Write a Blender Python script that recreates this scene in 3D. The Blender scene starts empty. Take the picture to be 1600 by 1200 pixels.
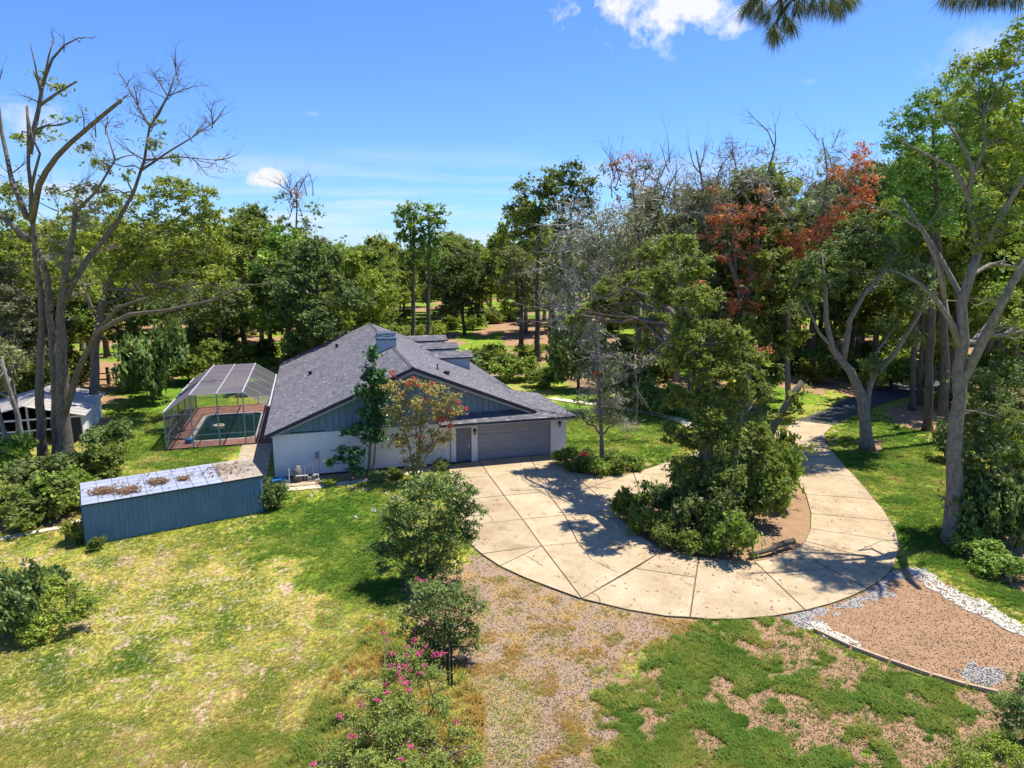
import bpy, math, random
import numpy as np
from mathutils import Vector
random.seed(7)
RNG = np.random.default_rng(11)
D2R = math.radians
scn = bpy.context.scene
COL = scn.collection

# ------------------------------------------------------------------ camera, sky, sun, exposure
CAM_H = 13.5
FPX = 1067.0
PITCH = math.atan(200 / FPX)
cam_data = bpy.data.cameras.new('camera')
cam_data.lens = 36 * FPX / 1600
cam_data.sensor_width = 36
cam_data.clip_end = 3000
cam = bpy.data.objects.new('camera', cam_data)
cam.location = (0, 0, CAM_H)
cam.rotation_euler = (math.pi / 2 - PITCH, 0, 0)
COL.objects.link(cam)
scn.camera = cam

SUN_DIR = Vector((.36, .19, 1)).normalized()
SUN_EL = math.asin(SUN_DIR.z)
SUN_AZ = math.atan2(SUN_DIR.x, SUN_DIR.y)
SKY_STRENGTH = .15
SUN_STRENGTH = 4.6
EXPOSURE = .80

w = bpy.data.worlds.new('World')
scn.world = w
w.use_nodes = True
wn, wl = w.node_tree.nodes, w.node_tree.links
wn.clear()


def N(nodes, t, **kw):
    n = nodes.new(t)
    for k, v in kw.items():
        setattr(n, k, v)
    return n


def math_node(nodes, links, op, a, b=None, c=None, clamp=False):
    n = nodes.new('ShaderNodeMath')
    n.operation = op
    n.use_clamp = clamp
    for i, x in enumerate((a, b, c)):
        if x is None:
            continue
        if isinstance(x, (int, float)):
            n.inputs[i].default_value = x
        else:
            links.new(x, n.inputs[i])
    return n.outputs[0]


def dir_of(px, py):
    a = (px - 800) / FPX
    b = -(py - 600) / FPX
    return Vector((a, math.cos(PITCH) + b * math.sin(PITCH), -math.sin(PITCH) + b * math.cos(PITCH)))


sky = N(wn, 'ShaderNodeTexSky', sky_type='NISHITA', sun_disc=False)
sky.sun_elevation = SUN_EL
sky.sun_rotation = SUN_AZ
sky.air_density = 1.0
sky.dust_density = .25
sky.ozone_density = 1.6
hs = N(wn, 'ShaderNodeHueSaturation')
hs.inputs['Saturation'].default_value = 1.0
hs.inputs['Value'].default_value = 1.0
skm = N(wn, 'ShaderNodeMix', data_type='RGBA', blend_type='MULTIPLY')
skm.inputs['Factor'].default_value = 1
skm.inputs['B'].default_value = (.315, .485, .80, 1)
wl.new(sky.outputs[0], skm.inputs['A'])
wl.new(skm.outputs['Result'], hs.inputs['Color'])
tc = N(wn, 'ShaderNodeTexCoord')
nz = N(wn, 'ShaderNodeTexNoise')
nz.inputs['Scale'].default_value = 22
nz.inputs['Detail'].default_value = 8
nz.inputs['Roughness'].default_value = .62
wl.new(tc.outputs['Generated'], nz.inputs['Vector'])
total = None
# small cumulus: centre pixel of the photograph, angular half sizes (radians), strength
CLOUDS = [(1040, 8, .115, .040, 2.6), (412, 278, .028, .013, 2.6), (30, 192, .05, .022, 1.4), (1545, 82, .06, .024, 1.0),
          (660, 262, .02, .006, .5), (490, 178, .014, .005, .6), (712, 300, .012, .006, .5), (10, 152, .02, .006, .4),
          (1265, 127, .014, .004, .4), (-300, 120, .08, .03, 2.0), (2100, 150, .09, .03, 2.0), (1200, -500, .16, .07, 2.2), (200, -420, .12, .05, 2.2)]
for (cx, cy, aw, ah, st) in CLOUDS:
    d = dir_of(cx, cy).normalized()
    t = Vector((d.y, -d.x, 0)).normalized()
    u_ = t.cross(d)
    out = []
    for vec, s in ((t, aw), (u_, ah)):
        dp = N(wn, 'ShaderNodeVectorMath', operation='DOT_PRODUCT')
        wl.new(tc.outputs['Generated'], dp.inputs[0])
        dp.inputs[1].default_value = tuple(vec)
        q = math_node(wn, wl, 'DIVIDE', dp.outputs['Value'], s)
        out.append(math_node(wn, wl, 'MULTIPLY', q, q))
    r = math_node(wn, wl, 'SQRT', math_node(wn, wl, 'ADD', out[0], out[1]))
    n5 = math_node(wn, wl, 'MULTIPLY', math_node(wn, wl, 'SUBTRACT', nz.outputs[0], .5), 4.2)
    m = math_node(wn, wl, 'ADD', math_node(wn, wl, 'SUBTRACT', 1.0, r), n5)
    dp = N(wn, 'ShaderNodeVectorMath', operation='DOT_PRODUCT')
    wl.new(tc.outputs['Generated'], dp.inputs[0])
    dp.inputs[1].default_value = tuple(d)
    front = math_node(wn, wl, 'GREATER_THAN', dp.outputs['Value'], .5)
    m = math_node(wn, wl, 'MULTIPLY', m, st * .55, clamp=True)
    fall = math_node(wn, wl, 'MULTIPLY', math_node(wn, wl, 'SUBTRACT', 1.9, r), 1.0, clamp=True)
    m = math_node(wn, wl, 'MULTIPLY', m, math_node(wn, wl, 'MULTIPLY', fall, front))
    m = math_node(wn, wl, 'MULTIPLY', m, min(1.0, .35 + st * .3))
    total = m if total is None else math_node(wn, wl, 'MAXIMUM', total, m)
# thin streaks of high cloud low over the horizon, all the way round
sp = N(wn, 'ShaderNodeSeparateXYZ')
wl.new(tc.outputs['Generated'], sp.inputs[0])
mp = N(wn, 'ShaderNodeMapping')
mp.inputs['Scale'].default_value = (1.6, 1.6, 17)
mp.inputs['Rotation'].default_value = (.05, .04, 0)
wl.new(tc.outputs['Generated'], mp.inputs[0])
nz2 = N(wn, 'ShaderNodeTexNoise')
nz2.inputs['Scale'].default_value = 2.4
nz2.inputs['Detail'].default_value = 6
wl.new(mp.outputs[0], nz2.inputs['Vector'])
st = math_node(wn, wl, 'MULTIPLY', math_node(wn, wl, 'SUBTRACT', nz2.outputs[0], .43), 3.6, clamp=True)
band = math_node(wn, wl, 'SUBTRACT', 1.0, math_node(wn, wl, 'MULTIPLY', math_node(wn, wl, 'ABSOLUTE', math_node(wn, wl, 'SUBTRACT', sp.outputs[2], .07)), 12.0), clamp=True)
st = math_node(wn, wl, 'MULTIPLY', math_node(wn, wl, 'MULTIPLY', st, band), .75)
total = math_node(wn, wl, 'MAXIMUM', total, st)
mixc = N(wn, 'ShaderNodeMix', data_type='RGBA')
wl.new(total, mixc.inputs['Factor'])
wl.new(hs.outputs[0], mixc.inputs['A'])
mixc.inputs['B'].default_value = (3.6, 3.7, 3.85, 1)
bg = N(wn, 'ShaderNodeBackground')
bg.inputs['Strength'].default_value = SKY_STRENGTH
wl.new(mixc.outputs['Result'], bg.inputs['Color'])
wo = N(wn, 'ShaderNodeOutputWorld')
wl.new(bg.outputs[0], wo.inputs[0])

sd = bpy.data.lights.new('sun', 'SUN')
sd.energy = SUN_STRENGTH
sd.angle = D2R(.53)
sd.color = (1, .94, .82)
sun = bpy.data.objects.new('sun', sd)
sun.rotation_euler = SUN_DIR.to_track_quat('Z', 'Y').to_euler()
sun.location = (40, 30, 90)
COL.objects.link(sun)

vs = scn.view_settings
vs.view_transform = 'Standard'
vs.look = 'None'
vs.exposure = EXPOSURE
vs.gamma = 1
vs.use_curve_mapping = False
scn.render.film_transparent = False
scn.cycles.max_bounces = 6
scn.cycles.transparent_max_bounces = 12

# ------------------------------------------------------------------ helpers


def G(px, py, z=0.0):
    """the point of the plane at height z that the photograph shows at px, py"""
    d = dir_of(px, py)
    t = (z - CAM_H) / d.z
    return Vector((d.x * t, d.y * t, z))


def P(px, py, D):
    d = dir_of(px, py)
    t = D / d.y
    return Vector((d.x * t, D, CAM_H + d.z * t))


def to_px(X, Y, Z=0.0):
    z = Z - CAM_H
    fw = Y * math.cos(PITCH) - z * math.sin(PITCH)
    up = Y * math.sin(PITCH) + z * math.cos(PITCH)
    return 800 + FPX * X / fw, 600 - FPX * up / fw


def tag(o, label=None, cat=None, group=None, kind=None):
    if label:
        o['label'] = label
    if cat:
        o['category'] = cat
    if group:
        o['group'] = group
    if kind:
        o['kind'] = kind
    return o


def empty(name, loc=(0, 0, 0), rz=0, parent=None):
    o = bpy.data.objects.new(name, None)
    o.location = loc
    o.rotation_euler = (0, 0, rz)
    o.empty_display_size = .3
    COL.objects.link(o)
    o.parent = parent
    return o


def copy_tree(o, parent=None):
    c = o.copy()
    COL.objects.link(c)
    if parent:
        c.parent = parent
        c.matrix_parent_inverse = o.matrix_parent_inverse
    for ch in o.children:
        copy_tree(ch, c)
    return c


class MB:
    def __init__(s):
        s.v = []
        s.f = []
        s.t = []

    def add(s, vs_, fs, tint=.5):
        k = len(s.v)
        s.v += [tuple(x) for x in vs_]
        s.f += [tuple(i + k for i in f) for f in fs]
        s.t += [tint] * len(fs)
        return s

    def box(s, x0, x1, y0, y1, z0, z1, tint=.5):
        return s.add([(x0, y0, z0), (x1, y0, z0), (x1, y1, z0), (x0, y1, z0), (x0, y0, z1), (x1, y0, z1), (x1, y1, z1), (x0, y1, z1)],
                     [(0, 3, 2, 1), (4, 5, 6, 7), (0, 1, 5, 4), (1, 2, 6, 5), (2, 3, 7, 6), (3, 0, 4, 7)], tint)

    def prism(s, pts, dv, tint=.5):
        """polygon pts (3-D) extruded along dv"""
        n = len(pts)
        a = [Vector(p) for p in pts]
        dv = Vector(dv)
        return s.add(a + [p + dv for p in a], [tuple(range(n))[::-1], tuple(range(n, 2 * n))] + [(i, (i + 1) % n, n + (i + 1) % n, n + i) for i in range(n)], tint)

    def bar(s, a, b, wd, hg=None, up=(0, 0, 1), tint=.5):
        a, b = Vector(a), Vector(b)
        hg = hg or wd
        d = (b - a).normalized()
        u_ = Vector(up)
        if abs(d.dot(u_)) > .95:
            u_ = Vector((0, 1, 0))
        x = d.cross(u_).normalized() * wd / 2
        y = x.cross(d).normalized() * hg / 2
        return s.add([a - x - y, a + x - y, a + x + y, a - x + y, b - x - y, b + x - y, b + x + y, b - x + y],
                     [(0, 3, 2, 1), (4, 5, 6, 7), (0, 1, 5, 4), (1, 2, 6, 5), (2, 3, 7, 6), (3, 0, 4, 7)], tint)

    def tube(s, pts, rad, sides=6, tint=.5, cap=True):
        pts = [Vector(p) for p in pts]
        k = len(s.v)
        prev = None
        for i, p in enumerate(pts):
            d = (pts[min(i + 1, len(pts) - 1)] - pts[max(i - 1, 0)]).normalized()
            if prev is None:
                ref = Vector((1, 0, 0)) if abs(d.x) < .8 else Vector((0, 1, 0))
                x = (ref - d * ref.dot(d)).normalized()
            else:
                x = (prev - d * prev.dot(d)).normalized()
            prev = x
            y = d.cross(x)
            r = rad[i] if hasattr(rad, '__len__') else rad
            for j in range(sides):
                a = 2 * math.pi * j / sides
                s.v.append(tuple(p + x * (math.cos(a) * r) + y * (math.sin(a) * r)))
        for i in range(len(pts) - 1):
            for j in range(sides):
                a, b = k + i * sides + j, k + i * sides + (j + 1) % sides
                s.f.append((a, b, b + sides, a + sides))
                s.t.append(tint)
        if cap:
            s.f.append(tuple(k + j for j in range(sides))[::-1])
            e = k + (len(pts) - 1) * sides
            s.f.append(tuple(e + j for j in range(sides)))
            s.t += [tint, tint]
        return s

    def lathe(s, c, prof, sides=12, tint=.5):
        """prof: (radius, z) about a vertical axis through c"""
        k = len(s.v)
        for r, z in prof:
            for j in range(sides):
                a = 2 * math.pi * j / sides
                s.v.append((c[0] + r * math.cos(a), c[1] + r * math.sin(a), c[2] + z))
        for i in range(len(prof) - 1):
            for j in range(sides):
                a, b = k + i * sides + j, k + i * sides + (j + 1) % sides
                s.f.append((a, b, b + sides, a + sides))
                s.t.append(tint)
        e = k + (len(prof) - 1) * sides
        s.f += [tuple(k + j for j in range(sides))[::-1], tuple(e + j for j in range(sides))]
        s.t += [tint, tint]
        return s

    def mesh(s, name, mat, smooth=False, bevel=0):
        me = bpy.data.meshes.new(name)
        me.from_pydata(s.v, [], s.f)
        a = me.attributes.new('tint', 'FLOAT', 'FACE')
        a.data.foreach_set('value', np.array(s.t, np.float32))
        if smooth:
            me.polygons.foreach_set('use_smooth', [True] * len(me.polygons))
        me.materials.append(mat)
        me.update()
        return me

    def build(s, name, mat, parent=None, smooth=False):
        o = bpy.data.objects.new(name, s.mesh(name, mat, smooth))
        COL.objects.link(o)
        o.parent = parent
        return o


def quads_mesh(name, V, T, mat):
    """V: (n,4,3) array of quads, T: (n,) tint"""
    n = len(V)
    me = bpy.data.meshes.new(name)
    me.vertices.add(4 * n)
    me.vertices.foreach_set('co', V.reshape(-1).astype(np.float32))
    me.loops.add(4 * n)
    me.loops.foreach_set('vertex_index', np.arange(4 * n, dtype=np.int32))
    me.polygons.add(n)
    me.polygons.foreach_set('loop_start', np.arange(0, 4 * n, 4, dtype=np.int32))
    a = me.attributes.new('tint', 'FLOAT', 'FACE')
    a.data.foreach_set('value', T.astype(np.float32))
    me.materials.append(mat)
    me.update(calc_edges=True)
    return me


def obj(name, me, parent=None):
    o = bpy.data.objects.new(name, me)
    COL.objects.link(o)
    o.parent = parent
    return o

# ------------------------------------------------------------------ materials


def new_mat(name):
    m = bpy.data.materials.new(name)
    m.use_nodes = True
    n, l = m.node_tree.nodes, m.node_tree.links
    return m, n, l, n['Principled BSDF']


def set_spec(b, v):
    b.inputs['Specular IOR Level'].default_value = v


def noise(n, l, scale, detail=4, rough=.55, vec=None, dist=0):
    t = n.new('ShaderNodeTexNoise')
    t.inputs['Scale'].default_value = scale
    t.inputs['Detail'].default_value = detail
    t.inputs['Roughness'].default_value = rough
    t.inputs['Distortion'].default_value = dist
    if vec is not None:
        l.new(vec, t.inputs['Vector'])
    return t.outputs[0]


def ramp(n, l, fac, stops, interp='LINEAR'):
    r = n.new('ShaderNodeValToRGB')
    r.color_ramp.interpolation = interp
    e = r.color_ramp.elements
    while len(e) < len(stops):
        e.new(.5)
    for i, (p, c) in enumerate(stops):
        e[i].position = p
        e[i].color = tuple(c) + (1,) if len(c) == 3 else c
    l.new(fac, r.inputs[0])
    return r.outputs[0]


def mixrgb(n, l, fac, a, b, mode='MIX'):
    m = n.new('ShaderNodeMix')
    m.data_type = 'RGBA'
    m.blend_type = mode
    if isinstance(fac, (int, float)):
        m.inputs['Factor'].default_value = fac
    else:
        l.new(fac, m.inputs['Factor'])
    for k, x in (('A', a), ('B', b)):
        if isinstance(x, (tuple, list)):
            m.inputs[k].default_value = tuple(x) + (1,) if len(x) == 3 else x
        else:
            l.new(x, m.inputs[k])
    return m.outputs['Result']


def bump(n, l, bsdf, h, strength=.3, dist=.02):
    b = n.new('ShaderNodeBump')
    b.inputs['Strength'].default_value = strength
    b.inputs['Distance'].default_value = dist
    l.new(h, b.inputs['Height'])
    l.new(b.outputs[0], bsdf.inputs['Normal'])


def objcoord(n):
    return n.new('ShaderNodeTexCoord').outputs['Object']


def attr(n, name, kind='GEOMETRY'):
    a = n.new('ShaderNodeAttribute')
    a.attribute_name = name
    a.attribute_type = kind
    return a


def plain(name, col, rough=.7, var=.12, scale=3, spec=.3, tintvar=0, bmp=0, bscale=60, metal=0, col2=None):
    """a painted / mineral surface: base colour with worn blotches and, when asked, a per-piece tint"""
    m, n, l, b = new_mat(name)
    oc = objcoord(n)
    f = noise(n, l, scale, 6, .6, oc)
    lo = tuple(c * (1 - var) for c in col)
    hi = tuple(min(1, c * (1 + var)) for c in (col2 or col))
    c = ramp(n, l, f, [(.3, lo), (.7, hi)])
    if tintvar:
        a = attr(n, 'tint')
        g = ramp(n, l, a.outputs['Fac'], [(0, (1 - tintvar,) * 3), (1, (1 + tintvar,) * 3)])
        c = mixrgb(n, l, 1.0, c, g, 'MULTIPLY')
    l.new(c, b.inputs['Base Color'])
    b.inputs['Roughness'].default_value = rough
    b.inputs['Metallic'].default_value = metal
    set_spec(b, spec)
    if bmp:
        bump(n, l, b, noise(n, l, bscale, 5, .6, oc), bmp, .01)
    return m


def leaf_mat(name, cols, trans=.44, rough=.6, rand=.2, gain=2.15):
    """cols: three greens from shaded to sunlit tone, the light painted into the colour, picked per leaf by its tint"""
    m, n, l, b = new_mat(name)
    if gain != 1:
        cols = [tuple(c_ * gain * g_ for c_ in q_) for q_, g_ in zip(cols, (.85, 1.0, 1.15))]  # wider spread paints shaded leaves darker and lit tips lighter
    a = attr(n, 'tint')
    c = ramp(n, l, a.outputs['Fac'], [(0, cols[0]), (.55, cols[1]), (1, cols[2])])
    oi = n.new('ShaderNodeObjectInfo')
    hv = n.new('ShaderNodeHueSaturation')
    h = math_node(n, l, 'ADD', math_node(n, l, 'MULTIPLY', oi.outputs['Random'], .035), .4825)
    v = math_node(n, l, 'ADD', math_node(n, l, 'MULTIPLY', oi.outputs['Random'], rand * 2), 1 - rand)
    l.new(h, hv.inputs['Hue'])
    l.new(v, hv.inputs['Value'])
    l.new(c, hv.inputs['Color'])
    c = hv.outputs[0]
    l.new(c, b.inputs['Base Color'])
    b.inputs['Roughness'].default_value = rough
    set_spec(b, .35)
    t = n.new('ShaderNodeBsdfTranslucent')
    tcx = mixrgb(n, l, .5, c, (.30, .36, .02), 'MIX')
    l.new(tcx, t.inputs['Color'])
    mx = n.new('ShaderNodeMixShader')
    mx.inputs[0].default_value = trans
    l.new(b.outputs[0], mx.inputs[1])
    l.new(t.outputs[0], mx.inputs[2])
    l.new(mx.outputs[0], n['Material Output'].inputs[0])
    return m


def bark_mat(name, c0, c1, scale=7.5):
    m, n, l, b = new_mat(name)
    oc = objcoord(n)
    mp_ = n.new('ShaderNodeMapping')
    mp_.inputs['Scale'].default_value = (1, 1, .38)
    l.new(oc, mp_.inputs[0])
    f = noise(n, l, scale, 8, .68, mp_.outputs[0])
    g = noise(n, l, .8, 3, .6, oc)
    c = ramp(n, l, f, [(.32, c0), (.62, c1)])
    c = mixrgb(n, l, math_node(n, l, 'MULTIPLY', g, .5), c, (.17, .165, .135))
    l.new(c, b.inputs['Base Color'])
    b.inputs['Roughness'].default_value = .9
    set_spec(b, .15)
    bump(n, l, b, f, .9, .06)
    return m


M = {}
M['bark_grey'] = bark_mat('bark_grey', (.035, .026, .02), (.215, .165, .125))
M['bark_pale'] = bark_mat('bark_pale', (.08, .066, .056), (.30, .26, .225))
M['bark_dark'] = bark_mat('bark_dark', (.022, .018, .014), (.10, .08, .062))
M['bark_pine'] = bark_mat('bark_pine', (.04, .028, .024), (.15, .105, .085), 3.5)
M['twig_grey'] = plain('twig_grey', (.36, .33, .30), .9, .25, 2)
M['oak'] = leaf_mat('oak', [(.030, .044, .012), (.072, .100, .020), (.155, .175, .035)])
M['oak_dark'] = leaf_mat('oak_dark', [(.020, .034, .012), (.050, .076, .020), (.105, .135, .034)], .25)
M['oak_yellow'] = leaf_mat('oak_yellow', [(.05, .075, .014), (.12, .16, .02), (.24, .25, .035)], .38)
M['bright'] = leaf_mat('bright', [(.040, .066, .012), (.100, .150, .022), (.20, .25, .04)], .36)
M['olive'] = leaf_mat('olive', [(.05, .058, .026), (.11, .115, .045), (.19, .185, .08)], .3)
M['pine'] = leaf_mat('pine', [(.03, .065, .014), (.07, .13, .022), (.14, .2, .035)], .3)
M['grey_leaf'] = leaf_mat('grey_leaf', [(.10, .105, .05), (.19, .19, .095), (.30, .29, .16)], .25, gain=1.0)
M['moss'] = leaf_mat('moss', [(.12, .115, .075), (.20, .19, .135), (.28, .265, .20)], .3, gain=1.0)
M['rust'] = leaf_mat('rust', [(.40, .085, .05), (.72, .19, .115), (.85, .34, .22)], .35, rand=.05, gain=1.0)
M['moss_oak'] = leaf_mat('moss_oak', [(.05, .052, .03), (.105, .105, .062), (.17, .165, .10)], .3)
M['vine'] = leaf_mat('vine', [(.034, .050, .014), (.090, .118, .024), (.18, .20, .045)], .42)
M['crape'] = leaf_mat('crape', [(.03, .045, .014), (.075, .105, .028), (.16, .18, .045)], .3)
M['crape_light'] = leaf_mat('crape_light', [(.045, .055, .014), (.11, .125, .026), (.22, .215, .05)], .36)
M['crape_gold'] = leaf_mat('crape_gold', [(.07, .08, .03), (.20, .18, .055), (.40, .27, .08)], .3)
M['magnolia'] = leaf_mat('magnolia', [(.012, .035, .012), (.03, .075, .022), (.075, .13, .04)], .15, .35)
M['red_petal'] = leaf_mat('red_petal', [(.45, .02, .03), (.65, .04, .05), (.75, .12, .10)], .3, rand=.05, gain=1.0)
M['pink_petal'] = leaf_mat('pink_petal', [(.55, .03, .14), (.75, .08, .24), (.85, .25, .38)], .35, rand=.05, gain=1.0)
M['pale_petal'] = leaf_mat('pale_petal', [(.6, .4, .5), (.75, .6, .68), (.85, .75, .8)], .35, rand=.05, gain=1.0)
M['fine_twig'] = leaf_mat('fine_twig', [(.20, .18, .15), (.36, .33, .28), (.52, .48, .42)], .05, .9, gain=1.0)
M['twig_dark'] = leaf_mat('twig_dark', [(.06, .045, .035), (.13, .10, .08), (.24, .20, .17)], .05, .9, gain=1.0)
M['needle'] = leaf_mat('needle', [(.02, .04, .012), (.07, .095, .02), (.22, .17, .035)], .3, gain=1.0)
M['white_wall'] = plain('white_wall', (.70, .69, .67), .75, .05, 1.2, bmp=.15, bscale=90)
M['blue_siding'] = plain('blue_siding', (.14, .215, .27), .6, .07, 1.5, tintvar=.06)
M['blue_trim'] = plain('blue_trim', (.33, .40, .46), .6, .06, 1.5)
M['chimney_paint'] = plain('chimney_paint', (.34, .40, .47), .55, .06, 1.5)
M['cap_metal'] = plain('cap_metal', (.55, .60, .64), .35, .08, 3, .5)
M['cap_dark'] = plain('cap_dark', (.07, .085, .10), .5, .1, 3)
M['door_grey'] = plain('door_grey', (.155, .165, .20), .5, .05, 2)
M['garage_grey'] = plain('garage_grey', (.27, .275, .295), .5, .05, 2, tintvar=.05)
M['fascia'] = plain('fascia', (.035, .04, .05), .6, .1, 3)
M['fascia_light'] = plain('fascia_light', (.30, .32, .34), .6, .06, 3)
M['black'] = plain('black', (.012, .012, .014), .45, .1, 6)
M['lamp_glass'] = plain('lamp_glass', (.35, .32, .25), .2, .1, 6)
M['white_metal'] = plain('white_metal', (.46, .46, .48), .4, .04, 3, .5)
M['grey_metal'] = plain('grey_metal', (.27, .29, .30), .45, .06, 3, .5)
M['pvc'] = plain('pvc', (.62, .61, .58), .5, .1, 8)
M['pump'] = plain('pump', (.16, .145, .13), .55, .2, 8)
M['blue_plastic'] = plain('blue_plastic', (.03, .16, .36), .5, .15, 6)
M['weathered_wood'] = plain('weathered_wood', (.30, .25, .20), .9, .25, 2.5, tintvar=.2, bmp=.4)
M['deck_tile'] = plain('deck_tile', (.31, .155, .12), .8, .14, 1.2, tintvar=.13, bmp=.2)
M['coping'] = plain('coping', (.46, .40, .36), .8, .1, 3, tintvar=.1)
M['paver'] = plain('paver', (.44, .36, .245), .9, .16, 1.8, tintvar=.22, bmp=.3)
M['path_concrete'] = plain('path_concrete', (.60, .52, .38), .9, .1, 1.5, bmp=.3)
M['timber'] = plain('timber', (.42, .30, .21), .9, .2, 4, bmp=.4)
M['limestone'] = plain('limestone', (.80, .77, .66), .9, .12, 5, tintvar=.12)
M['grey_stone'] = plain('grey_stone', (.36, .35, .37), .85, .15, 5, tintvar=.35)
M['pink_stone'] = plain('pink_stone', (.37, .285, .235), .9, .15, 5, tintvar=.4)
M['chip'] = plain('chip', (.27, .145, .085), .9, .2, 5, tintvar=.45)
M['post_dark'] = plain('post_dark', (.07, .04, .03), .9, .2, 4)
M['fence_pale'] = plain('fence_pale', (.50, .46, .42), .8, .12, 3)
M['fence_brown'] = plain('fence_brown', (.12, .09, .07), .9, .2, 3)


def shingle_material():
    m, n, l, b = new_mat('shingle')
    a = attr(n, 'tint')
    oc = objcoord(n)
    c = ramp(n, l, a.outputs['Fac'], [(0, (.085, .083, .094)), (.5, (.138, .134, .150)), (.85, (.178, .172, .190)), (1, (.26, .25, .27))])
    g = noise(n, l, 70, 3, .7, oc)
    c = mixrgb(n, l, .55, c, ramp(n, l, g, [(.3, (.5, .5, .5)), (.7, (1.5, 1.48, 1.5))]), 'MULTIPLY')
    g2 = noise(n, l, .35, 4, .6, oc)
    c = mixrgb(n, l, .6, c, ramp(n, l, g2, [(.3, (.82, .82, .84)), (.7, (1.15, 1.14, 1.15))]), 'MULTIPLY')
    l.new(c, b.inputs['Base Color'])
    b.inputs['Roughness'].default_value = .85
    set_spec(b, .25)
    bump(n, l, b, g, .5, .01)
    return m


M['shingle'] = shingle_material()


def screen_material(name, col, lo, hi):
    """woven insect screen: open mesh seen face on, nearly closed seen along it"""
    m, n, l, b = new_mat(name)
    b.inputs['Base Color'].default_value = col + (1,)
    b.inputs['Roughness'].default_value = .8
    set_spec(b, .2)
    lw = n.new('ShaderNodeLayerWeight')
    lw.inputs['Blend'].default_value = .5
    f = math_node(n, l, 'ADD', math_node(n, l, 'MULTIPLY', lw.outputs['Facing'], hi - lo), lo)
    tr = n.new('ShaderNodeBsdfTransparent')
    mx = n.new('ShaderNodeMixShader')
    l.new(f, mx.inputs[0])
    l.new(tr.outputs[0], mx.inputs[1])
    l.new(b.outputs[0], mx.inputs[2])
    l.new(mx.outputs[0], n['Material Output'].inputs[0])
    return m


M['screen_wall'] = screen_material('screen_wall', (.085, .085, .085), .22, .78)
M['screen_roof'] = screen_material('screen_roof', (.115, .10, .12), .35, 1.0)


def corrugated_material(name, col, streak, rough, metal=0):
    m, n, l, b = new_mat(name)
    oc = objcoord(n)
    mp_ = n.new('ShaderNodeMapping')
    mp_.inputs['Scale'].default_value = (3, 3, .5)
    l.new(oc, mp_.inputs[0])
    f = noise(n, l, 2.2, 8, .65, mp_.outputs[0])
    g = noise(n, l, .6, 3, .6, oc)
    c = ramp(n, l, f, [(.35, tuple(x * .85 for x in col)), (.6, col), (.80, streak)])
    c = mixrgb(n, l, .6, c, ramp(n, l, g, [(.3, (.8, .8, .8)), (.7, (1.2, 1.2, 1.2))]), 'MULTIPLY')
    l.new(c, b.inputs['Base Color'])
    b.inputs['Roughness'].default_value = rough
    b.inputs['Metallic'].default_value = metal
    set_spec(b, .4)
    return m


M['shed_blue'] = corrugated_material('shed_blue', (.105, .21, .30), (.17, .28, .37), .5)
M['shed_roof'] = corrugated_material('shed_roof', (.34, .37, .46), (.23, .215, .21), .5)
M['tin_roof'] = corrugated_material('tin_roof', (.40, .37, .34), (.24, .20, .17), .6)


def water_material():
    m, n, l, b = new_mat('water')
    b.inputs['Base Color'].default_value = (.008, .034, .034, 1)
    b.inputs['Roughness'].default_value = .06
    set_spec(b, .5)
    oc = objcoord(n)
    bump(n, l, b, noise(n, l, 3, 3, .5, oc), .12, .03)
    return m


M['water'] = water_material()
M['pool_plaster'] = plain('pool_plaster', (.10, .22, .22), .7, .1, 2)


def concrete_material():
    m, n, l, b = new_mat('concrete')
    a = attr(n, 'tint')
    oc = n.new('ShaderNodeNewGeometry').outputs['Position']
    f = noise(n, l, .55, 6, .62, oc)
    c = ramp(n, l, f, [(.3, (.355, .27, .17)), (.5, (.43, .34, .22)), (.72, (.50, .41, .28))])
    c = mixrgb(n, l, 1.0, c, ramp(n, l, a.outputs['Fac'], [(0, (.84, .82, .80)), (1, (1.12, 1.12, 1.12))]), 'MULTIPLY')
    g = noise(n, l, 26, 4, .75, oc)
    c = mixrgb(n, l, .8, c, ramp(n, l, g, [(.3, (.62, .60, .58)), (.5, (1, 1, 1)), (.72, (1.22, 1.22, 1.22))]), 'MULTIPLY')
    h = noise(n, l, 2.3, 8, .7, oc, .4)
    c = mixrgb(n, l, .7, c, ramp(n, l, h, [(.30, (.72, .66, .58)), (.45, (1, 1, 1))]), 'MULTIPLY')
    st_ = noise(n, l, .9, 9, .72, oc, 1.2)
    c = mixrgb(n, l, .75, c, ramp(n, l, st_, [(.34, (.60, .54, .47)), (.44, (.92, .90, .87)), (.6, (1, 1, 1)), (.75, (1.1, 1.1, 1.1))]), 'MULTIPLY')
    l.new(c, b.inputs['Base Color'])
    b.inputs['Roughness'].default_value = .92
    set_spec(b, .15)
    bump(n, l, b, g, .35, .01)
    return m


M['concrete'] = concrete_material()
M['joint'] = plain('joint', (.13, .095, .065), .95, .2, 4)
M['asphalt'] = plain('asphalt', (.085, .082, .09), .9, .15, 1.2, bmp=.4, bscale=60)
M['blade'] = None


def blade_material(name, cols):
    m, n, l, b = new_mat(name)
    a = attr(n, 'shade', 'INSTANCER')
    c = ramp(n, l, a.outputs['Fac'], cols)
    l.new(c, b.inputs['Base Color'])
    b.inputs['Roughness'].default_value = .7
    set_spec(b, .2)
    t = n.new('ShaderNodeBsdfTranslucent')
    l.new(c, t.inputs['Color'])
    mx = n.new('ShaderNodeMixShader')
    mx.inputs[0].default_value = .35
    l.new(b.outputs[0], mx.inputs[1])
    l.new(t.outputs[0], mx.inputs[2])
    l.new(mx.outputs[0], n['Material Output'].inputs[0])
    return m


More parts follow.
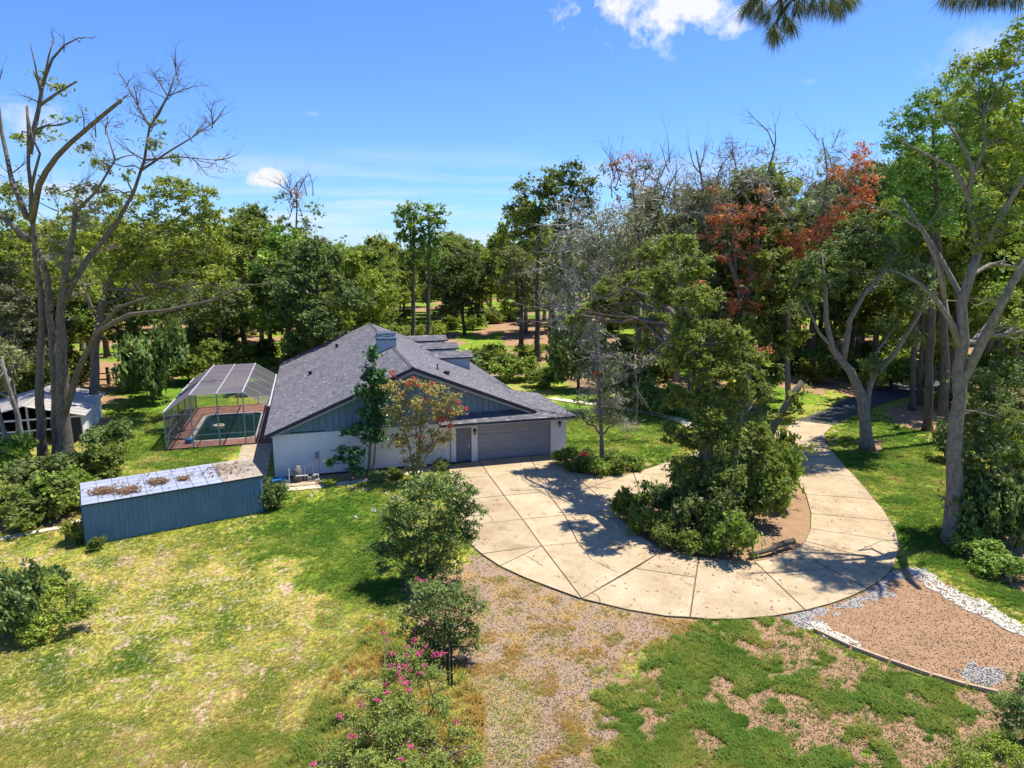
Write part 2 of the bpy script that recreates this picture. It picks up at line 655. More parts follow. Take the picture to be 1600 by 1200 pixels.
M['blade'] = blade_material('blade', [(0, (.54, .38, .19)), (.26, (.42, .36, .09)), (.5, (.25, .30, .045)), (1, (.09, .20, .02))])
M['weed'] = blade_material('weed', [(0, (.50, .30, .07)), (.22, (.44, .36, .09)), (.42, (.25, .32, .055)), (1, (.12, .245, .03))])
M['stone_inst'] = blade_material('stone_inst', [(0, (.14, .10, .075)), (.5, (.29, .21, .155)), (1, (.50, .40, .32))])
M['stone_blue'] = blade_material('stone_blue', [(0, (.17, .155, .145)), (.5, (.35, .325, .305)), (1, (.56, .525, .50))])
M['white_inst'] = blade_material('white_inst', [(0, (.42, .38, .28)), (.4, (.74, .70, .58)), (1, (.90, .87, .78))])
M['chip_inst'] = blade_material('chip_inst', [(0, (.20, .125, .08)), (.5, (.36, .235, .145)), (1, (.52, .385, .26))])

# ------------------------------------------------------------------ ground


def poly_px(pts, z=0.0):
    return np.array([tuple(G(x, y, z))[:2] for x, y in pts])


def inside(poly, X, Y):
    r = np.zeros(X.shape, bool)
    n = len(poly)
    j = n - 1
    for i in range(n):
        xi, yi = poly[i]
        xj, yj = poly[j]
        c = ((yi > Y) != (yj > Y)) & (X < (xj - xi) * (Y - yi) / ((yj - yi) if yj != yi else 1e-9) + xi)
        r ^= c
        j = i
    return r


def vnoise(X, Y, s, seed=0):
    """cheap smooth value noise in numpy"""
    r = np.random.default_rng(seed)
    g = r.random((64, 64))
    x, y = X / s, Y / s
    xi, yi = np.floor(x).astype(int), np.floor(y).astype(int)
    fx, fy = x - xi, y - yi
    fx, fy = fx * fx * (3 - 2 * fx), fy * fy * (3 - 2 * fy)
    a = g[xi % 64, yi % 64]
    b = g[(xi + 1) % 64, yi % 64]
    c = g[xi % 64, (yi + 1) % 64]
    d = g[(xi + 1) % 64, (yi + 1) % 64]
    return (a * (1 - fx) + b * fx) * (1 - fy) + (c * (1 - fx) + d * fx) * fy


def fbm(X, Y, s, seed=0):
    return (vnoise(X, Y, s, seed) * .5 + vnoise(X, Y, s / 2.1, seed + 1) * .27 + vnoise(X, Y, s / 4.3, seed + 2) * .15 + vnoise(X, Y, s / 9, seed + 3) * .08)


Z_GRAVEL = poly_px([(725, 862), (745, 845), (800, 870), (909, 905), (1000, 925), (1080, 935), (1085, 960), (1060, 985), (1020, 1000), (975, 1060), (940, 1130), (925, 1215), (715, 1215), (720, 1100), (715, 1000), (735, 930), (725, 890)])
Z_PATCH = poly_px([(925, 1215), (940, 1130), (975, 1060), (1010, 1000), (1050, 985), (1090, 940), (1225, 935), (1300, 1006), (1380, 1038), (1470, 1062), (1560, 1082), (1600, 1105), (1650, 1215)])
Z_MULCHDRIVE = poly_px([(1225, 960), (1330, 935), (1390, 900), (1420, 885), (1470, 905), (1600, 995), (1660, 1030), (1660, 1100), (1560, 1080), (1470, 1058), (1400, 1036), (1330, 1014), (1270, 985)])
Z_BLUEGRAVEL = [poly_px([(1222, 960), (1310, 940), (1360, 918), (1392, 888), (1425, 888), (1395, 922), (1350, 938), (1290, 958), (1262, 975), (1240, 972)]),
                poly_px([(1495, 1050), (1530, 1042), (1565, 1062), (1560, 1080), (1510, 1068)])]
Z_WHITE = [poly_px([(1412, 885), (1440, 886), (1500, 925), (1560, 955), (1640, 990), (1640, 1012), (1560, 978), (1500, 950), (1450, 915)]),
           poly_px([(1262, 972), (1290, 974), (1320, 994), (1350, 1012), (1325, 1010), (1285, 996)])]
Z_ISLAND = poly_px([(952, 790), (972, 777), (1000, 770), (1040, 767), (1085, 753), (1150, 746), (1200, 745), (1245, 753), (1259, 772), (1267, 802), (1266, 826), (1258, 845), (1240, 860), (1210, 870), (1179, 877), (1135, 875), (1092, 870), (1036, 860), (1000, 836), (985, 825)])
Z_MULCH = [poly_px([(1335, 690), (1355, 685), (1385, 690), (1375, 705), (1345, 706)]),
           poly_px([(1385, 655), (1400, 635), (1470, 622), (1480, 640), (1470, 665), (1430, 672)]),
           poly_px([(1190, 590), (1240, 588), (1300, 602), (1290, 618), (1220, 606)]),
           poly_px([(440, 760), (460, 735), (620, 712), (712, 715), (706, 730), (620, 742), (560, 752)]),
           poly_px([(868, 712), (890, 710), (1000, 715), (1012, 728), (985, 740), (940, 744), (900, 738)]),
           poly_px([(120, 690), (150, 655), (170, 640), (178, 650), (150, 690), (135, 705)]),
           poly_px([(1500, 850), (1540, 810), (1620, 820), (1640, 930), (1590, 925), (1530, 880)]),
           poly_px([(-60, 800), (0, 770), (110, 800), (130, 830), (60, 822), (-60, 845)]),
           poly_px([(780, 515), (880, 505), (900, 530), (840, 545), (790, 540)]),
           poly_px([(170, 570), (260, 565), (270, 590), (190, 592)]),
           poly_px([(640, 905), (700, 890), (750, 890), (770, 930), (745, 1000), (715, 1060), (660, 1010)])]
Z_HOUSEGRAVEL = poly_px([(436, 762), (442, 742), (560, 728), (600, 735), (560, 752)])
Z_LUSH = [poly_px([(400, 830), (470, 790), (580, 762), (640, 800), (640, 900), (600, 960), (520, 950), (460, 900), (400, 850)]),
          poly_px([(150, 690), (220, 590), (300, 560), (420, 690), (330, 740), (230, 740)]),
          poly_px([(860, 650), (870, 600), (1070, 650), (1075, 700), (990, 738), (940, 725), (880, 710)]),
          poly_px([(1290, 680), (1330, 655), (1420, 665), (1500, 760), (1600, 850), (1650, 960), (1440, 890), (1400, 830), (1340, 750), (1295, 700)]),
          poly_px([(-200, 520), (30, 505), (50, 560), (-200, 570)]),
          poly_px([(1150, 560), (1240, 575), (1300, 600), (1260, 640), (1190, 640)]),
          poly_px([(750, 545), (830, 540), (880, 600), (800, 590)])]

Z_DRY = poly_px([(-100, 860), (200, 850), (470, 880), (540, 1000), (600, 1215), (-200, 1215)])
xs = np.concatenate([-np.geomspace(34, 700, 46)[::-1], np.arange(-33.7, 36.1, .3), np.geomspace(36.5, 700, 44)])
ys = np.concatenate([[-500, -200, -80, -30, -10, 0, 5, 9, 12], np.arange(14, 62, .3), np.arange(62.5, 95, .8), np.geomspace(96.5, 2200, 60)])
XX, YY = np.meshgrid(xs, ys)
gx, gy = XX.ravel(), YY.ravel()


def zone_weight(polys, X, Y, soft=.0, seed=0):
    if isinstance(polys, np.ndarray):
        polys = [polys]
    jx = (fbm(X, Y, 1.6, 40 + seed) - .5) * soft * 2
    jy = (fbm(X + 31, Y + 7, 1.6, 50 + seed) - .5) * soft * 2
    jx = jx + (vnoise(X, Y, .33, 70 + seed) - .5) * soft * .9
    jy = jy + (vnoise(X + 9, Y, .33, 80 + seed) - .5) * soft * .9
    r = np.zeros(X.shape, bool)
    for p in polys:
        r |= inside(p, X + jx, Y + jy)
    return r


def masks(X, Y):
    """red = mulch, green = gravel, blue = dry; lush separately"""
    mulch = zone_weight(Z_MULCH, X, Y, .7, 1).astype(float)
    far_floor = np.clip((Y - 62) / 12, 0, 1) * np.clip((fbm(X, Y, 9, 77) - .47) * 9, 0, 1)
    side = ((X < -38) | (X > 33)) & (Y > 34)
    far_floor = np.maximum(far_floor, side * np.clip((fbm(X, Y, 7, 78) - .42) * 9, 0, 1))
    mulch = np.maximum(mulch, far_floor * .85)
    mulch = np.maximum(mulch, zone_weight(Z_ISLAND, X, Y, .1, 2))
    md = zone_weight(Z_MULCHDRIVE, X, Y, .25, 3)
    mulch = np.maximum(mulch, md)
    patch = zone_weight(Z_PATCH, X, Y, 1.2, 4)
    pn = fbm(X, Y, .95, 90) + .20 * (vnoise(X, Y, .4, 91) - .5) + np.clip((X - 6.0) / 28, -.10, .10) + .014
    pm = np.clip((pn - .49) * 5.5, 0, 1)
    mulch = np.where(patch, pm * .95, mulch)
    grav = zone_weight(Z_GRAVEL, X, Y, 1.2, 5).astype(float)
    gn = np.clip((fbm(X, Y, 3.2, 95) - .40) * 8, 0, 1)
    gravel = np.maximum(grav * (.55 + .45 * gn), zone_weight(Z_HOUSEGRAVEL, X, Y, .4, 6) * .9)
    blue = zone_weight(Z_BLUEGRAVEL, X, Y, .8, 7).astype(float)
    lush = zone_weight(Z_LUSH, X, Y, 2.0, 8).astype(float) * .75
    lush = np.maximum(lush, patch * 1.0)
    lush = np.maximum(lush, (Y > 75) * .45)
    lush = lush - .15 * zone_weight(Z_DRY, X, Y, 3.0, 12)
    return mulch, gravel, blue, lush, patch, grav, md


m_mulch, m_gravel, m_blue, m_lush, m_patch, m_grav, m_md = masks(gx, gy)
# slight unevenness in the open lawn, none under the paving
gz = (fbm(gx, gy, 6, 3) - .5) * .06 - .035
_du = (gx + 14.6034) * math.cos(D2R(16.6265)) + (gy - 40.3161) * math.sin(D2R(16.6265))
_dv = -(gx + 14.6034) * math.sin(D2R(16.6265)) + (gy - 40.3161) * math.cos(D2R(16.6265))
gz = np.where((_du > -7.3) & (_du < -.3) & (_dv > 9.3) & (_dv < 22.6), -.6, gz)
nx, ny = len(xs), len(ys)
idx = np.arange(nx * ny).reshape(ny, nx)
q = np.stack([idx[:-1, :-1], idx[:-1, 1:], idx[1:, 1:], idx[1:, :-1]], -1).reshape(-1, 4)
me = bpy.data.meshes.new('ground')
me.vertices.add(nx * ny)
me.vertices.foreach_set('co', np.stack([gx, gy, gz], -1).ravel().astype(np.float32))
me.loops.add(q.size)
me.loops.foreach_set('vertex_index', q.ravel().astype(np.int32))
me.polygons.add(len(q))
me.polygons.foreach_set('loop_start', np.arange(0, q.size, 4, dtype=np.int32))
for nm, arr in (('mulch', m_mulch), ('gravel', m_gravel), ('blue', m_blue), ('lush', m_lush)):
    a = me.attributes.new(nm, 'FLOAT', 'POINT')
    a.data.foreach_set('value', arr.astype(np.float32))
me.polygons.foreach_set('use_smooth', [True] * len(q))
me.update(calc_edges=True)


def ground_material():
    m, n, l, b = new_mat('ground')
    pos = n.new('ShaderNodeNewGeometry').outputs['Position']
    fine = noise(n, l, 9, 8, .75, pos)
    mid = noise(n, l, 1.1, 7, .68, pos, .6)
    big = noise(n, l, .16, 4, .6, pos, .5)
    vfine = noise(n, l, 34, 5, .75, pos)
    lush = attr(n, 'lush').outputs['Fac']
    # grass: straw -> yellow green -> green
    gsel = math_node(n, l, 'ADD', math_node(n, l, 'MULTIPLY', mid, 1.15), math_node(n, l, 'MULTIPLY', big, .32))
    gsel = math_node(n, l, 'SUBTRACT', gsel, .085)
    gsel = math_node(n, l, 'ADD', gsel, math_node(n, l, 'MULTIPLY', lush, .26))
    gsel = math_node(n, l, 'SUBTRACT', gsel, .13)
    grass = ramp(n, l, gsel, [(.28, (.54, .37, .22)), (.37, (.44, .35, .11)), (.46, (.34, .33, .05)), (.57, (.20, .275, .028)), (.8, (.10, .205, .02))])
    grass = mixrgb(n, l, .9, grass, ramp(n, l, fine, [(.34, (.34, .40, .34)), (.5, (1, 1, 1)), (.66, (1.45, 1.36, 1.25))]), 'MULTIPLY')
    # bare sandy spots
    bare = math_node(n, l, 'SUBTRACT', math_node(n, l, 'ADD', math_node(n, l, 'MULTIPLY', fine, .45), math_node(n, l, 'MULTIPLY', mid, .75)), math_node(n, l, 'MULTIPLY', lush, .2))
    bsel = ramp(n, l, bare, [(.645, (0, 0, 0)), (.71, (1, 1, 1))])
    sand = ramp(n, l, vfine, [(.3, (.44, .29, .20)), (.7, (.62, .47, .34))])
    c = mixrgb(n, l, bsel, grass, sand)
    jit = math_node(n, l, 'MULTIPLY', math_node(n, l, 'SUBTRACT', fine, .5), 1.5)

    def sel(name, k=4.0, th=.5):
        a = attr(n, name).outputs['Fac']
        s = math_node(n, l, 'ADD', a, jit)
        return math_node(n, l, 'MULTIPLY', math_node(n, l, 'SUBTRACT', s, th - .5 / k), k, clamp=True)
    mul = ramp(n, l, vfine, [(.28, (.17, .10, .055)), (.5, (.33, .21, .122)), (.72, (.49, .345, .22))])
    mul = mixrgb(n, l, .7, mul, ramp(n, l, mid, [(.3, (.75, .7, .66)), (.7, (1.25, 1.2, 1.18))]), 'MULTIPLY')
    c = mixrgb(n, l, sel('mulch'), c, mul)
    gr = ramp(n, l, vfine, [(.28, (.14, .095, .065)), (.5, (.32, .225, .155)), (.72, (.50, .38, .28))])
    gr = mixrgb(n, l, ramp(n, l, mid, [(.47, (0, 0, 0)), (.64, (.85, .85, .85))]), gr, mixrgb(n, l, vfine, (.26, .15, .035), (.46, .30, .085)))
    c = mixrgb(n, l, sel('gravel'), c, gr)
    bl = ramp(n, l, vfine, [(.28, (.16, .145, .135)), (.5, (.33, .305, .285)), (.72, (.50, .47, .44))])
    c = mixrgb(n, l, sel('blue'), c, bl)
    l.new(c, b.inputs['Base Color'])
    b.inputs['Roughness'].default_value = .95
    set_spec(b, .1)
    bump(n, l, b, math_node(n, l, 'ADD', fine, math_node(n, l, 'MULTIPLY', vfine, .5)), .8, .06)
    return m


me.materials.append(ground_material())
ground = obj('ground', me)
tag(ground, 'lawn and bare soil of the lot reaching back under the woods', None, None, 'structure')

# ------------------------------------------------------------------ driveway, road, paths
SLABS = [
    [(700, 727), (748, 719), (765, 743.6), (703, 747)],
    [(703, 747), (765, 743.6), (787.5, 774), (708, 782)],
    [(708, 782), (787.5, 774), (816.5, 811), (720, 822)],
    [(720, 822), (816.5, 811), (846.5, 852.5), (752, 865), (735, 850)],
    [(752, 865), (846.5, 852.5), (781, 884)],
    [(781, 884), (846.5, 852.5), (909, 935), (865, 919), (820, 902)],
    [(748, 719), (827, 712.3), (840, 735.7), (765, 743.6)],
    [(827, 712.3), (878, 707.8), (884, 731), (840, 735.7)],
    [(765, 743.6), (840, 735.7), (884, 731), (920, 762), (787.5, 774)],
    [(884, 731), (905, 739), (940, 744), (990, 739), (920, 762)],
    [(787.5, 774), (854, 768), (882, 804.5), (816.5, 811)],
    [(854, 768), (920, 762), (952, 790), (960, 797), (882, 804.5)],
    [(816.5, 811), (882, 804.5), (903, 848), (846.5, 852.5)],
    [(882, 804.5), (960, 797), (985, 825), (1000, 836), (903, 848)],
    [(846.5, 852.5), (903, 848), (1000, 836), (1036, 860), (909, 935)],
    [(909, 935), (992, 888), (1087, 902), (1078, 964), (1040, 962), (980, 952)],
    [(992, 888), (1036, 860), (1092, 870), (1087, 902)],
    [(1092, 870), (1135, 875), (1179, 877), (1258.5, 953), (1210, 962), (1150, 967), (1110, 967), (1078, 964), (1087, 902)],
    [(1179, 877), (1210, 870), (1240, 860), (1355, 919), (1330, 931), (1300, 942), (1258.5, 953)],
    [(1240, 860), (1258, 845), (1397, 882), (1388, 895), (1375, 907), (1355, 919)],
    [(1258, 845), (1266, 826), (1404, 846), (1403, 865), (1397, 882)],
    [(1266, 826), (1267, 802), (1391, 814), (1400, 830), (1404, 846)],
    [(1267, 802), (1259, 772), (1366, 780), (1380, 795), (1391, 814)],
    [(1259, 772), (1245, 753), (1237, 735), (1337, 745), (1352, 762), (1366, 780)],
    [(1237, 735), (1225, 712), (1308, 714), (1322, 730), (1337, 745)],
    [(1225, 712), (1222, 688), (1290, 690), (1297, 702), (1308, 714)],
    [(1222, 688), (1225, 672), (1243, 657), (1302, 664), (1288, 678), (1290, 690)],
    [(920, 762), (990, 739), (1000, 770), (972, 777), (952, 790)],
    [(990, 739), (1060, 716), (1085, 753), (1040, 767), (1000, 770)],
    [(1060, 716), (1120, 697), (1150, 746), (1085, 753)],
    [(1120, 697), (1175, 676), (1222, 672), (1222, 688), (1237, 735), (1245, 753), (1200, 745), (1150, 746)],
]


def inset_poly(p, d):
    """2-D polygon moved inwards by d (vertex order either way)"""
    n = len(p)
    area = sum(p[i][0] * p[(i + 1) % n][1] - p[(i + 1) % n][0] * p[i][1] for i in range(n)) / 2
    if area < 0:
        p = p[::-1]
    out = []
    for i in range(n):
        a, b, c = Vector(p[i - 1]), Vector(p[i]), Vector(p[(i + 1) % n])
        e1, e2 = (b - a).normalized(), (c - b).normalized()
        n1, n2 = Vector((-e1.y, e1.x)), Vector((-e2.y, e2.x))
        m_ = (n1 + n2)
        m_ = m_ / max(m_.dot(n1), .35)
        out.append(b + m_ * d)
    return out


drive = MB()
for s in SLABS:
    p = [tuple(G(x, y, .012))[:2] for x, y in s]
    p = inset_poly(p, 0)
    drive.add([(a.x, a.y, .012) for a in p], [tuple(range(len(p)))])
driveway = drive.build('driveway', M['joint'])
tag(driveway, 'looping exposed aggregate driveway of tan slabs round the planted island', None, None, 'structure')
rs = random.Random(3)
for k, s in enumerate(SLABS):
    p = inset_poly([tuple(G(x, y, .05))[:2] for x, y in s], .028)
    t = {10: .95, 12: .9, 0: .3, 1: .35, 2: .4, 3: .35, 8: .62}.get(k, rs.uniform(.4, .8))
    zt = .05 + rs.uniform(-.004, .004)
    pi = inset_poly([tuple(a) for a in p], .012)
    n_ = len(p)
    mb = MB()
    mb.add([(a.x, a.y, .014) for a in p] + [(a.x, a.y, zt - .01) for a in p] + [(a.x, a.y, zt) for a in pi],
           [(i, (i + 1) % n_, n_ + (i + 1) % n_, n_ + i) for i in range(n_)] +
           [(n_ + i, n_ + (i + 1) % n_, 2 * n_ + (i + 1) % n_, 2 * n_ + i) for i in range(n_)] + [tuple(range(2 * n_, 3 * n_))], t)
    mb.build('slab', M['concrete'], driveway)


def strip(mb, pts, wd, z, th=0.0, jitter=0):
    """flat ribbon along ground points"""
    pts = [Vector((p[0], p[1])) for p in pts]
    L_, R_ = [], []
    for i, p in enumerate(pts):
        d = (pts[min(i + 1, len(pts) - 1)] - pts[max(i - 1, 0)]).normalized()
        nrm = Vector((-d.y, d.x)) * (wd / 2 * (1 + random.uniform(-jitter, jitter)))
        L_.append(p + nrm)
        R_.append(p - nrm)
    for i in range(len(pts) - 1):
        a = [L_[i], R_[i], R_[i + 1], L_[i + 1]]
        if th:
            mb.prism([(q_.x, q_.y, z - th) for q_ in a], (0, 0, th))
        else:
            mb.add([(q_.x, q_.y, z) for q_ in a], [(0, 1, 2, 3)])
    return mb


def wiggle(a, b, n, amp):
    a, b = Vector(a), Vector(b)
    d = (b - a)
    nrm = Vector((-d.y, d.x)).normalized()
    return [a + d * (i / n) + nrm * (random.uniform(-amp, amp) if 0 < i < n else 0) for i in range(n + 1)]


CRACKS = [[(820, 739), (840, 752), (855, 768)], [(862, 736), (880, 750), (889, 764)], [(905, 849), (925, 875), (966, 895)],
          [(924, 926), (935, 932), (938, 942)], [(822, 868), (840, 878), (848, 884)], [(758, 798), (770, 814)], [(893, 806), (918, 827)], [(929, 744), (931, 757)]]
ck = MB()
for c in CRACKS:
    g = [tuple(G(x, y, .057))[:2] for x, y in c]
    pts = []
    for a, b in zip(g[:-1], g[1:]):
        pts += wiggle(a, b, 5, .05)[:-1]
    pts.append(Vector(g[-1]))
    strip(ck, pts, .035, .058, 0, .5)
ck.build('crack', M['joint'], driveway)

rd = MB()
up = [(1243, 657), (1290, 640), (1335, 618), (1400, 598), (1470, 585), (1560, 578), (1700, 572)]
lo = [(1302, 664), (1330, 650), (1390, 627), (1450, 610), (1510, 600), (1590, 592), (1730, 586)]
ug, lg = [G(*p, .01) for p in up], [G(*p, .01) for p in lo]
for i in range(len(up) - 1):
    rd.add([ug[i], lg[i], lg[i + 1], ug[i + 1]], [(0, 1, 2, 3)])
tag(rd.build('asphalt_road', M['asphalt']), 'dark asphalt drive curving into the woods at the right', None, None, 'structure')

pa = MB()
strip(pa, [tuple(G(*p))[:2] for p in [(862, 622), (900, 628), (950, 634), (1000, 642), (1060, 655), (1085, 668)]], 1.0, .02, .03)
tag(pa.build('garden_path', M['path_concrete']), 'pale narrow path crossing the lawn right of the garage', None, None, 'structure')
pa = MB()
strip(pa, [tuple(G(*p))[:2] for p in [(440, 766), (500, 760), (560, 752), (612, 744), (668, 734), (705, 727)]], .62, .02, .03)
tag(pa.build('edging_path', M['path_concrete']), 'pale concrete strip edging the gravel bed before the white gable wall', None, None, 'structure')
pa = MB()
strip(pa, [tuple(G(*p))[:2] for p in [(-40, 850), (30, 836), (105, 822), (128, 812)]], .42, .02, .03)
tag(pa.build('side_path', M['path_concrete']), 'narrow concrete strip left of the blue shed', None, None, 'structure')
pa = MB()
strip(pa, [tuple(G(*p))[:2] for p in [(-200, 530), (-40, 525), (40, 521), (120, 519)]], 3.2, .01)
tag(pa.build('sand_lane', M['path_concrete']), 'pale lane crossing the far field at the left edge', None, None, 'structure')

# timber edging between the mulch drive and the patchy grass
te = empty('timber_edging', G(1330, 1012))
tag(te, 'low timber edging between the mulch drive and the weedy patch', 'edging')
tp = [G(x, y) - te.location for x, y in [(1270, 984), (1330, 1012), (1390, 1034), (1455, 1056), (1510, 1072), (1562, 1084)]]
for a, b in zip(tp[:-1], tp[1:]):
    d = (b - a).normalized()
    MB().bar(a + d * .04 + Vector((0, 0, .05)), b - d * .04 + Vector((0, 0, .045)), .10, .11).build('board', M['timber'], te)

# ------------------------------------------------------------------ house (local axes: x along the gable wall, y away from the viewer)
HL = Vector((-14.6034, 40.3161, 0))
HROT = D2R(16.6265)
HU = Vector((math.cos(HROT), math.sin(HROT), 0))
HV = Vector((-math.sin(HROT), math.cos(HROT), 0))


def W(u, v, z=0):
    return HL + HU * u + HV * v + Vector((0, 0, z))


house = empty('house', HL, HROT)
tag(house, 'long low white house with grey shingle roof and attached double garage', 'house')
RU, RZ = 8.6, 6.64           # ridge
SL, SR = .415, .405
VB = 29.3


def zr(u):
    return RZ - (RU - u) * SL if u < RU else RZ - (u - RU) * SR


# walls
MB().box(0, 11.38, 0, .22, 0, 2.74).build('wall', M['white_wall'], house)
MB().box(12.44, 12.84, 0, .22, 0, 2.74).build('wall', M['white_wall'], house)
MB().box(18.02, 19.15, 0, .22, 0, 2.86).build('wall', M['white_wall'], house)
MB().box(11.38, 12.44, 0, .22, 2.38, 2.74).box(12.84, 18.02, 0, .22, 2.46, 2.84).build('lintel', M['white_wall'], house)
MB().box(0, .22, .22, VB, 0, 2.74).build('wall', M['white_wall'], house)
MB().box(18.93, 19.15, .22, 6.8, 0, 2.86).build('wall', M['white_wall'], house)
MB().box(17.5, 17.72, 6.8, VB, 0, 2.74).box(17.72, 19.15, 6.58, 6.8, 0, 2.8).build('wall', M['white_wall'], house)
MB().box(.22, 17.5, VB - .22, VB, 0, 2.74).build('wall', M['white_wall'], house)
# white pilaster strips on the wall
for uu in (.14, 10.62):
    MB().box(uu, uu + .11, -.045, -.003, 0.02, 2.66).build('trim', M['white_wall'], house)
MB().bar((9.05, -.06, .02), (9.05, -.06, 2.6), .06).build('downpipe', M['fascia_light'], house)
MB().bar((11.0, -.05, .02), (11.0, -.05, 2.7), .05).build('downpipe', M['door_grey'], house)
# side door
dr = MB().box(11.44, 12.38, .06, .11, .06, 2.34).build('door', M['door_grey'], house)
MB().box(11.38, 11.44, .0, .16, .03, 2.38).box(12.38, 12.44, .0, .16, .03, 2.38).box(11.44, 12.38, .0, .16, 2.34, 2.38).build('door_frame', M['blue_siding'], house)
kn = MB().box(12.24, 12.31, .03, .06, 1.0, 1.22).tube([(12.275, .03, 1.08), (12.275, -.03, 1.08), (12.20, -.04, 1.08)], .018, 6)
kn.build('handle', M['cap_metal'], dr)
MB().lathe((12.275, .045, 1.36), [(.03, 0), (.035, .02), (.03, .05)], 8).build('lock', M['cap_metal'], dr)
# garage door: four hinged sections
gd = MB().box(12.84, 12.90, .02, .16, .03, 2.46).box(17.96, 18.02, .02, .16, .03, 2.46).box(12.90, 17.96, .02, .16, 2.42, 2.46).build('garage_door_frame', M['fascia_light'], house)
for k in range(4):
    z0 = .05 + k * .592
    mb = MB().box(12.905, 17.955, .08, .12, z0, z0 + .582, .35 + .1 * k)
    for j in range(8):
        x0 = 12.95 + j * .625
        for zz in (.05, .32):
            mb.box(x0, x0 + .58, .066, .0795, z0 + zz, z0 + zz + .22, .3 + .1 * k)
    mb.build('panel', M['garage_grey'], gd)
MB().box(15.3, 15.55, .045, .065, .3, .34).build('handle', M['cap_metal'], gd)


# wall lanterns
def lantern(u, z):
    l = empty('wall_lantern', (u, 0, z), 0, house)
    MB().box(-.05, .05, -.03, -.002, -.12, .14).bar((0, -.03, .1), (0, -.14, .14), .03).build('bracket', M['black'], l)
    MB().lathe((0, -.15, 0), [(.02, -.26), (.075, -.20), (.08, -.19)], 6).build('lantern_foot', M['black'], l)
    MB().lathe((0, -.15, .03), [(.13, 0), (.10, .05), (.03, .12), (.01, .17)], 6).build('lantern_cap', M['black'], l)
    MB().lathe((0, -.15, -.17), [(.055, 0), (.085, .19)], 6).build('lamp_glass', M['lamp_glass'], l)
    mb = MB()
    for a in range(6):
        c, s_ = math.cos(a * math.pi / 3), math.sin(a * math.pi / 3)
        mb.bar((.06 * c, -.15 + .06 * s_, -.18), (.095 * c, -.15 + .095 * s_, .03), .016)
    mb.build('lantern_frame', M['black'], l)


lantern(12.64, 2.12)
lantern(18.62, 2.22)
# electric meter, pipes
mt = MB().box(2.42, 2.66, -.12, -.003, 1.1, 1.5).lathe((2.54, -.16, 1.32), [(.09, -.02), (.09, .06)], 10)
mt.build('meter_box', M['fascia_light'], house)
MB().tube([(2.6, -.05, 1.1), (2.62, -.06, .0)], .03, 6).tube([(2.46, -.05, 1.1), (2.3, -.08, 1.0), (2.2, -.05, 1.15), (2.2, -.04, 1.4)], .02, 5).build('conduit', M['pvc'], house)
# dark strip standing in for the thin shadow along the foot of the wall
MB().box(.0, 11.38, -.02, -.002, -.02, .09).build('wall_foot_shadow', M['fascia'], house)

# gable siding boards
gb = MB().prism([(0, .12, 2.74), (17.0, .12, 2.74), (16.9, .12, zr(16.9) - .1), (RU, .12, RZ - .12), (0, .12, 2.86)], (0, .1, 0)).build('gable_wall', M['blue_siding'], house)
bw = .40
x = 0.02
rb = random.Random(5)
while x < 16.6:
    x1 = min(x + bw - .022, 16.62)
    zb0 = 2.745 if x < 10.2 else 3.26
    zt = [max(zr(a) - .13, zb0 + .0) for a in (x, x1)]
    pts = [(x, -.012, zb0), (x1, -.012, zb0), (x1, -.012, zt[1])]
    if x < RU < x1:
        pts.append((RU, -.012, RZ - .13))
    pts.append((x, -.012, zt[0]))
    if max(zt) > zb0 + .03:
        MB().prism(pts, (0, .125, 0), rb.uniform(.1, .9)).build('board', M['blue_siding'], gb)
    x += bw
# dark strip standing in for the shadow line low on the gable's left end
MB().box(1.0, 3.1, -.04, -.014, 2.80, 2.86).build('gable_shadow_strip', M['fascia'], house)
# barge boards
VO = -.52


def rake(name, u0, u1, v, mat):
    a, b = (u0, v, zr(u0) - .10), (u1, v, zr(u1) - .10)
    return MB().bar(a, b, .05, .20, up=(0, 0, 1)).build(name, mat, house)


# ---------------- roof slabs + shingles
roofs = empty('roof', (0, 0, 0), 0, house)


def slab_poly(name, pts, th=.10, mat='fascia'):
    return MB().prism([(p[0], p[1], p[2] - th) for p in pts], (0, 0, th - .004)).build(name, M[mat], roofs)


def shingle_plane(name, origin, A, S, w_, h_, polys=None, seed=1, parent=None, hole=None):
    """origin: low corner; A unit vector along the courses, S unit vector up the slope (3-D)"""
    rr = np.random.default_rng(seed)
    ex, tab = .16, .30
    O, A, S = np.array(origin, float), np.array(A, float), np.array(S, float)
    Nn = np.cross(A, S)
    Nn /= np.linalg.norm(Nn)
    if Nn[2] < 0:
        Nn = -Nn
    V, T = [], []
    ncourse = int(h_ / ex)
    for i in range(ncourse + 1):
        s0 = i * ex
        s1 = min(s0 + ex + .03, h_)
        off = rr.uniform(-tab, 0)
        x0 = off
        while x0 < w_:
            wd = tab * rr.uniform(.6, 1.3)
            a, b = max(x0, 0), min(x0 + wd - .008, w_)
            x0 += wd
            if b - a < .03:
                continue
            ca, cs = (a + b) / 2, s0 + ex / 2
            if polys is not None and not any(inside(np.array(p_), np.array([ca]), np.array([cs]))[0] for p_ in polys):
                continue
            if hole is not None and hole(ca, cs):
                continue
            up_ = rr.uniform(.008, .022)
            p0, p1 = O + A * a + S * s0, O + A * b + S * s0
            p2, p3 = O + A * b + S * s1 + Nn * .004, O + A * a + S * s1 + Nn * .004
            t0, t1 = p0 + Nn * up_, p1 + Nn * up_
            t = min(1, max(0, rr.normal(.5, .24)))
            V.append((t0, t1, p2, p3))
            T.append(t)
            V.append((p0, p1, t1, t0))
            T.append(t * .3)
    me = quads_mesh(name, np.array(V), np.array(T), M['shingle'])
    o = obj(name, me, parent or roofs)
    o['kind'] = 'stuff'
    return o


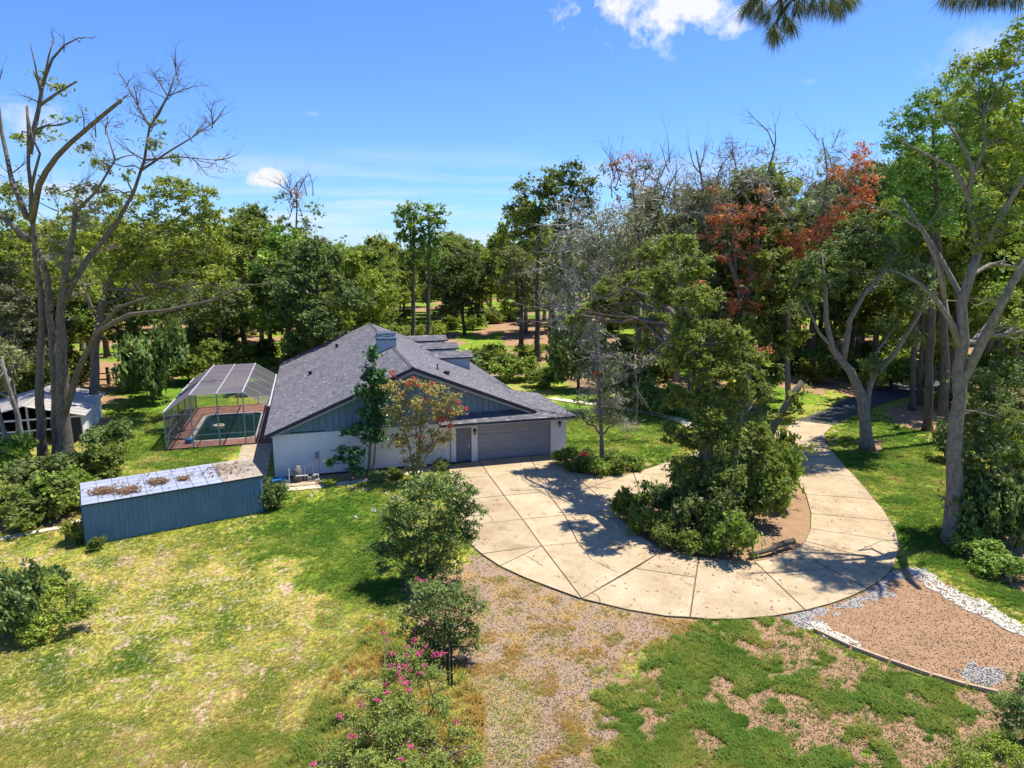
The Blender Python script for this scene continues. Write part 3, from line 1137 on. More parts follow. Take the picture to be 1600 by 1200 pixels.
EUL = -.40
zL = zr(EUL)
lw = math.hypot(RU - EUL, RZ - zL)
slab_poly('roof_slab', [(EUL, VO, zL), (RU, VO, RZ), (RU, VB + .1, RZ), (EUL, VB + .1, zL)])
SvL = ((RU - EUL) / lw, 0, (RZ - zL) / lw)
shingle_plane('shingles', (EUL - .03, VO - .03, zL - .012), (0, 1, 0), SvL, VB - VO + .16, lw + .03, seed=1)
# right slope: runs to 16.68 over the garage, to 18.3 behind it
UG, UM = 16.68, 18.3
rw = math.hypot(UM - RU, RZ - zr(UM))
SvR = (-(UM - RU) / rw, 0, (RZ - zr(UM)) / rw)
gs = math.hypot(UM - UG, zr(UG) - zr(UM))
slab_poly('roof_slab', [(RU, VO, RZ), (UG, VO, zr(UG)), (UG, 7, zr(UG)), (RU, 7, RZ)])
slab_poly('roof_slab', [(RU, 7, RZ), (UM, 7, zr(UM)), (UM, VB + .1, zr(UM)), (RU, VB + .1, RZ)])
shingle_plane('shingles', (UM, VO - .03, zr(UM)), (0, 1, 0), SvR, VB - VO + .16, rw,
              polys=[[(0, gs), (7 - VO, gs), (7 - VO, 0), (100, 0), (100, 100), (0, 100)]], seed=2)
# low slope to the right of the garage and the pent roof in front of it
VP, UE, ZE = -1.08, 19.42, 2.92
zg = zr(UG)
kr = (zg - ZE) / (UE - UG)
kp = (zg - ZE) / (0 - VP)
slab_poly('roof_slab', [(UE, VP, ZE), (UE, 7, ZE), (UG, 7, zg), (UG, 0, zg)])
slab_poly('roof_slab', [(10.15, VP, ZE), (UE, VP, ZE), (UG, 0, zg), (10.15, 0, zg)])
lr = math.hypot(UE - UG, zg - ZE)
shingle_plane('shingles', (UE + .02, VP - .02, ZE), (0, 1, 0), (-(UE - UG) / lr, 0, (zg - ZE) / lr), 7 - VP, lr, polys=[[(0, 0), (100, 0), (100, lr), (-VP, lr)]], seed=3)
lp = math.hypot(VP, zg - ZE)
shingle_plane('shingles', (10.12, VP - .02, ZE), (1, 0, 0), (0, -VP / lp, (zg - ZE) / lp), UE - 10.1, lp, polys=[[(0, 0), (UE - 10.12, 0), (UG - 10.12, lp), (0, lp)]], seed=4)
MB().prism([(UG, 6.98, zg - .05), (UE, 6.98, ZE - .1), (UM, 6.98, zr(UM) - .1)], (0, .03, 0)).build('gable_wall', M['blue_trim'], house)


def caps(name, a, b, wd=.28):
    a, b = Vector(a), Vector(b)
    d = b - a
    n_ = int(d.length / .3)
    mb = MB()
    rr = random.Random(9)
    side = d.cross(Vector((0, 0, 1))).normalized() * wd / 2
    for i in range(n_):
        p, q_ = a + d * (i / n_), a + d * ((i + 1.06) / n_)
        h1, h2 = Vector((0, 0, .030)), Vector((0, 0, .018))
        dn = Vector((0, 0, -.045))
        mb.add([p + side + dn + h1, p + h1, p - side + dn + h1, q_ + side + dn + h2, q_ + h2, q_ - side + dn + h2], [(0, 1, 4, 3), (1, 2, 5, 4)], rr.uniform(.05, .55))
    return mb.build(name, M['shingle'], roofs)


caps('ridge_cap', (RU, VO, RZ + .012), (RU, VB + .1, RZ + .012))
caps('hip_cap', (UE, VP, ZE + .02), (UG, 0, zg + .02), .22)
# fascias
MB().bar((EUL, VO - .03, zL - .12), (RU, VO - .03, RZ - .12), .05, .19).build('fascia', M['fascia'], roofs)
MB().bar((RU, VO - .031, RZ - .12), (UG + .1, VO - .031, zr(UG + .1) - .12), .05, .19).build('fascia', M['fascia'], roofs)
MB().bar((EUL + .3, VO + .03, zL - .02 - .10), (RU, VO + .03, RZ - .30), .05, .16).build('fascia', M['fascia_light'], roofs)
MB().bar((RU, VO + .031, RZ - .30), (UG - .2, VO + .031, zr(UG - .2) - .26), .05, .16).build('fascia', M['fascia_light'], roofs)
MB().bar((EUL - .02, VO, zL - .10), (EUL - .02, VB + .1, zL - .10), .04, .15).build('fascia', M['fascia_light'], roofs)
MB().bar((10.15, VP - .03, ZE - .07), (UE, VP - .03, ZE - .07), .04, .12).build('fascia', M['fascia'], roofs)
MB().bar((10.2, VP + .02, ZE - .17), (UE - .05, VP + .02, ZE - .17), .04, .10).build('fascia', M['fascia_light'], roofs)
MB().bar((UE + .01, VP, ZE - .10), (UE + .01, 7, ZE - .10), .04, .15).build('fascia', M['fascia'], roofs)
MB().prism([(10.2, VP + .05, ZE - .22), (UE - .1, VP + .05, ZE - .22), (UE - .1, -.003, ZE - .2), (10.2, -.003, ZE - .2)], (0, 0, .02)).build('soffit', M['fascia_light'], roofs)

# chimney
ch = empty('chimney', (7.46, 9.5, 0), 0, roofs)
cz = 7.22
MB().box(0, 1.36, 0, 1.7, 5.6, cz).build('chimney_stack', M['chimney_paint'], ch)
for k in range(6):
    MB().box(-.012, 1.372, -.014, -.001, 6.0 + k * .2, 6.186 + k * .2).build('board', M['chimney_paint'], ch)
MB().box(-.07, 1.43, -.08, 1.78, cz, cz + .09).build('chimney_cap', M['cap_dark'], ch)
MB().box(-.05, 1.41, -.06, -.02, cz + .092, cz + .22).box(-.05, 1.41, 1.72, 1.76, cz + .092, cz + .22).box(-.05, -.01, -.02, 1.72, cz + .092, cz + .22).box(1.37, 1.41, -.02, 1.72, cz + .092, cz + .22).build('cap_rim', M['cap_metal'], ch)
zt = cz + .44
for (a, b) in (((0, 0), (1, 1)), ((1, 0), (0, 1))):
    MB().bar((.02 + 1.32 * a[0], .03, cz + .22), (.02 + 1.32 * b[0], .03 + .003 * a[0], zt), .05, .04, up=(0, 1, 0)).build('cap_brace', M['cap_metal'], ch)
for xx in (.02, 1.34):
    for yy in (.03, 1.66):
        MB().bar((xx, yy, cz + .1), (xx, yy, zt), .05).build('cap_post', M['cap_metal'], ch)
MB().box(.06, 1.30, .08, 1.6, cz + .095, zt - .02).build('flue_shroud', M['blue_siding'], ch)
MB().box(-.03, 1.39, -.03, 1.71, zt, zt + .05).build('cap_lid', M['cap_dark'], ch)
MB().bar((-.03, -.03, zr(7.43) + .03), (1.14, -.03, zr(8.6) + .03), .05, .05).build('flashing', M['fascia'], ch)

# three gable dormers on the right slope
for i, (v0, z0) in enumerate(((14.0, 4.95), (19.7, 5.0), (25.2, 5.1))):
    d = empty('dormer', (0, v0, 0), 0, roofs)
    ui = RU + (RZ - z0) / SR
    ue = 15.95
    hw = 1.1
    zz = z0 + hw * .41
    uir = RU + (RZ - zz) / SR
    MB().prism([(ui + .1, .12, z0 - .02), (ue - .3, .12, z0 - .02), (ue - .3, .12, zr(ue - .3) + .02)], (0, .08, 0)).build('wall', M['blue_trim'], d)
    MB().prism([(ui + .1, 2 * hw - .2, z0 - .02), (ue - .3, 2 * hw - .2, z0 - .02), (ue - .3, 2 * hw - .2, zr(ue - .3) + .02)], (0, .08, 0)).build('wall', M['blue_trim'], d)
    MB().prism([(ue - .38, .2, zr(ue - .3)), (ue - .38, 2 * hw - .2, zr(ue - .3)), (ue - .38, 2 * hw - .2, z0), (ue - .38, hw, zz - .1), (ue - .38, .2, z0)], (.07, 0, 0)).build('wall', M['blue_trim'], d)
    MB().box(ue - .305, ue - .28, .55, 1.65, z0 - .85, z0 - .1).build('window', M['cap_dark'], d)
    rf = MB().prism([(ui - .1, 0, z0 - .06), (ue, 0, z0 - .06), (ue, hw, zz - .06), (uir - .1, hw, zz - .06)], (0, 0, .055)).prism([(ui - .1, 2 * hw, z0 - .06), (ue, 2 * hw, z0 - .06), (ue, hw, zz - .061), (uir - .1, hw, zz - .061)], (0, 0, .055)).build('dormer_roof', M['fascia'], d)
    ls = math.hypot(hw, zz - z0)
    for sgn in (0, 1):
        y0 = 0 if sgn == 0 else 2 * hw
        S_ = (0, hw / ls if sgn == 0 else -hw / ls, (zz - z0) / ls)
        pw = ue - uir + .1
        o = shingle_plane('shingles', (uir - .1, y0, z0), (1, 0, 0), S_, pw, ls, polys=[[(ui - uir, 0), (pw, 0), (pw, ls), (0, ls)]], seed=20 + i * 2 + sgn, parent=d)
    MB().bar((ui - .05, -.02, z0 - .06), (ue, -.02, z0 - .06), .03, .10).build('fascia', M['fascia'], d)

# roof vents and pipes
for (u, v, h) in ((4.9, 22.5, .25), (2.4, 14.0, .2), (10.9, 3.6, .0)):
    vz = zr(u)
    mb = MB()
    if h:
        mb.lathe((u, v, vz - .02), [(.13, 0), (.13, h), (.19, h), (.15, h + .09), (.03, h + .13)], 10)
    else:
        mb.tube([(u, v, vz - .05), (u, v, vz + .42)], .045, 8)
    mb.build('roof_vent', M['black'], roofs)
MB().lathe((11.35, 2.6, zr(11.35) - .03), [(.17, 0), (.17, .14), (.25, .15), (.2, .26), (.04, .30)], 10).build('roof_vent', M['black'], roofs)

# ------------------------------------------------------------------ pool, deck, screen cage (house axes)
deck = empty('pool_deck', W(-4.1, 16, 0), HROT)
tag(deck, 'brick red tiled pool deck inside the screen cage', None, None, 'structure')
PU0, PU1, PV0, PV1 = -6.25, -1.85, 10.7, 19.4


def rel(u, v):
    return u + 4.1, v - 16


mb = MB()
DZ = .06
for (a, b, c, d) in ((-7.6, -.05, 8.85, PV0 - .3), (-7.6, -.05, PV1 + .3, 23.1), (-7.6, PU0 - .3, PV0 - .3, PV1 + .3), (PU1 + .3, -.05, PV0 - .3, PV1 + .3)):
    x0, y0 = rel(a, c)
    x1, y1 = rel(b, d)
    mb.box(x0, x1, y0, y1, -.05, DZ - .02)
mb.build('deck_base', M['joint'], deck)
mb = MB()
rr = random.Random(4)
T_ = .42
u = -7.58
while u < -.1:
    v = 8.88
    while v < 23.0:
        cu, cv = u + T_ / 2, v + T_ / 2
        if not (PU0 - .3 < cu < PU1 + .3 and PV0 - .3 < cv < PV1 + .3) and u + T_ < .0:
            x0, y0 = rel(u, v)
            mb.box(x0, x0 + T_ - .02, y0, y0 + T_ - .02, DZ - .019, DZ + rr.uniform(-.003, .003), rr.random())
        v += T_
    u += T_
tag(mb.build('deck_tiles', M['deck_tile'], deck), kind='stuff')
pool = empty('swimming_pool', W((PU0 + PU1) / 2, (PV0 + PV1) / 2, 0), HROT)
tag(pool, 'rectangular swimming pool with dark green water and rounded corners', 'pool')
hw, hl = (PU1 - PU0) / 2, (PV1 - PV0) / 2
rp = []
for (cx, cy, a0) in ((hw - .6, hl - .6, 0), (-hw + .6, hl - .6, 90), (-hw + .6, -hl + .6, 180), (hw - .6, -hl + .6, 270)):
    for k in range(5):
        a = D2R(a0 + k * 22.5)
        rp.append((cx + .6 * math.cos(a), cy + .6 * math.sin(a)))
MB().add([(x_, y_, -.06) for x_, y_ in rp], [tuple(range(len(rp)))]).build('water', M['water'], pool)
mb = MB()
n_ = len(rp)
for i in range(n_):
    a, b = rp[i], rp[(i + 1) % n_]
    s = 1.075
    mb.add([(a[0], a[1], -.2), (b[0], b[1], -.2), (b[0], b[1], DZ), (a[0], a[1], DZ)], [(0, 1, 2, 3)])
mb.build('pool_wall', M['pool_plaster'], pool)
# stone coping pieces round the pool
loop = []
for i in range(n_):
    a, b = Vector(rp[i]), Vector(rp[(i + 1) % n_])
    k = max(1, int((b - a).length / .45))
    for j in range(k):
        loop.append(a + (b - a) * (j / k))
mb = MB()
for i in range(len(loop)):
    a, b = loop[i], loop[(i + 1) % len(loop)]
    d = (b - a).normalized()
    nr = Vector((d.y, -d.x))
    g = d * .008
    q_ = [a + g, b - g, b - g + nr * .30, a + g + nr * .30]
    mb.prism([(p_.x, p_.y, DZ - .03) for p_ in q_], (0, 0, .045), rr.random())
tag(mb.build('coping', M['coping'], pool), kind='stuff')
# filler corners between coping and tiles
mb = MB()
for sx in (-1, 1):
    for sy in (-1, 1):
        x0, x1 = sorted((sx * (hw + .3), sx * (hw - .3)))
        y0, y1 = sorted((sy * (hl + .3), sy * (hl - .3)))
        pts = [(sx * (hw + .3), sy * (hl + .3)), (sx * (hw + .3), sy * (hl - .5))]
        for k in range(5):
            a = math.pi / 2 * k / 4
            pts.append((sx * (hw - .6 + .88 * math.cos(a)), sy * (hl - .6 + .88 * math.sin(a))))
        pts.append((sx * (hw - .5), sy * (hl + .3)))
        MB().prism([(x_, y_, DZ - .04) for x_, y_ in pts], (0, 0, .037)).build('coping_corner', M['deck_tile'], pool)
# round sun-faded float ring on the water
fl = MB()
pts = [(.38 * math.cos(a), .38 * math.sin(a), 0) for a in np.linspace(0, 2 * math.pi, 17)]
fl.tube(pts, .075, 6, cap=False)
for a in range(4):
    c, s_ = math.cos(a * math.pi / 4 + .3) * .33, math.sin(a * math.pi / 4 + .3) * .33
    fl.bar((-c, -s_, 0), (c, s_, 0), .05, .03)
fo = fl.build('float_ring', M['path_concrete'], None, True)
fo.location = G(342, 665, -.02) + Vector((0, 0, .01))
tag(fo, 'round pale float drifting in the middle of the pool', 'pool float')

cage = empty('pool_cage', W(-4.1, 8.9, 0), HROT)
tag(cage, 'white framed screen cage with hipped roof over the pool', 'screen enclosure')
CU = [-7.6, -5.85, -4.1, -2.35, -.6]
CU_ = [c + 4.1 for c in CU]
CL = 14.1
ZE_, ZT = 2.7, 3.84
NB = 5
bw_ = CL / NB


def bar(name, a, b, wd, mat='grey_metal', hg=None):
    return MB().bar(a, b, wd, hg).build(name, M[mat], cage)


for y in (0, CL):
    bar('post', (CU_[0], y, .05), (CU_[0], y, ZE_), .09)
    for i in (1, 2, 3):
        bar('post', (CU_[i], y, .05), (CU_[i], y, ZT), .08)
    bar('post', (CU_[4] - (.0 if y else 1.1), y, .05), (CU_[4] - (.0 if y else 1.1), y, ZE_ if y else 2.25), .07)
bar('door_header', (CU_[3], -.0, 2.25), (CU_[4] - 1.1, 0, 2.25), .06)
for i in range(1, NB):
    bar('post', (CU_[0], i * bw_, .05), (CU_[0], i * bw_, ZE_), .07)
# rails
for y in (0, CL):
    bar('rail', (CU_[0], y - .001, .92), (CU_[4] - 1.1, y - .001, .92), .05)
    bar('rail', (CU_[0], y - .001, 2.45 if y == 0 else 2.4), (CU_[1], y - .001, 2.5 if y == 0 else 2.4), .05)
bar('rail', (CU_[0] + .001, 0, .92), (CU_[0] + .001, CL, .92), .05)
bar('brace', (CU_[0] + .002, 0, .1), (CU_[0] + .002, bw_ * 1.5, 2.6), .05)
bar('brace', (CU_[0] + .3, .001, .15), (CU_[0] + .9, .001, .5), .04)
# eaves, ridge-side beams (white), rafters
bar('eave_beam', (CU_[0], -.03, ZE_ + .02), (CU_[0], CL + .03, ZE_ + .02), .10, 'white_metal')
bar('eave_beam', (CU_[4], -.03, ZE_ + .02), (CU_[4], CL + .03, ZE_ + .02), .11, 'white_metal')
for i in (1, 2, 3):
    bar('roof_beam', (CU_[i], -.03, ZT + .03), (CU_[i], CL + .03, ZT + .03), .075 if i != 2 else .055, 'white_metal')
for k in range(NB + 1):
    y = k * bw_
    bar('rafter', (CU_[1], y, ZT), (CU_[3], y, ZT), .04, 'white_metal')
    bar('rafter', (CU_[0], y, ZE_), (CU_[1], y, ZT), .04, 'white_metal')
    bar('rafter', (CU_[3], y, ZT), (CU_[4], y, ZE_), .04, 'white_metal')


def screen(pts, mat):
    return MB().add(pts, [tuple(range(len(pts)))]).build('screen_panel', M[mat], cage)


for k in range(NB):
    y0, y1 = k * bw_ + .03, (k + 1) * bw_ - .03
    for i in (1, 2):
        screen([(CU_[i] + .04, y0, ZT + .01), (CU_[i + 1] - .04, y0, ZT + .01), (CU_[i + 1] - .04, y1, ZT + .01), (CU_[i] + .04, y1, ZT + .01)], 'screen_roof')
    screen([(CU_[0], y0, ZE_ + .02), (CU_[1], y0, ZT + .01), (CU_[1], y1, ZT + .01), (CU_[0], y1, ZE_ + .02)], 'screen_roof')
    screen([(CU_[3], y0, ZT + .01), (CU_[4], y0, ZE_ + .02), (CU_[4], y1, ZE_ + .02), (CU_[3], y1, ZT + .01)], 'screen_wall')
    screen([(CU_[0] + .01, y0, .08), (CU_[0] + .01, y1, .08), (CU_[0] + .01, y1, ZE_), (CU_[0] + .01, y0, ZE_)], 'screen_wall')
for y in (.012, CL - .012):
    screen([(CU_[0] + .05, y, .08), (CU_[1] - .04, y, .08), (CU_[1] - .04, y, ZT - .04), (CU_[0] + .05, y, ZE_ - .02)], 'screen_wall')
    for i in (1, 2):
        screen([(CU_[i] + .04, y, .08), (CU_[i + 1] - .04, y, .08), (CU_[i + 1] - .04, y, ZT - .04), (CU_[i] + .04, y, ZT - .04)], 'screen_wall')
    screen([(CU_[3] + .04, y, .08), (CU_[4], y, .08), (CU_[4], y, ZE_ - .02), (CU_[3] + .04, y, ZT - .04)], 'screen_wall')


# metal chairs and a lounger on the deck (small in the picture)
def patio_chair(name, label, loc, rz):
    t = empty(name, loc, rz)
    tag(t, label, 'chair', 'furniture on the pool deck')
    fr = MB()
    for sx in (-.26, .26):
        fr.tube([(sx, -.26, 0), (sx, -.24, .42), (sx, .22, .40), (sx, .34, .95)], .018, 5)
        fr.tube([(sx, .3, 0), (sx, .18, .42)], .018, 5)
        fr.tube([(sx, -.24, .62), (sx, .27, .62)], .02, 5)
    fr.build('frame', M['fascia'], t)
    MB().box(-.25, .25, -.22, .22, .40, .43).build('seat', M['pump'], t)
    mb_ = MB()
    mb_.prism([(-.24, .23, .46), (.24, .23, .46), (.24, .34, .94), (-.24, .34, .94)], (0, .02, 0))
    mb_.build('backrest', M['pump'], t)


patio_chair('patio_chair', 'dark metal patio chair near the left front corner of the cage', W(-6.9, 11.6, DZ), HROT + 1.4)
patio_chair('patio_chair', 'dark metal patio chair on the deck beside the house wall', W(-.9, 20.6, DZ), HROT - 1.4)
bt = MB()
bt.lathe((0, 0, 0), [(.2, 0), (.26, .05), (.27, .30), (.2, .38), (.05, .42)], 10)
b_ = bt.build('hose_tub', M['blue_plastic'])
b_.location = W(-6.35, 10.15, DZ)
tag(b_, 'small blue tub on the deck at the pool corner', 'tub')

# paver walk left of the house
pw = empty('paver_walk', W(-.9, 5.5, 0), HROT)
tag(pw, 'yellowish brick paver walk between cage and blue shed', None, None, 'structure')
mb = MB()
rr = random.Random(8)
base = MB()
walk = [(-2.9, -.45, 8.8, 2.2), (-2.9, -.45, 2.2, -.2)]
for (a, b, c, d) in ((-2.6, -.5, 2.2, 8.7), (-3.6, -.5, -.4, 2.2)):
    base.box(a + .9, b + .9, c - 5.5, d - 5.5, -.05, .005)
    v = c
    row = 0
    while v < d - .1:
        u = a - (row % 2) * .1
        while u < b - .05:
            mb.box(max(u, a) + .9, min(u + .2, b) + .9 - .012, v - 5.5, v - 5.5 + .11 - .012, .006, .03 + rr.uniform(-.004, .004), rr.random())
            u += .21
        v += .11
        row += 1
base.build('bedding', M['joint'], pw)
tag(mb.build('pavers', M['paver'], pw), kind='stuff')
# small paver pad by the pump
pp = MB()
for i in range(9):
    for j in range(5):
        pp.box(i * .21, i * .21 + .2, j * .11, j * .11 + .1, 0, .04 + rr.uniform(-.004, .004), rr.random())
po = pp.build('paver_pad', M['paver'])
po.location = W(.45, -1.9, 0)
po.rotation_euler = (0, 0, HROT)
tag(po, 'yellow brick pad in front of the pool pump', None, None, 'structure')

# pool pump and filter
pm = empty('pool_pump', W(1.35, -.85, 0), HROT)
tag(pm, 'pool pump and filter with white pipes beside the white wall', 'pool pump')
MB().lathe((0, 0, 0), [(.22, 0), (.27, .1), (.27, .62), (.2, .8), (.08, .9), (.06, 1.0)], 14).build('filter_tank', M['pump'], pm, True)
MB().lathe((.95, -.3, .12), [(.12, 0), (.14, .05), (.14, .25), (.05, .3)], 10).tube([(.6, -.3, .2), (.95, -.3, .2)], .12, 10).build('pump_motor', M['pump'], pm)
pv = MB()
for path in ([(-.5, -.15, 0), (-.5, -.15, .8), (-.45, -.15, .85)], [(.42, .1, 0), (.42, .1, .85), (.3, .1, .9), (.05, 0, .9)], [(.42, .1, .85), (.9, .12, 1.0), (.95, .12, .1)],
             [(-.1, -.32, .42), (.6, -.36, .42), (.6, -.36, .1), (1.3, -.36, .1)], [(1.2, -.3, 0), (1.2, -.3, .4), (.95, -.3, .42)]):
    pv.tube(path, .04, 7)
pv.build('pipe', M['pvc'], pm)
bk = MB().lathe((0, 0, 0), [(.17, 0), (.21, .34), (.19, .34), (.16, .03)], 12).build('bucket', M['blue_plastic'])
bk.location = W(.5, -1.15, 0)
tag(bk, 'blue plastic container by the corner of the white wall', 'bucket')
tb = MB().box(-.5, .5, -.3, .3, 0, .22).build('folded_tarp', M['blue_plastic'])
tb.location = W(.0, -.75, 0)
tb.rotation_euler = (0, 0, HROT + .2)
tag(tb, 'folded blue tarp at the left corner of the house', 'tarp')

# ------------------------------------------------------------------ blue shed
A_, B_ = G(135, 853), G(412, 800)
sang = math.atan2((B_ - A_).y, (B_ - A_).x)
SLN = (B_ - A_).length
shed = empty('metal_shed', A_, sang)
tag(shed, 'long blue corrugated metal shed with leaf litter on its flat roof', 'shed')


def corrugated(name, length, h0, h1, mat, pitch=.2, amp=.034, parent=None, place=None, nsheet=8):
    """vertical ribbed sheets from x=0 to length; returns sheet objects"""
    for k in range(nsheet):
        xa, xb = k * length / nsheet, (k + 1) * length / nsheet
        n = max(4, int((xb - xa) / pitch * 4))
        mb = MB()
        vs_ = []
        for i in range(n + 1):
            x = xa + (xb - xa) * i / n
            ph = (x / pitch) % 1
            y = -amp if .12 < ph < .45 else amp * .2
            if k % 2:
                y -= .004
            vs_.append((x, y))
        pts = [(x, y, h0) for x, y in vs_] + [(x, y, h1) for x, y in vs_] + [(x, y + .006, h0) for x, y in vs_] + [(x, y + .006, h1) for x, y in vs_]
        m_ = n + 1
        fs = [(i, i + 1, m_ + i + 1, m_ + i) for i in range(n)] + [(2 * m_ + i + 1, 2 * m_ + i, 3 * m_ + i, 3 * m_ + i + 1) for i in range(n)]
        fs += [(m_ + i, m_ + i + 1, 3 * m_ + i + 1, 3 * m_ + i) for i in range(n)]
        mb.add(pts, fs, random.random())
        o = mb.build(name, M[mat], parent)
        if place:
            place(o)


corrugated('wall_panel', SLN, .02, 2.0, 'shed_blue', parent=shed, nsheet=9)


def place_back(o):
    o.location = (SLN, 3.05, 0)
    o.rotation_euler = (0, 0, math.pi)


corrugated('wall_panel', SLN, .02, 2.1, 'shed_blue', parent=shed, place=place_back, nsheet=5)


def place_left(o):
    o.location = (-.02, 3.05, 0)
    o.rotation_euler = (0, 0, -math.pi / 2)


def place_right(o):
    o.location = (SLN + .02, 0, 0)
    o.rotation_euler = (0, 0, math.pi / 2)


corrugated('wall_panel', 3.05, .02, 2.02, 'shed_blue', parent=shed, place=place_left, nsheet=2)
corrugated('wall_panel', 3.05, .02, 2.02, 'shed_blue', parent=shed, place=place_right, nsheet=2)
MB().box(.04, SLN - .04, .04, 3.0, .01, 1.98).build('frame', M['fascia'], shed)
# roof sheets: white metal over three quarters, old boards over the rest
nsh = 9
for k in range(nsh):
    xa, xb = k * SLN * .765 / nsh, (k + 1) * SLN * .765 / nsh - .012
    mb = MB()
    mb.prism([(xa, -.1, 2.05), (xb, -.1, 2.05), (xb, 3.15, 2.19), (xa, 3.15, 2.19)], (0, 0, .015), random.random())
    mb.build('roof_sheet', M['shed_roof'], shed)
    MB().bar((xb + .006, -.1, 2.07), (xb + .006, 3.15, 2.21), .024, .03).build('roof_seam', M['door_grey'], shed)
for k in range(5):
    mb = MB()
    a = .35 + k * .6
    mb.bar((.05, a, 2.068 + a * .043 + .006), (SLN * .765 - .05, a, 2.068 + a * .043 + .006), .016, .012)
    mb.build('roof_strap', M['door_grey'], shed)
for k in range(13):
    y0 = -.1 + k * .25
    z0 = 2.05 + (y0 + .1) / 3.25 * .14
    MB().prism([(SLN * .765, y0, z0), (SLN + .08, y0, z0), (SLN + .08, y0 + .238, z0 + .01), (SLN * .765, y0 + .238, z0 + .01)], (0, 0, .022), random.random()).build('board', M['weathered_wood'], shed)
MB().bar((-.03, -.12, 2.02), (SLN + .1, -.12, 2.02), .03, .07).build('fascia', M['fascia'], shed)

# ------------------------------------------------------------------ small gabled shed at the far left
az = math.atan2(8.8, -3.6)
sm = empty('garden_shed', (-31.9, 49.3, 0), az - math.pi / 2)
tag(sm, 'small open shed with weathered tin gable roof behind the twin trunks', 'shed')
# local x: to the right across the gable, y: away. right eave at x=0, ridge at -3.4, left eave at -6.8
for sgn in (0, 1):
    nP = 10
    for k in range(nP):
        ya, yb = -.6 + k * .93, -.6 + (k + 1) * .93 - .01
        if sgn == 0:
            pts = [(.35, ya, 1.96), (-3.4, ya, 2.95), (-3.4, yb, 2.95), (.35, yb, 1.96)]
        else:
            pts = [(-7.15, ya, 1.96), (-3.4, ya, 2.951), (-3.4, yb, 2.951), (-7.15, yb, 1.96)]
        mb = MB().prism(pts, (0, 0, .02), random.random())
        mb.bar((pts[0][0], yb - .02, 1.99), (pts[1][0], yb - .02, 2.98), .05, .025)
        mb.build('roof_sheet', M['tin_roof'], sm)
MB().bar((-3.4, -.62, 2.98), (-3.4, 8.7, 2.98), .25, .04).build('ridge_cap', M['tin_roof'], sm)
MB().box(-.08, 0, 0, 8.2, 0, 1.95).build('wall', M['white_wall'], sm)
MB().prism([(-6.8, 8.2, 0), (-.08, 8.2, 0), (-.08, 8.2, 1.95), (-3.4, 8.2, 2.86), (-6.8, 8.2, 1.95)], (0, .08, 0)).build('wall', M['fascia'], sm)
MB().box(-6.8, -6.72, 0, 8.2, 0, 1.95).build('wall', M['fascia'], sm)
for xx in (-6.7, -5.0, -3.4, -1.7, -1.2):
    MB().box(xx, xx + .12, -.06, .06, 0, 1.98 + (3.4 - abs(xx + 3.4)) * .25).build('post', M['white_wall'], sm)
MB().box(-6.7, -1.6, -.09, -.061, 1.0, 1.12).box(-7.0, .2, -.3, -.26, 1.85, 1.98).build('rail', M['white_wall'], sm)
MB().box(-1.08, -.08, -.05, .0, 0, 1.95).build('wall', M['fascia'], sm)

# ------------------------------------------------------------------ foliage machinery


def leaf_quads(C, R, n_per, size, rr, flat=.75, up=.5, tint_c=None, aspect=1.7, hang=0.0):
    """C: (k,3) clump centres, R: (k,) radii; returns V,T"""
    k = len(C)
    n = k * n_per
    cid = np.repeat(np.arange(k), n_per)
    # every clump is a spray of short leafy twigs, not a ball
    ns = 6
    tw_ = rr.normal(size=(k, ns, 3))
    tw_[:, :, 2] = tw_[:, :, 2] * .75 + .22
    tw_ /= np.linalg.norm(tw_, axis=2)[:, :, None]
    tl = rr.uniform(.7, 1.75, (k, ns))
    si = rr.integers(0, ns, n)
    g = tw_[cid, si]
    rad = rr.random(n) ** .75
    off = g * (rad * tl[cid, si])[:, None] * R[cid][:, None]
    off += rr.normal(size=(n, 3)) * (R[cid] * .19)[:, None]
    off[:, 2] *= flat
    if hang:
        off[:, 2] -= rr.random(n) * hang
    c = C[cid] + off
    nr = rr.normal(size=(n, 3)) + g * .5
    nr[:, 2] += up * 2
    nr /= np.linalg.norm(nr, axis=1)[:, None]
    t = rr.normal(size=(n, 3))
    if hang:
        t = t * .25 + np.array([0, 0, -1])
    t -= nr * np.sum(t * nr, 1)[:, None]
    t /= np.linalg.norm(t, axis=1)[:, None]
    b = np.cross(nr, t)
    s = size * (.5 + 1.0 * rr.random(n) ** 1.4)[:, None] * (1.12 - .3 * rad)[:, None]
    L = t * s * .5 * aspect
    Wd = b * s * .5
    V = np.stack([c - L, c + Wd * .9 - L * .1, c + L, c - Wd * .9 + L * .1], 1)
    tc_ = rr.random(k) if tint_c is None else tint_c
    T = np.clip(.42 * tc_[cid] + .40 * rr.random(n) + .26 * rad, 0, 1)  # leaves further out get the lighter, sunlit tone
    return V, T


def lobe_clumps(lobes, rr, spacing, crad, shell=.55):
    """clump centres spread through the outer part of each ellipsoid"""
    C, R, Tn = [], [], []
    for (c, r) in lobes:
        area = 4 * math.pi * ((r[0] * r[1]) ** 1.6 / 3 + (r[0] * r[2]) ** 1.6 / 3 + (r[1] * r[2]) ** 1.6 / 3) ** (1 / 1.6)
        n = max(3, int(area / spacing ** 2))
        g = rr.normal(size=(n, 3))
        g[:, 2] += .25
        g /= np.linalg.norm(g, axis=1)[:, None]
        rad = shell + (1 - shell) * rr.random(n) + rr.normal(size=n) * .07
        p = np.array(c) + g * rad[:, None] * np.array(r)
        C.append(p)
        R.append(crad * rr.uniform(.6, 1.35, n))
        Tn.append(np.clip(rr.random(n) * .7 + .2 * rr.random(), 0, 1))
    return np.concatenate(C), np.concatenate(R), np.concatenate(Tn)


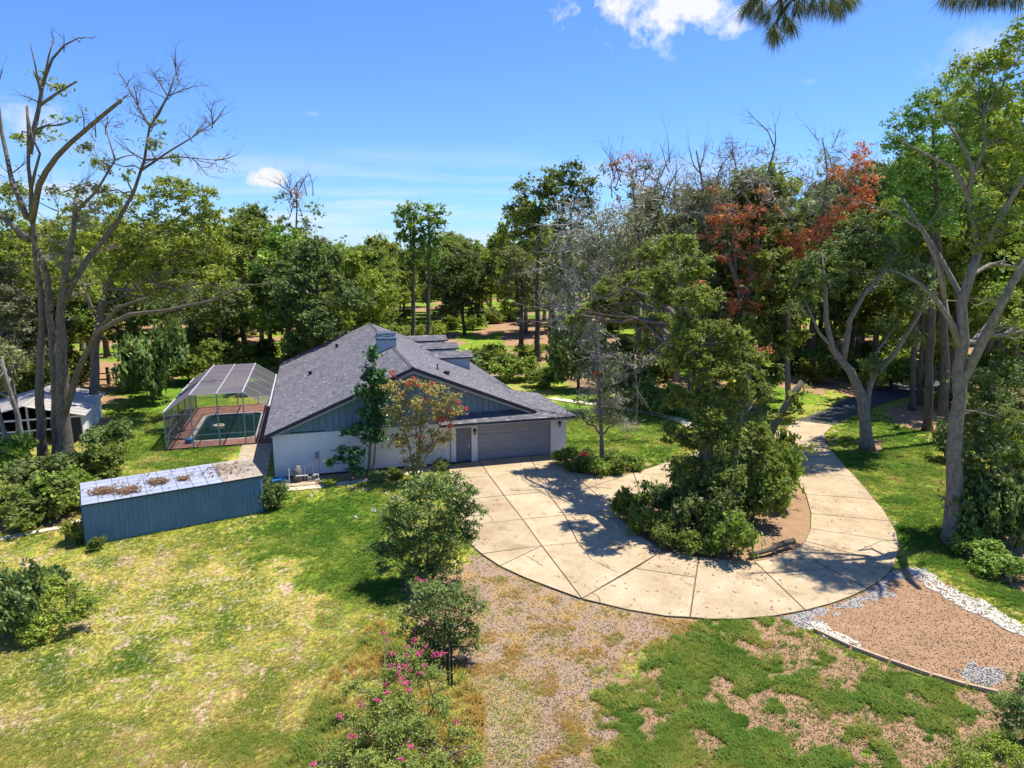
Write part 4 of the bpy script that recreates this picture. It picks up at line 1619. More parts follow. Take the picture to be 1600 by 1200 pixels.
def limb(a, b, n=5, amp=.08, rr=random):
    a, b = Vector(a), Vector(b)
    L = (b - a).length
    out = [a]
    for i in range(1, n):
        t = i / n
        p = a.lerp(b, t) + Vector((rr.uniform(-1, 1), rr.uniform(-1, 1), rr.uniform(-.6, 1))) * amp * L * math.sin(math.pi * t)
        out.append(p)
    out.append(b)
    return out


def twigs(mb, start, direction, length, r, depth, rr, spread=.8, sides=4, droop=0):
    """forking bare wood"""
    d = Vector(direction).normalized()
    pts = [Vector(start)]
    n = 4
    for i in range(n):
        d = (d + Vector((rr.uniform(-1, 1), rr.uniform(-1, 1), rr.uniform(-1, 1) - droop)) * .22).normalized()
        pts.append(pts[-1] + d * length / n)
    rads = [r * (1 - .75 * i / n) for i in range(n + 1)]
    mb.tube(pts, rads, sides if depth else 3, rr.random(), cap=False)
    if depth:
        for k in range(rr.choice((3, 3, 4))):
            i = rr.randint(1, n)
            dd = (d + Vector((rr.uniform(-1, 1), rr.uniform(-1, 1), rr.uniform(-.7, 1))) * spread).normalized()
            twigs(mb, pts[i], dd, length * rr.uniform(.45, .75), rads[i] * .7, depth - 1, rr, spread, 3, droop)


def make_tree(name, label, cat, base, stems, lobes, leaf, bark, group=None, spacing=1.1, crad=.62, nleaf=60, lsize=.2, seed=1,
              twig=None, branch=True, flat=.75, extra=None, hang=0, shell=.55, up=.5, sides=8, crown='crown'):
    """stems: list of (points, r0, r1), lobes: list of (centre, radii), all in world space; twig: list of (start, dir, length, r, depth)"""
    rr = np.random.default_rng(seed)
    pr = random.Random(seed)
    if label:
        nleaf, lsize = int(nleaf * 1.45), lsize * .86
    base = Vector(base)
    t = empty(name, base)
    tag(t, label, cat, group)
    mb = MB()
    allp = []
    for (pts, r0, r1) in stems:
        pts = [Vector(p) - base for p in pts]
        # resample with slight wobble
        fine = []
        for a, b in zip(pts[:-1], pts[1:]):
            k = max(1, int((b - a).length / 1.2))
            for j in range(k):
                fine.append(a.lerp(b, j / k) + (Vector((pr.uniform(-1, 1), pr.uniform(-1, 1), 0)) * r0 * .22 if fine else Vector()))
        fine.append(pts[-1])
        n = len(fine)
        rads = [r0 + (r1 - r0) * (i / (n - 1)) for i in range(n)]
        if fine[0].z < .3:
            rads[0] *= 1.35
            fine.insert(1, fine[0].lerp(fine[1], .35))
            rads.insert(1, rads[0] / 1.35 * 1.05)
        mb.tube(fine, rads, sides, pr.random(), cap=True)
        allp += [(p, r) for p, r in zip(fine, rads)]
    C = None
    if lobes:
        ls = [(Vector(c) - base, r) for c, r in lobes]
        C, R, Tn = lobe_clumps(ls, rr, spacing, crad, shell)
        keep = C[:, 2] > .15
        C, R, Tn = C[keep], R[keep], Tn[keep]
        if branch and allp:
            for (c, r) in ls:
                cand = [(p, q_) for p, q_ in allp if p.z < c.z + .3 * r[2]] or allp[:1]
                p, q_ = min(cand, key=lambda a: (a[0] - c).length + abs(c.z - a[0].z) * .2)
                r0 = max(.03, min(q_ * .6, .035 * (c - p).length + .03))
                lp_ = limb(p, c, 5, .09, pr)
                mb.tube(lp_, [r0 * (1 - .6 * i / 5) for i in range(6)], 5, pr.random(), cap=False)
                cc = C[np.linalg.norm((C - np.array(c)) / np.array(r), axis=1) < 1.25]
                if len(cc):
                    for j in range(min(len(cc), 9)):
                        e = Vector(cc[pr.randrange(len(cc))])
                        s0 = lp_[pr.randint(2, 5)]
                        l2 = limb(s0, e, 3, .12, pr)
                        mb.tube(l2, [r0 * .4, r0 * .3, r0 * .2, r0 * .08], 3, pr.random(), cap=False)
    if twig:
        for (s, d, ln, r, dep) in twig:
            twigs(mb, Vector(s) - base, d, ln, r, dep, pr)
    mb.build('trunk', M[bark], t, smooth=True)
    if C is not None and nleaf:
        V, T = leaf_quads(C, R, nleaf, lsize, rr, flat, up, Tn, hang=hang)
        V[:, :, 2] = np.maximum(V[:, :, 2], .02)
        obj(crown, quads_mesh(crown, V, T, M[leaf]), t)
    if extra:
        for (nm, cs, rad, n_, sz, mat, *asp) in extra:
            cs = np.array([tuple(Vector(c) - base) for c in cs])
            V, T = leaf_quads(cs, np.full(len(cs), rad) * rr.uniform(.7, 1.3, len(cs)), n_, sz, rr, .8, .4, aspect=asp[0] if asp else 1.2)
            obj(nm, quads_mesh(nm, V, T, M[mat]), t)
    return t


def LP(D, *ls):
    """lobes from photograph positions: (px, py, half width px, half height px[, depth offset])"""
    out = []
    for l in ls:
        d = D + (l[4] if len(l) > 4 else 0)
        k = d / 1085
        rx, rz = l[2] * k, l[3] * k
        out.append((P(l[0], l[1], d), (rx, (rx + rz) / 2, rz)))
    return out


def S(D, pts, r0, r1):
    """stem from photograph positions; an optional third value moves a point in depth"""
    return ([P(p[0], p[1], D + (p[2] if len(p) > 2 else 0)) for p in pts], r0, r1)


def ground_D(px, py):
    return G(px, py).y

# ------------------------------------------------------------------ prototypes for the woods


def proto_tree(name, seed, h, cr, leaf, bark, nl=26, lsize=.25, nleaf=64, cb=.28, spacing=1.35, crad=.72, narrow=1.0, top=1.0):
    pr = random.Random(seed)
    lobes = []
    for i in range(nl):
        f = i / (nl - 1)
        z = h * (cb + (1 - cb) * f) * .93
        prof = math.sin(math.pi * min(1, .18 + .80 * f)) ** .7 * narrow
        a = i * 2.4 + pr.uniform(-.4, .4)
        rad = cr * prof * (pr.random() ** .6) * .86
        s = cr * pr.uniform(.20, .36) * (1 - .2 * f)
        lobes.append((Vector((rad * math.cos(a), rad * math.sin(a), z)), (s, s, s * .72)))
    lean = Vector((pr.uniform(-.5, .5), pr.uniform(-.5, .5), 0))
    st = [([Vector((0, 0, -.1)), Vector((0, 0, h * .25)) + lean * .4, Vector((0, 0, h * .55)) + lean, Vector((0, 0, h * .9)) + lean * 1.3], .022 * h * top, .05)]
    return make_tree(name, None, None, (0, 0, 0), st, lobes, leaf, bark, None, spacing, crad, nleaf, lsize, seed, sides=6)


# wood prototypes are built where the first tree of each kind stands, then copied
KINDS = [
    ('oak_tree', 'dense dark green oak', 1, 15, 6.0, 'oak_dark', 'bark_dark', dict(nl=30)),
    ('oak_tree', 'rounded mid green oak', 2, 15, 5.4, 'oak', 'bark_grey', dict(nl=27)),
    ('elm_tree', 'fresh light green tree', 3, 15, 4.8, 'bright', 'bark_grey', dict(nl=24)),
    ('pine_tree', 'tall narrow pine', 4, 19, 3.6, 'pine', 'bark_pine', dict(nl=18, cb=.5, lsize=.22)),
    ('oak_tree', 'yellow green spreading oak', 5, 14, 5.8, 'oak_yellow', 'bark_grey', dict(nl=27)),
    ('oak_tree', 'olive moss-hung oak', 6, 15, 5.2, 'olive', 'bark_grey', dict(nl=22, nleaf=60, lsize=.22)),
    ('oak_tree', 'greyish mossy oak', 7, 16, 5.0, 'moss_oak', 'bark_pale', dict(nl=24, nleaf=60, lsize=.2)),
    ('elm_tree', 'yellowish thin-crowned tree', 9, 16, 4.2, 'oak_yellow', 'bark_grey', dict(nl=20, nleaf=56)),
    ('laurel_tree', 'slender bushy laurel', 8, 13, 3.6, 'oak', 'bark_dark', dict(nl=20, cb=.12)),
]
PROTO = []
for (nm, desc, seed, h, cr, lf, bk_, kw) in KINDS:
    PROTO.append((proto_tree(nm, seed, h, cr, lf, bk_, **kw), h, desc))
# one bare, grey dead tree
pr_ = random.Random(41)
mb = MB()
mb.tube([(0, 0, -.1), (.2, 0, 4), (.1, .3, 8), (.5, .2, 11)], [.28, .22, .15, .07], 6)
for k in range(11):
    z = 3.5 + k * .72
    a = k * 2.3
    twigs(mb, (.2, .1, z), (math.cos(a), math.sin(a), .5), 3.6, .09, 3, pr_, .8)
dead = empty('dead_tree', (0, 0, 0))
mb.build('trunk', M['twig_grey'], dead)
PROTO.append((dead, 13, 'bare grey dead tree'))

SKY = [(-200, 340), (0, 365), (100, 330), (200, 330), (330, 325), (360, 300), (420, 318), (470, 345), (520, 368), (560, 378), (610, 352), (650, 352), (700, 352),
       (760, 358), (785, 310), (830, 275), (900, 268), (960, 268), (1050, 262), (1130, 255), (1250, 262), (1300, 238), (1370, 250), (1400, 190), (1480, 130), (1560, 110), (1600, 80), (1900, 60)]
sx_, sy_ = [a for a, b in SKY], [b for a, b in SKY]
ZONES = [(-500, 60, 'by the left edge field'), (60, 200, 'behind the small shed'), (200, 330, 'left of the pool cage'), (330, 450, 'behind the pool cage'),
         (450, 560, 'behind the left roof slope'), (560, 660, 'behind the chimney'), (660, 770, 'beyond the three dormers'), (770, 880, 'behind the garage clearing'),
         (880, 1020, 'behind the garage tree'), (1020, 1180, 'behind the island tree'), (1180, 1300, 'beyond the loop drive'), (1300, 1420, 'above the asphalt drive'),
         (1420, 1530, 'behind the tall right trunk'), (1530, 2200, 'at the right edge')]


def zone_phrase(px):
    for a, b, s in ZONES:
        if a <= px < b:
            return s
    return 'at the edge of the wood'


K_ROAD = np.concatenate([np.array([tuple(p)[:2] for p in ug]), np.array([tuple(p)[:2] for p in lg])[::-1]])
HOUSE_POLY = np.array([tuple(W(u, v))[:2] for u, v in ((-9.5, -3), (21, -3), (21, 32), (-9.5, 32))])
OPEN = [poly_px([(745, 530), (900, 520), (1080, 640), (1000, 740), (860, 720)]), poly_px([(140, 560), (300, 555), (420, 600), (420, 760), (150, 760)]),
        poly_px([(-400, 545), (40, 500), (60, 560), (-400, 600)]), poly_px([(1180, 575), (1300, 590), (1420, 640), (1250, 660)])]

placed = []
used_labels = {}


def far_enough(x, y, d):
    return all((x - a) ** 2 + (y - b) ** 2 > d * d for a, b in placed)


rt = random.Random(21)
ntree = 0
weights_left = [3, 4, 6, 1, 5, 3, 1.5, 4, 3, .8]
weights_mid = [3, 5, 6, 1.2, 3, 3, 1.5, 3, 3, .8]
weights_right = [3, 4, 4, 3, 3, 3, 5, 2, 2, 1.6]
first_used = [False] * len(PROTO)
for attempt in range(5000):
    if ntree >= 235:
        break
    D = 58 + (rt.random() ** 1.5) * 155
    half = .78 * D + 8
    X = rt.uniform(-half, half)
    px, py = to_px(X, D)
    if inside(HOUSE_POLY, np.array([X]), np.array([D]))[0] or inside(K_ROAD, np.array([X]), np.array([D]))[0]:
        continue
    if any(inside(o_, np.array([X]), np.array([D]))[0] for o_ in OPEN):
        continue
    if 130 < px < 420 and D < 85:
        continue
    if px < 60 and 95 < D < 130:
        continue
    if 560 < px < 900 and D < 92:
        continue
    if 1180 < px < 1480 and D < 66:
        continue
    if 610 < px < 720 and D < 125:
        continue
    if not far_enough(X, D, 4.2 + D * .016):
        continue
    placed.append((X, D))
    wts = weights_left if px < 420 else weights_mid if px < 850 else weights_right
    k = rt.choices(range(len(PROTO)), wts)[0]
    pt, ph, desc = PROTO[k]
    top = np.interp(px, sx_, sy_) + rt.uniform(-4, 34)
    hgt = CAM_H + (400 - top) / 1085 * D
    hgt = min(max(hgt, 9), 24 if px < 850 and k != 3 else 29)
    if D > 120:
        hgt = min(hgt, 19 + rt.uniform(-1, 1.5))
    if k == 8:
        hgt *= .8
    s = hgt / (ph * (1.03 if k != 9 else 1.05))
    if first_used[k]:
        o = copy_tree(pt)
    else:
        o = pt
        first_used[k] = True
    o.location = (X, D, -.05)
    o.rotation_euler = (0, 0, rt.uniform(0, 6.28))
    ws = min(s, 1.25) * rt.uniform(.85, 1.12)
    o.scale = (ws, ws, s)
    row = 'close by' if D < 85 else 'midway back' if D < 130 else 'far back'
    size = 'tall ' if hgt > 18 else 'short ' if hgt < 13 else ''
    tag(o, f'{size}{desc} {row} {zone_phrase(px)}', 'tree', 'trees of the surrounding wood')
    ntree += 1
for i, f_ in enumerate(first_used):
    if not f_:
        o = PROTO[i][0]
        o.location = (-60 + i * 9, 150, 0)
        tag(o, f'{PROTO[i][2]} standing far back in the wood', 'tree', 'trees of the surrounding wood')

# solid far wood beyond the countable trees: hazy mass up to the horizon
rr = np.random.default_rng(5)
C, R = [], []
for k in range(1500):
    D = rr.uniform(215, 520)
    X = rr.uniform(-.85 * D - 10, .85 * D + 10)
    C.append((X, D, rr.uniform(2, 13.5) + rr.random() * 2.0 + (D - 215) * .004))
    R.append(rr.uniform(3.5, 6))
V, T = leaf_quads(np.array(C), np.array(R), 60, 1.5, rr, .75, .5)
fw_ = obj('far_wood', quads_mesh('far_wood', V, T, M['oak']))
tag(fw_, 'far-off mass of woodland along the horizon', 'woodland', None, 'stuff')

# ------------------------------------------------------------------ bushes
def proto_bush(name, seed, leaf, lsize=.13, r=1.5, h=1.6, nl=7, nleaf=55, spacing=.62, crad=.38, bark='bark_dark'):
    pr = random.Random(seed)
    lobes = []
    for i in range(nl):
        a = i * 2.4
        q_ = r * (.0 if i == 0 else pr.uniform(.35, .62))
        s = r * pr.uniform(.36, .5)
        lobes.append((Vector((q_ * math.cos(a), q_ * math.sin(a), h * pr.uniform(.38, .72))), (s, s, h * .34)))
    st = [([Vector((0, 0, -.05)), Vector((pr.uniform(-.3, .3), pr.uniform(-.3, .3), h * .6))], .05, .02) for _ in range(3)]
    return make_tree(name, None, None, (0, 0, 0), st, lobes, leaf, bark, None, spacing, crad, nleaf, lsize, seed, sides=4, crown='foliage')


BP = {'dark': proto_bush('shrub', 51, 'oak_dark'), 'mid': proto_bush('shrub', 52, 'oak'), 'bright': proto_bush('shrub', 53, 'bright'),
      'yellow': proto_bush('shrub', 54, 'oak_yellow'), 'olive': proto_bush('shrub', 55, 'olive'), 'low': proto_bush('ground_shrub', 56, 'crape', .10, 1.4, .9, 8, 60, .5, .3)}
bfirst = {k: True for k in BP}
BH = {k: (1.5, 1.6) for k in BP}
BH['low'] = (1.4, .9)


def bush(kind, px, py, wpx, hpx, label, group=None, cat='shrub', rz=None):
    """py is the foot in the photograph; wpx full width, hpx full height"""
    b = G(px, py)
    D = b.y
    k = D / 1085
    r, h = BH[kind]
    if bfirst[kind]:
        o = BP[kind]
        bfirst[kind] = False
    else:
        o = copy_tree(BP[kind])
    ww = wpx * k / (2 * r * .98)
    hh = hpx * k / (h * 1.08)
    o.location = (b.x, b.y + ww * .4, -.02)
    o.rotation_euler = (0, 0, rt.uniform(0, 6.28) if rz is None else rz)
    o.scale = (ww, (ww * .7 + hh * .3), hh)
    tag(o, label, cat, group)
    return o


HG = 'hedge bushes beside the blue shed'
bush('mid', 30, 822, 150, 75, 'big leafy bush at the left edge beside the concrete strip', HG)
bush('bright', 95, 805, 110, 70, 'light green bush filling the corner left of the blue shed', HG)
bush('dark', 55, 770, 120, 60, 'dark bush under the twin trunks', HG)
bush('mid', 150, 748, 100, 62, 'bush between the twin trunks and the shed roof', HG)
bush('dark', 165, 712, 76, 55, 'dark leafy bush beside the small tin roofed shed', HG)
bush('bright', 5, 740, 80, 60, 'yellow-green bush at the left edge under the leaning stems', HG)
bush('yellow', 118, 850, 42, 40, 'small bush at the left corner of the blue shed')
bush('dark', 427, 795, 46, 48, 'round bush at the right end of the blue shed')
D = G(60, 990).y
make_tree('shrub', 'low spreading yellow-green bush on the left of the lawn', 'shrub', G(60, 990), [([G(60, 990), P(50, 950, D)], .04, .02), ([G(60, 990), P(100, 960, D)], .04, .02)],
          LP(D, (20, 985, 34, 22), (60, 985, 34, 20, -.4), (100, 970, 34, 18), (135, 950, 22, 14, .4), (45, 950, 36, 18, .8), (85, 935, 36, 16, 1.2), (120, 925, 26, 12, 1.4), (20, 930, 34, 22, 1.4), (70, 908, 28, 14, 2), (0, 1000, 30, 18), (35, 915, 24, 18, 1.8)),
          'oak_yellow', 'bark_dark', seed=90, spacing=.5, crad=.3, nleaf=60, lsize=.085, crown='foliage')
bush('dark', 15, 1000, 90, 120, 'dark taller bush at the left edge of the lawn')
bush('dark', 75, 925, 60, 45, 'dark sprout at the back of the spreading lawn bush')
bush('mid', 150, 860, 26, 26, 'little weed growing against the blue shed front')
# behind the pool
PG = 'shrubs behind the pool cage'
bush('dark', 232, 630, 105, 125, 'large dark evergreen shrub left of the pool cage', PG)
bush('mid', 205, 610, 60, 60, 'lighter shrub on the left of the large dark evergreen', PG)
bush('bright', 290, 600, 90, 52, 'bright green shrub behind the left end of the cage', PG)
bush('bright', 350, 578, 90, 44, 'bright green shrub just behind the cage roof', PG)
bush('mid', 400, 566, 70, 36, 'green shrub behind the right end of the cage roof', PG)
bush('dark', 320, 562, 110, 60, 'dark shrub further back behind the pool cage', PG)
bush('mid', 40, 640, 110, 90, 'leafy shrub behind the small shed on the left', PG)
bush('bright', 10, 610, 90, 70, 'light green shrub at the far left behind the small shed', PG)
bush('mid', 110, 600, 60, 60, 'shrub behind the roof of the small shed', PG)
# beyond the dormers
CG = 'shrubs in the clearing beyond the garage'
bush('bright', 800, 595, 85, 42, 'big light green shrub in the clearing beyond the garage roof', CG)
bush('mid', 845, 606, 60, 34, 'green shrub at the edge of the garage lawn', CG)
bush('bright', 770, 572, 50, 30, 'small light shrub right behind the nearest dormer', CG)
bush('yellow', 830, 560, 70, 22, 'low yellowish shrub in the clearing', CG)
bush('bright', 1000, 640, 70, 42, 'light green shrub beyond the pale path', CG)
bush('mid', 1035, 648, 70, 55, 'rounded shrub at the path end beside the island tree', CG)
bush('dark', 975, 628, 80, 70, 'dark shrub below the grey dead limbs', CG)
bush('dark', 905, 610, 75, 110, 'tall dark shrub mass left of the dead limbs', CG)
bush('dark', 880, 590, 50, 90, 'dark shrub at the wood edge behind the clearing', CG)
bush('mid', 1280, 600, 60, 44, 'shrub at the lawn beyond the loop drive', CG)
bush('dark', 1240, 585, 55, 40, 'dark shrub on the far lawn edge beyond the drive', CG)
bush('bright', 1400, 610, 110, 60, 'light green shrub under the forked tree by the asphalt', CG)
bush('mid', 1340, 598, 60, 50, 'shrub left of the forked tree trunk', CG)
# garage bed
BG = 'low clipped shrubs in the bed by the garage'
for i, (x_, y_, w_, h_, s) in enumerate([(882, 728, 44, 30, 'low shrub at the garage corner'), (905, 738, 44, 30, 'low shrub below the red flower'), (935, 744, 46, 30, 'low shrub at the foot of the thin garage tree'),
                                         (962, 742, 44, 28, 'low shrub right of the thin garage tree'), (990, 736, 40, 26, 'low shrub at the right end of the garage bed'), (915, 722, 44, 22, 'low shrub at the back of the garage bed'),
                                         (955, 725, 60, 20, 'low shrub behind the thin garage tree')]):
    bush('mid' if i % 2 else 'bright', x_, y_, w_, h_, s, BG)
# island edge shrubs
IG = 'shrubs planted on the driveway island'
for i, (kd, x_, y_, w_, h_, s) in enumerate([
        ('mid', 985, 815, 52, 62, 'upright shrub at the left tip of the island'), ('bright', 1010, 838, 60, 50, 'low bright shrub on the left island edge'),
        ('mid', 1045, 857, 66, 56, 'shrub on the front left of the island edge'), ('dark', 1040, 810, 80, 60, 'dark low shrub in the left middle of the island'),
        ('bright', 1085, 868, 60, 42, 'low ivy mound on the front of the island'), ('bright', 1145, 873, 90, 80, 'bright leafy shrub at the front right of the island'),
        ('dark', 1105, 850, 110, 100, 'dark shrub in the middle front of the island'), ('dark', 1085, 800, 74, 90, 'tall dark shrub on the left of the island trunk'),
        ('mid', 1180, 820, 100, 110, 'shrub on the right of the island trunk'), ('bright', 1205, 790, 80, 110, 'bright shrub on the right island side'),
        ('mid', 1210, 750, 70, 90, 'shrub at the right back of the island'), ('dark', 1140, 790, 96, 120, 'dark vine mass round the foot of the island tree')]):
    bush(kd, x_, y_, w_, h_, s, IG)
# right side
RG = 'undergrowth at the right edge'
for i, (kd, x_, y_, w_, h_, s) in enumerate([
        ('mid', 1560, 700, 110, 90, 'shrub high behind the tall right trunk'), ('dark', 1545, 850, 110, 130, 'dark shrub behind the tall right trunk'),
        ('bright', 1530, 870, 90, 40, 'bright ground shrub at the foot of the tall right trunk'), ('dark', 1595, 860, 80, 120, 'dark shrub at the right edge above the grass bank'),
        ('bright', 1575, 905, 90, 40, 'bright weeds at the right edge of the grass bank'), ('mid', 1595, 760, 90, 120, 'green shrub at the right edge of the picture'),
        ('olive', 1600, 690, 100, 90, 'olive shrub at the right edge above the dark one'), ('mid', 1500, 640, 80, 60, 'shrub beyond the tall right trunk beside the asphalt'),
        ('dark', 1490, 720, 60, 60, 'dark shrub tucked against the tall right trunk'), ('bright', 1560, 620, 110, 70, 'light shrub beyond the right edge of the asphalt drive')]):
    bush(kd, x_, y_, w_, h_, s, RG)
# undergrowth of the wood
kinds = list('abcdef')
UG_ = 'undergrowth bushes of the wood'
nb = 0
for attempt in range(2500):
    if nb >= 130:
        break
    D = rt.uniform(66, 150)
    X = rt.uniform(-.78 * D, .78 * D)
    px, py = to_px(X, D)
    if inside(HOUSE_POLY, np.array([X]), np.array([D]))[0] or inside(K_ROAD, np.array([X]), np.array([D]))[0] or any(inside(o_, np.array([X]), np.array([D]))[0] for o_ in OPEN):
        continue
    if px < 60 or (130 < px < 260 and D < 95):
        continue
    kd = rt.choice(['dark', 'mid', 'mid', 'bright', 'yellow', 'olive'])
    desc = {'dark': 'dark', 'mid': 'mid green', 'bright': 'light green', 'yellow': 'yellowish', 'olive': 'olive'}[kd]
    hp = rt.uniform(1.4, 3.6) * 1085 / D
    row = 'close by' if D < 90 else 'midway back' if D < 120 else 'far back'
    bush(kd, px, py, rt.uniform(3, 6) * 1085 / D, hp, f'{desc} undergrowth bush {row} {zone_phrase(px)}', UG_)
    nb += 1

# ------------------------------------------------------------------ individual trees
# the tall half-dead tree at the left
D = ground_D(85, 716)
st = [S(D, [(68, 716), (62, 600), (66, 500), (60, 420), (52, 370), (50, 330), (46, 260), (44, 205), (42, 165)], .37, .09),
      S(D - .6, [(103, 716), (96, 620), (95, 500), (103, 430), (112, 360), (118, 310)], .56, .14),
      S(D - .2, [(88, 716), (86, 600), (80, 520), (72, 430), (60, 390)], .34, .2),
      S(D, [(50, 345), (60, 290, -1), (88, 245, -2), (130, 205, -3), (190, 156, -4)], .24, .12),
      S(D, [(46, 240), (60, 170, .5), (68, 130, 1), (82, 92, 1), (100, 70, 1), (125, 58, 1)], .20, .04),
      S(D, [(62, 165), (90, 145, -.6), (120, 127, -1)], .12, .07), S(D, [(68, 130), (76, 90), (84, 60)], .09, .03),
      S(D, [(64, 150), (55, 100), (47, 68)], .08, .03), S(D, [(60, 130), (52, 110)], .07, .04),
      S(D, [(42, 340), (18, 280, 1), (4, 210, 2), (-8, 130, 2)], .22, .08), S(D, [(45, 375), (10, 345, 1), (-30, 310, 2)], .25, .12),
      S(D, [(48, 300), (62, 240, -1), (50, 215, -1), (44, 180, -1)], .12, .05),
      S(D - .6, [(100, 650), (125, 575, -1), (150, 520, -2), (200, 492, -3), (260, 485, -4), (330, 470, -5), (385, 445, -6)], .27, .05),
      S(D - .6, [(152, 520, -2), (185, 480, -2), (230, 465, -3)], .18, .05),
      S(D - .6, [(100, 470), (140, 400, 1), (185, 345, 2), (210, 300, 2), (226, 250, 2), (235, 200, 2), (262, 150, 2), (276, 112, 2)], .24, .035),
      S(D + 1.4, [(222, 265), (262, 238, -1), (300, 215, -1), (332, 192, -1)], .11, .03), S(D + 1.4, [(235, 200), (215, 165), (196, 128)], .08, .02),
      S(D + 1.4, [(226, 250), (280, 245, -1), (335, 250, -2)], .08, .02), S(D - .6, [(118, 330), (150, 300, -1), (180, 250, -1), (165, 200, -1)], .14, .04)]
st = [(p_, a_ * .86, b_ * .8) for p_, a_, b_ in st]
tw = []
rr_ = random.Random(17)
for (px, py, dx, dz, ln, dep) in [(276, 118, .2, 1, 1.6, 2), (262, 150, -.4, 1, 2, 2), (262, 150, .8, .7, 2, 2), (235, 200, -.8, .8, 2, 3), (240, 190, .8, .8, 2.6, 3), (300, 215, .5, 1, 2, 2), (332, 194, 1, .5, 1.5, 2),
                                  (332, 194, .2, 1, 1.6, 2), (335, 250, 1, .2, 1.6, 2), (300, 247, .5, -.5, 1.4, 2), (226, 250, -1, .3, 2, 2), (125, 60, 1, .4, .7, 1), (100, 75, -.3, 1, .8, 1), (84, 62, 0, 1, .5, 1),
                                  (190, 156, 1, .6, .6, 1), (196, 130, -.5, 1, 1.2, 2), (180, 250, 1, .4, 1.8, 2), (150, 215, .3, 1, 1.5, 2), (60, 160, -1, .6, 1.2, 2), (-5, 140, .3, 1, 1.5, 2), (20, 270, .6, .8, 2, 3),
                                  (165, 205, -.2, 1, 1.4, 2), (215, 165, .1, 1, 1.4, 2), (385, 445, 1, .1, 1.8, 2), (330, 470, .6, .5, 2, 2), (260, 485, .6, .7, 2, 2), (230, 465, .6, .6, 1.8, 2), (130, 205, .2, 1, 1.3, 2), (100, 300, .8, .4, 2.2, 3),
                                  (90, 330, -.8, .4, 2, 3), (140, 400, .8, .2, 2, 3), (30, 330, -.4, .6, 2, 3)]:
    tw.append((P(px, py, D + 1), (dx, rr_.uniform(-.6, .6), dz), ln, .05, 3))
    tw.append((P(px, py + 6, D + 1), (-dx + rr_.uniform(-.5, .5), rr_.uniform(-.6, .6), abs(dz) * .7 + .2), ln * .8, .035, 3))
lob = LP(D + 1, (95, 140, 26, 16), (70, 210, 20, 22), (110, 190, 18, 14), (245, 195, 16, 18), (235, 230, 16, 16), (28, 215, 22, 22), (150, 250, 22, 14), (275, 250, 16, 10), (60, 120, 16, 10), (115, 310, 26, 20), (165, 300, 24, 18), (190, 270, 20, 14), (25, 300, 24, 20), (90, 370, 26, 22), (135, 450, 22, 24), (120, 500, 20, 26), (15, 370, 24, 20))
moss = [P(x_, y_, D + rr_.uniform(-1, 1)) for x_, y_ in [(130, 300), (125, 320), (105, 395), (100, 415), (150, 300), (90, 380), (140, 230), (110, 440), (120, 340), (170, 260), (240, 225), (85, 400), (135, 350), (75, 300), (150, 330)]]
make_tree('dead_oak', 'tall half-dead oak with bare grey limbs and several trunks at left', 'tree', G(85, 714), st, lob, 'oak_yellow', 'bark_grey', seed=31,
          spacing=1.3, crad=.5, nleaf=20, lsize=.17, twig=tw, extra=[('spanish_moss', moss, .65, 150, .16, 'moss'), ('fine_twigs', [P(rr_.gauss(x_, 12), rr_.gauss(y_, 12), D + 1 + rr_.uniform(-1, 1)) for x_, y_ in [(265, 130), (280, 120), (235, 190), (210, 150), (300, 200), (325, 195), (325, 250), (290, 245), (180, 220), (150, 230), (110, 300), (140, 280), (130, 340), (170, 320), (90, 350), (20, 260), (30, 330), (250, 240)] for _ in range(3)], .95, 30, .035, 'twig_dark', 13)], sides=9, shell=.2)

# leafy tree behind it
D = 57
make_tree('live_oak', 'leafy yellow-green oak spreading behind the half-dead tree', 'tree', G(146, 655),
          [S(ground_D(146, 655), [(146, 655), (148, 580), (150, 520), (165, 450), (200, 400)], .42, .2), S(D, [(165, 450), (230, 380), (290, 330)], .2, .06), S(D, [(150, 500), (120, 420), (100, 370)], .2, .06)],
          LP(D, (200, 330, 45, 30, -1), (262, 300, 40, 24), (310, 315, 34, 26, 1), (170, 385, 50, 32, -2), (235, 372, 48, 30, -2), (300, 365, 40, 28), (335, 345, 22, 22, 1), (118, 350, 38, 30), (95, 410, 40, 34, -1), (215, 425, 55, 26),
             (275, 410, 44, 26, 2), (150, 440, 44, 28, 3), (20, 400, 40, 34, 2), (15, 320, 34, 30, 3), (60, 440, 40, 26, 4), (330, 400, 30, 24, 2), (345, 445, 40, 22, -3), (250, 455, 50, 18, 2)),
          'oak_yellow', 'bark_grey', seed=32, spacing=1.25, crad=.66, nleaf=46, lsize=.2)
D = 70
make_tree('oak_tree', 'dark oak with low crown right of the twin trunks', 'tree', G(142, 588),
          [S(ground_D(142, 588), [(142, 588), (140, 540), (145, 480)], .5, .3)],
          LP(D, (130, 470, 60, 40), (190, 480, 55, 36), (60, 480, 50, 36), (240, 490, 50, 34), (160, 440, 60, 30), (300, 475, 50, 34, 4), (360, 480, 40, 36, 6), (200, 520, 40, 22)), 'oak_dark', 'bark_dark', seed=33, spacing=1.7, crad=.9, nleaf=44, lsize=.28)

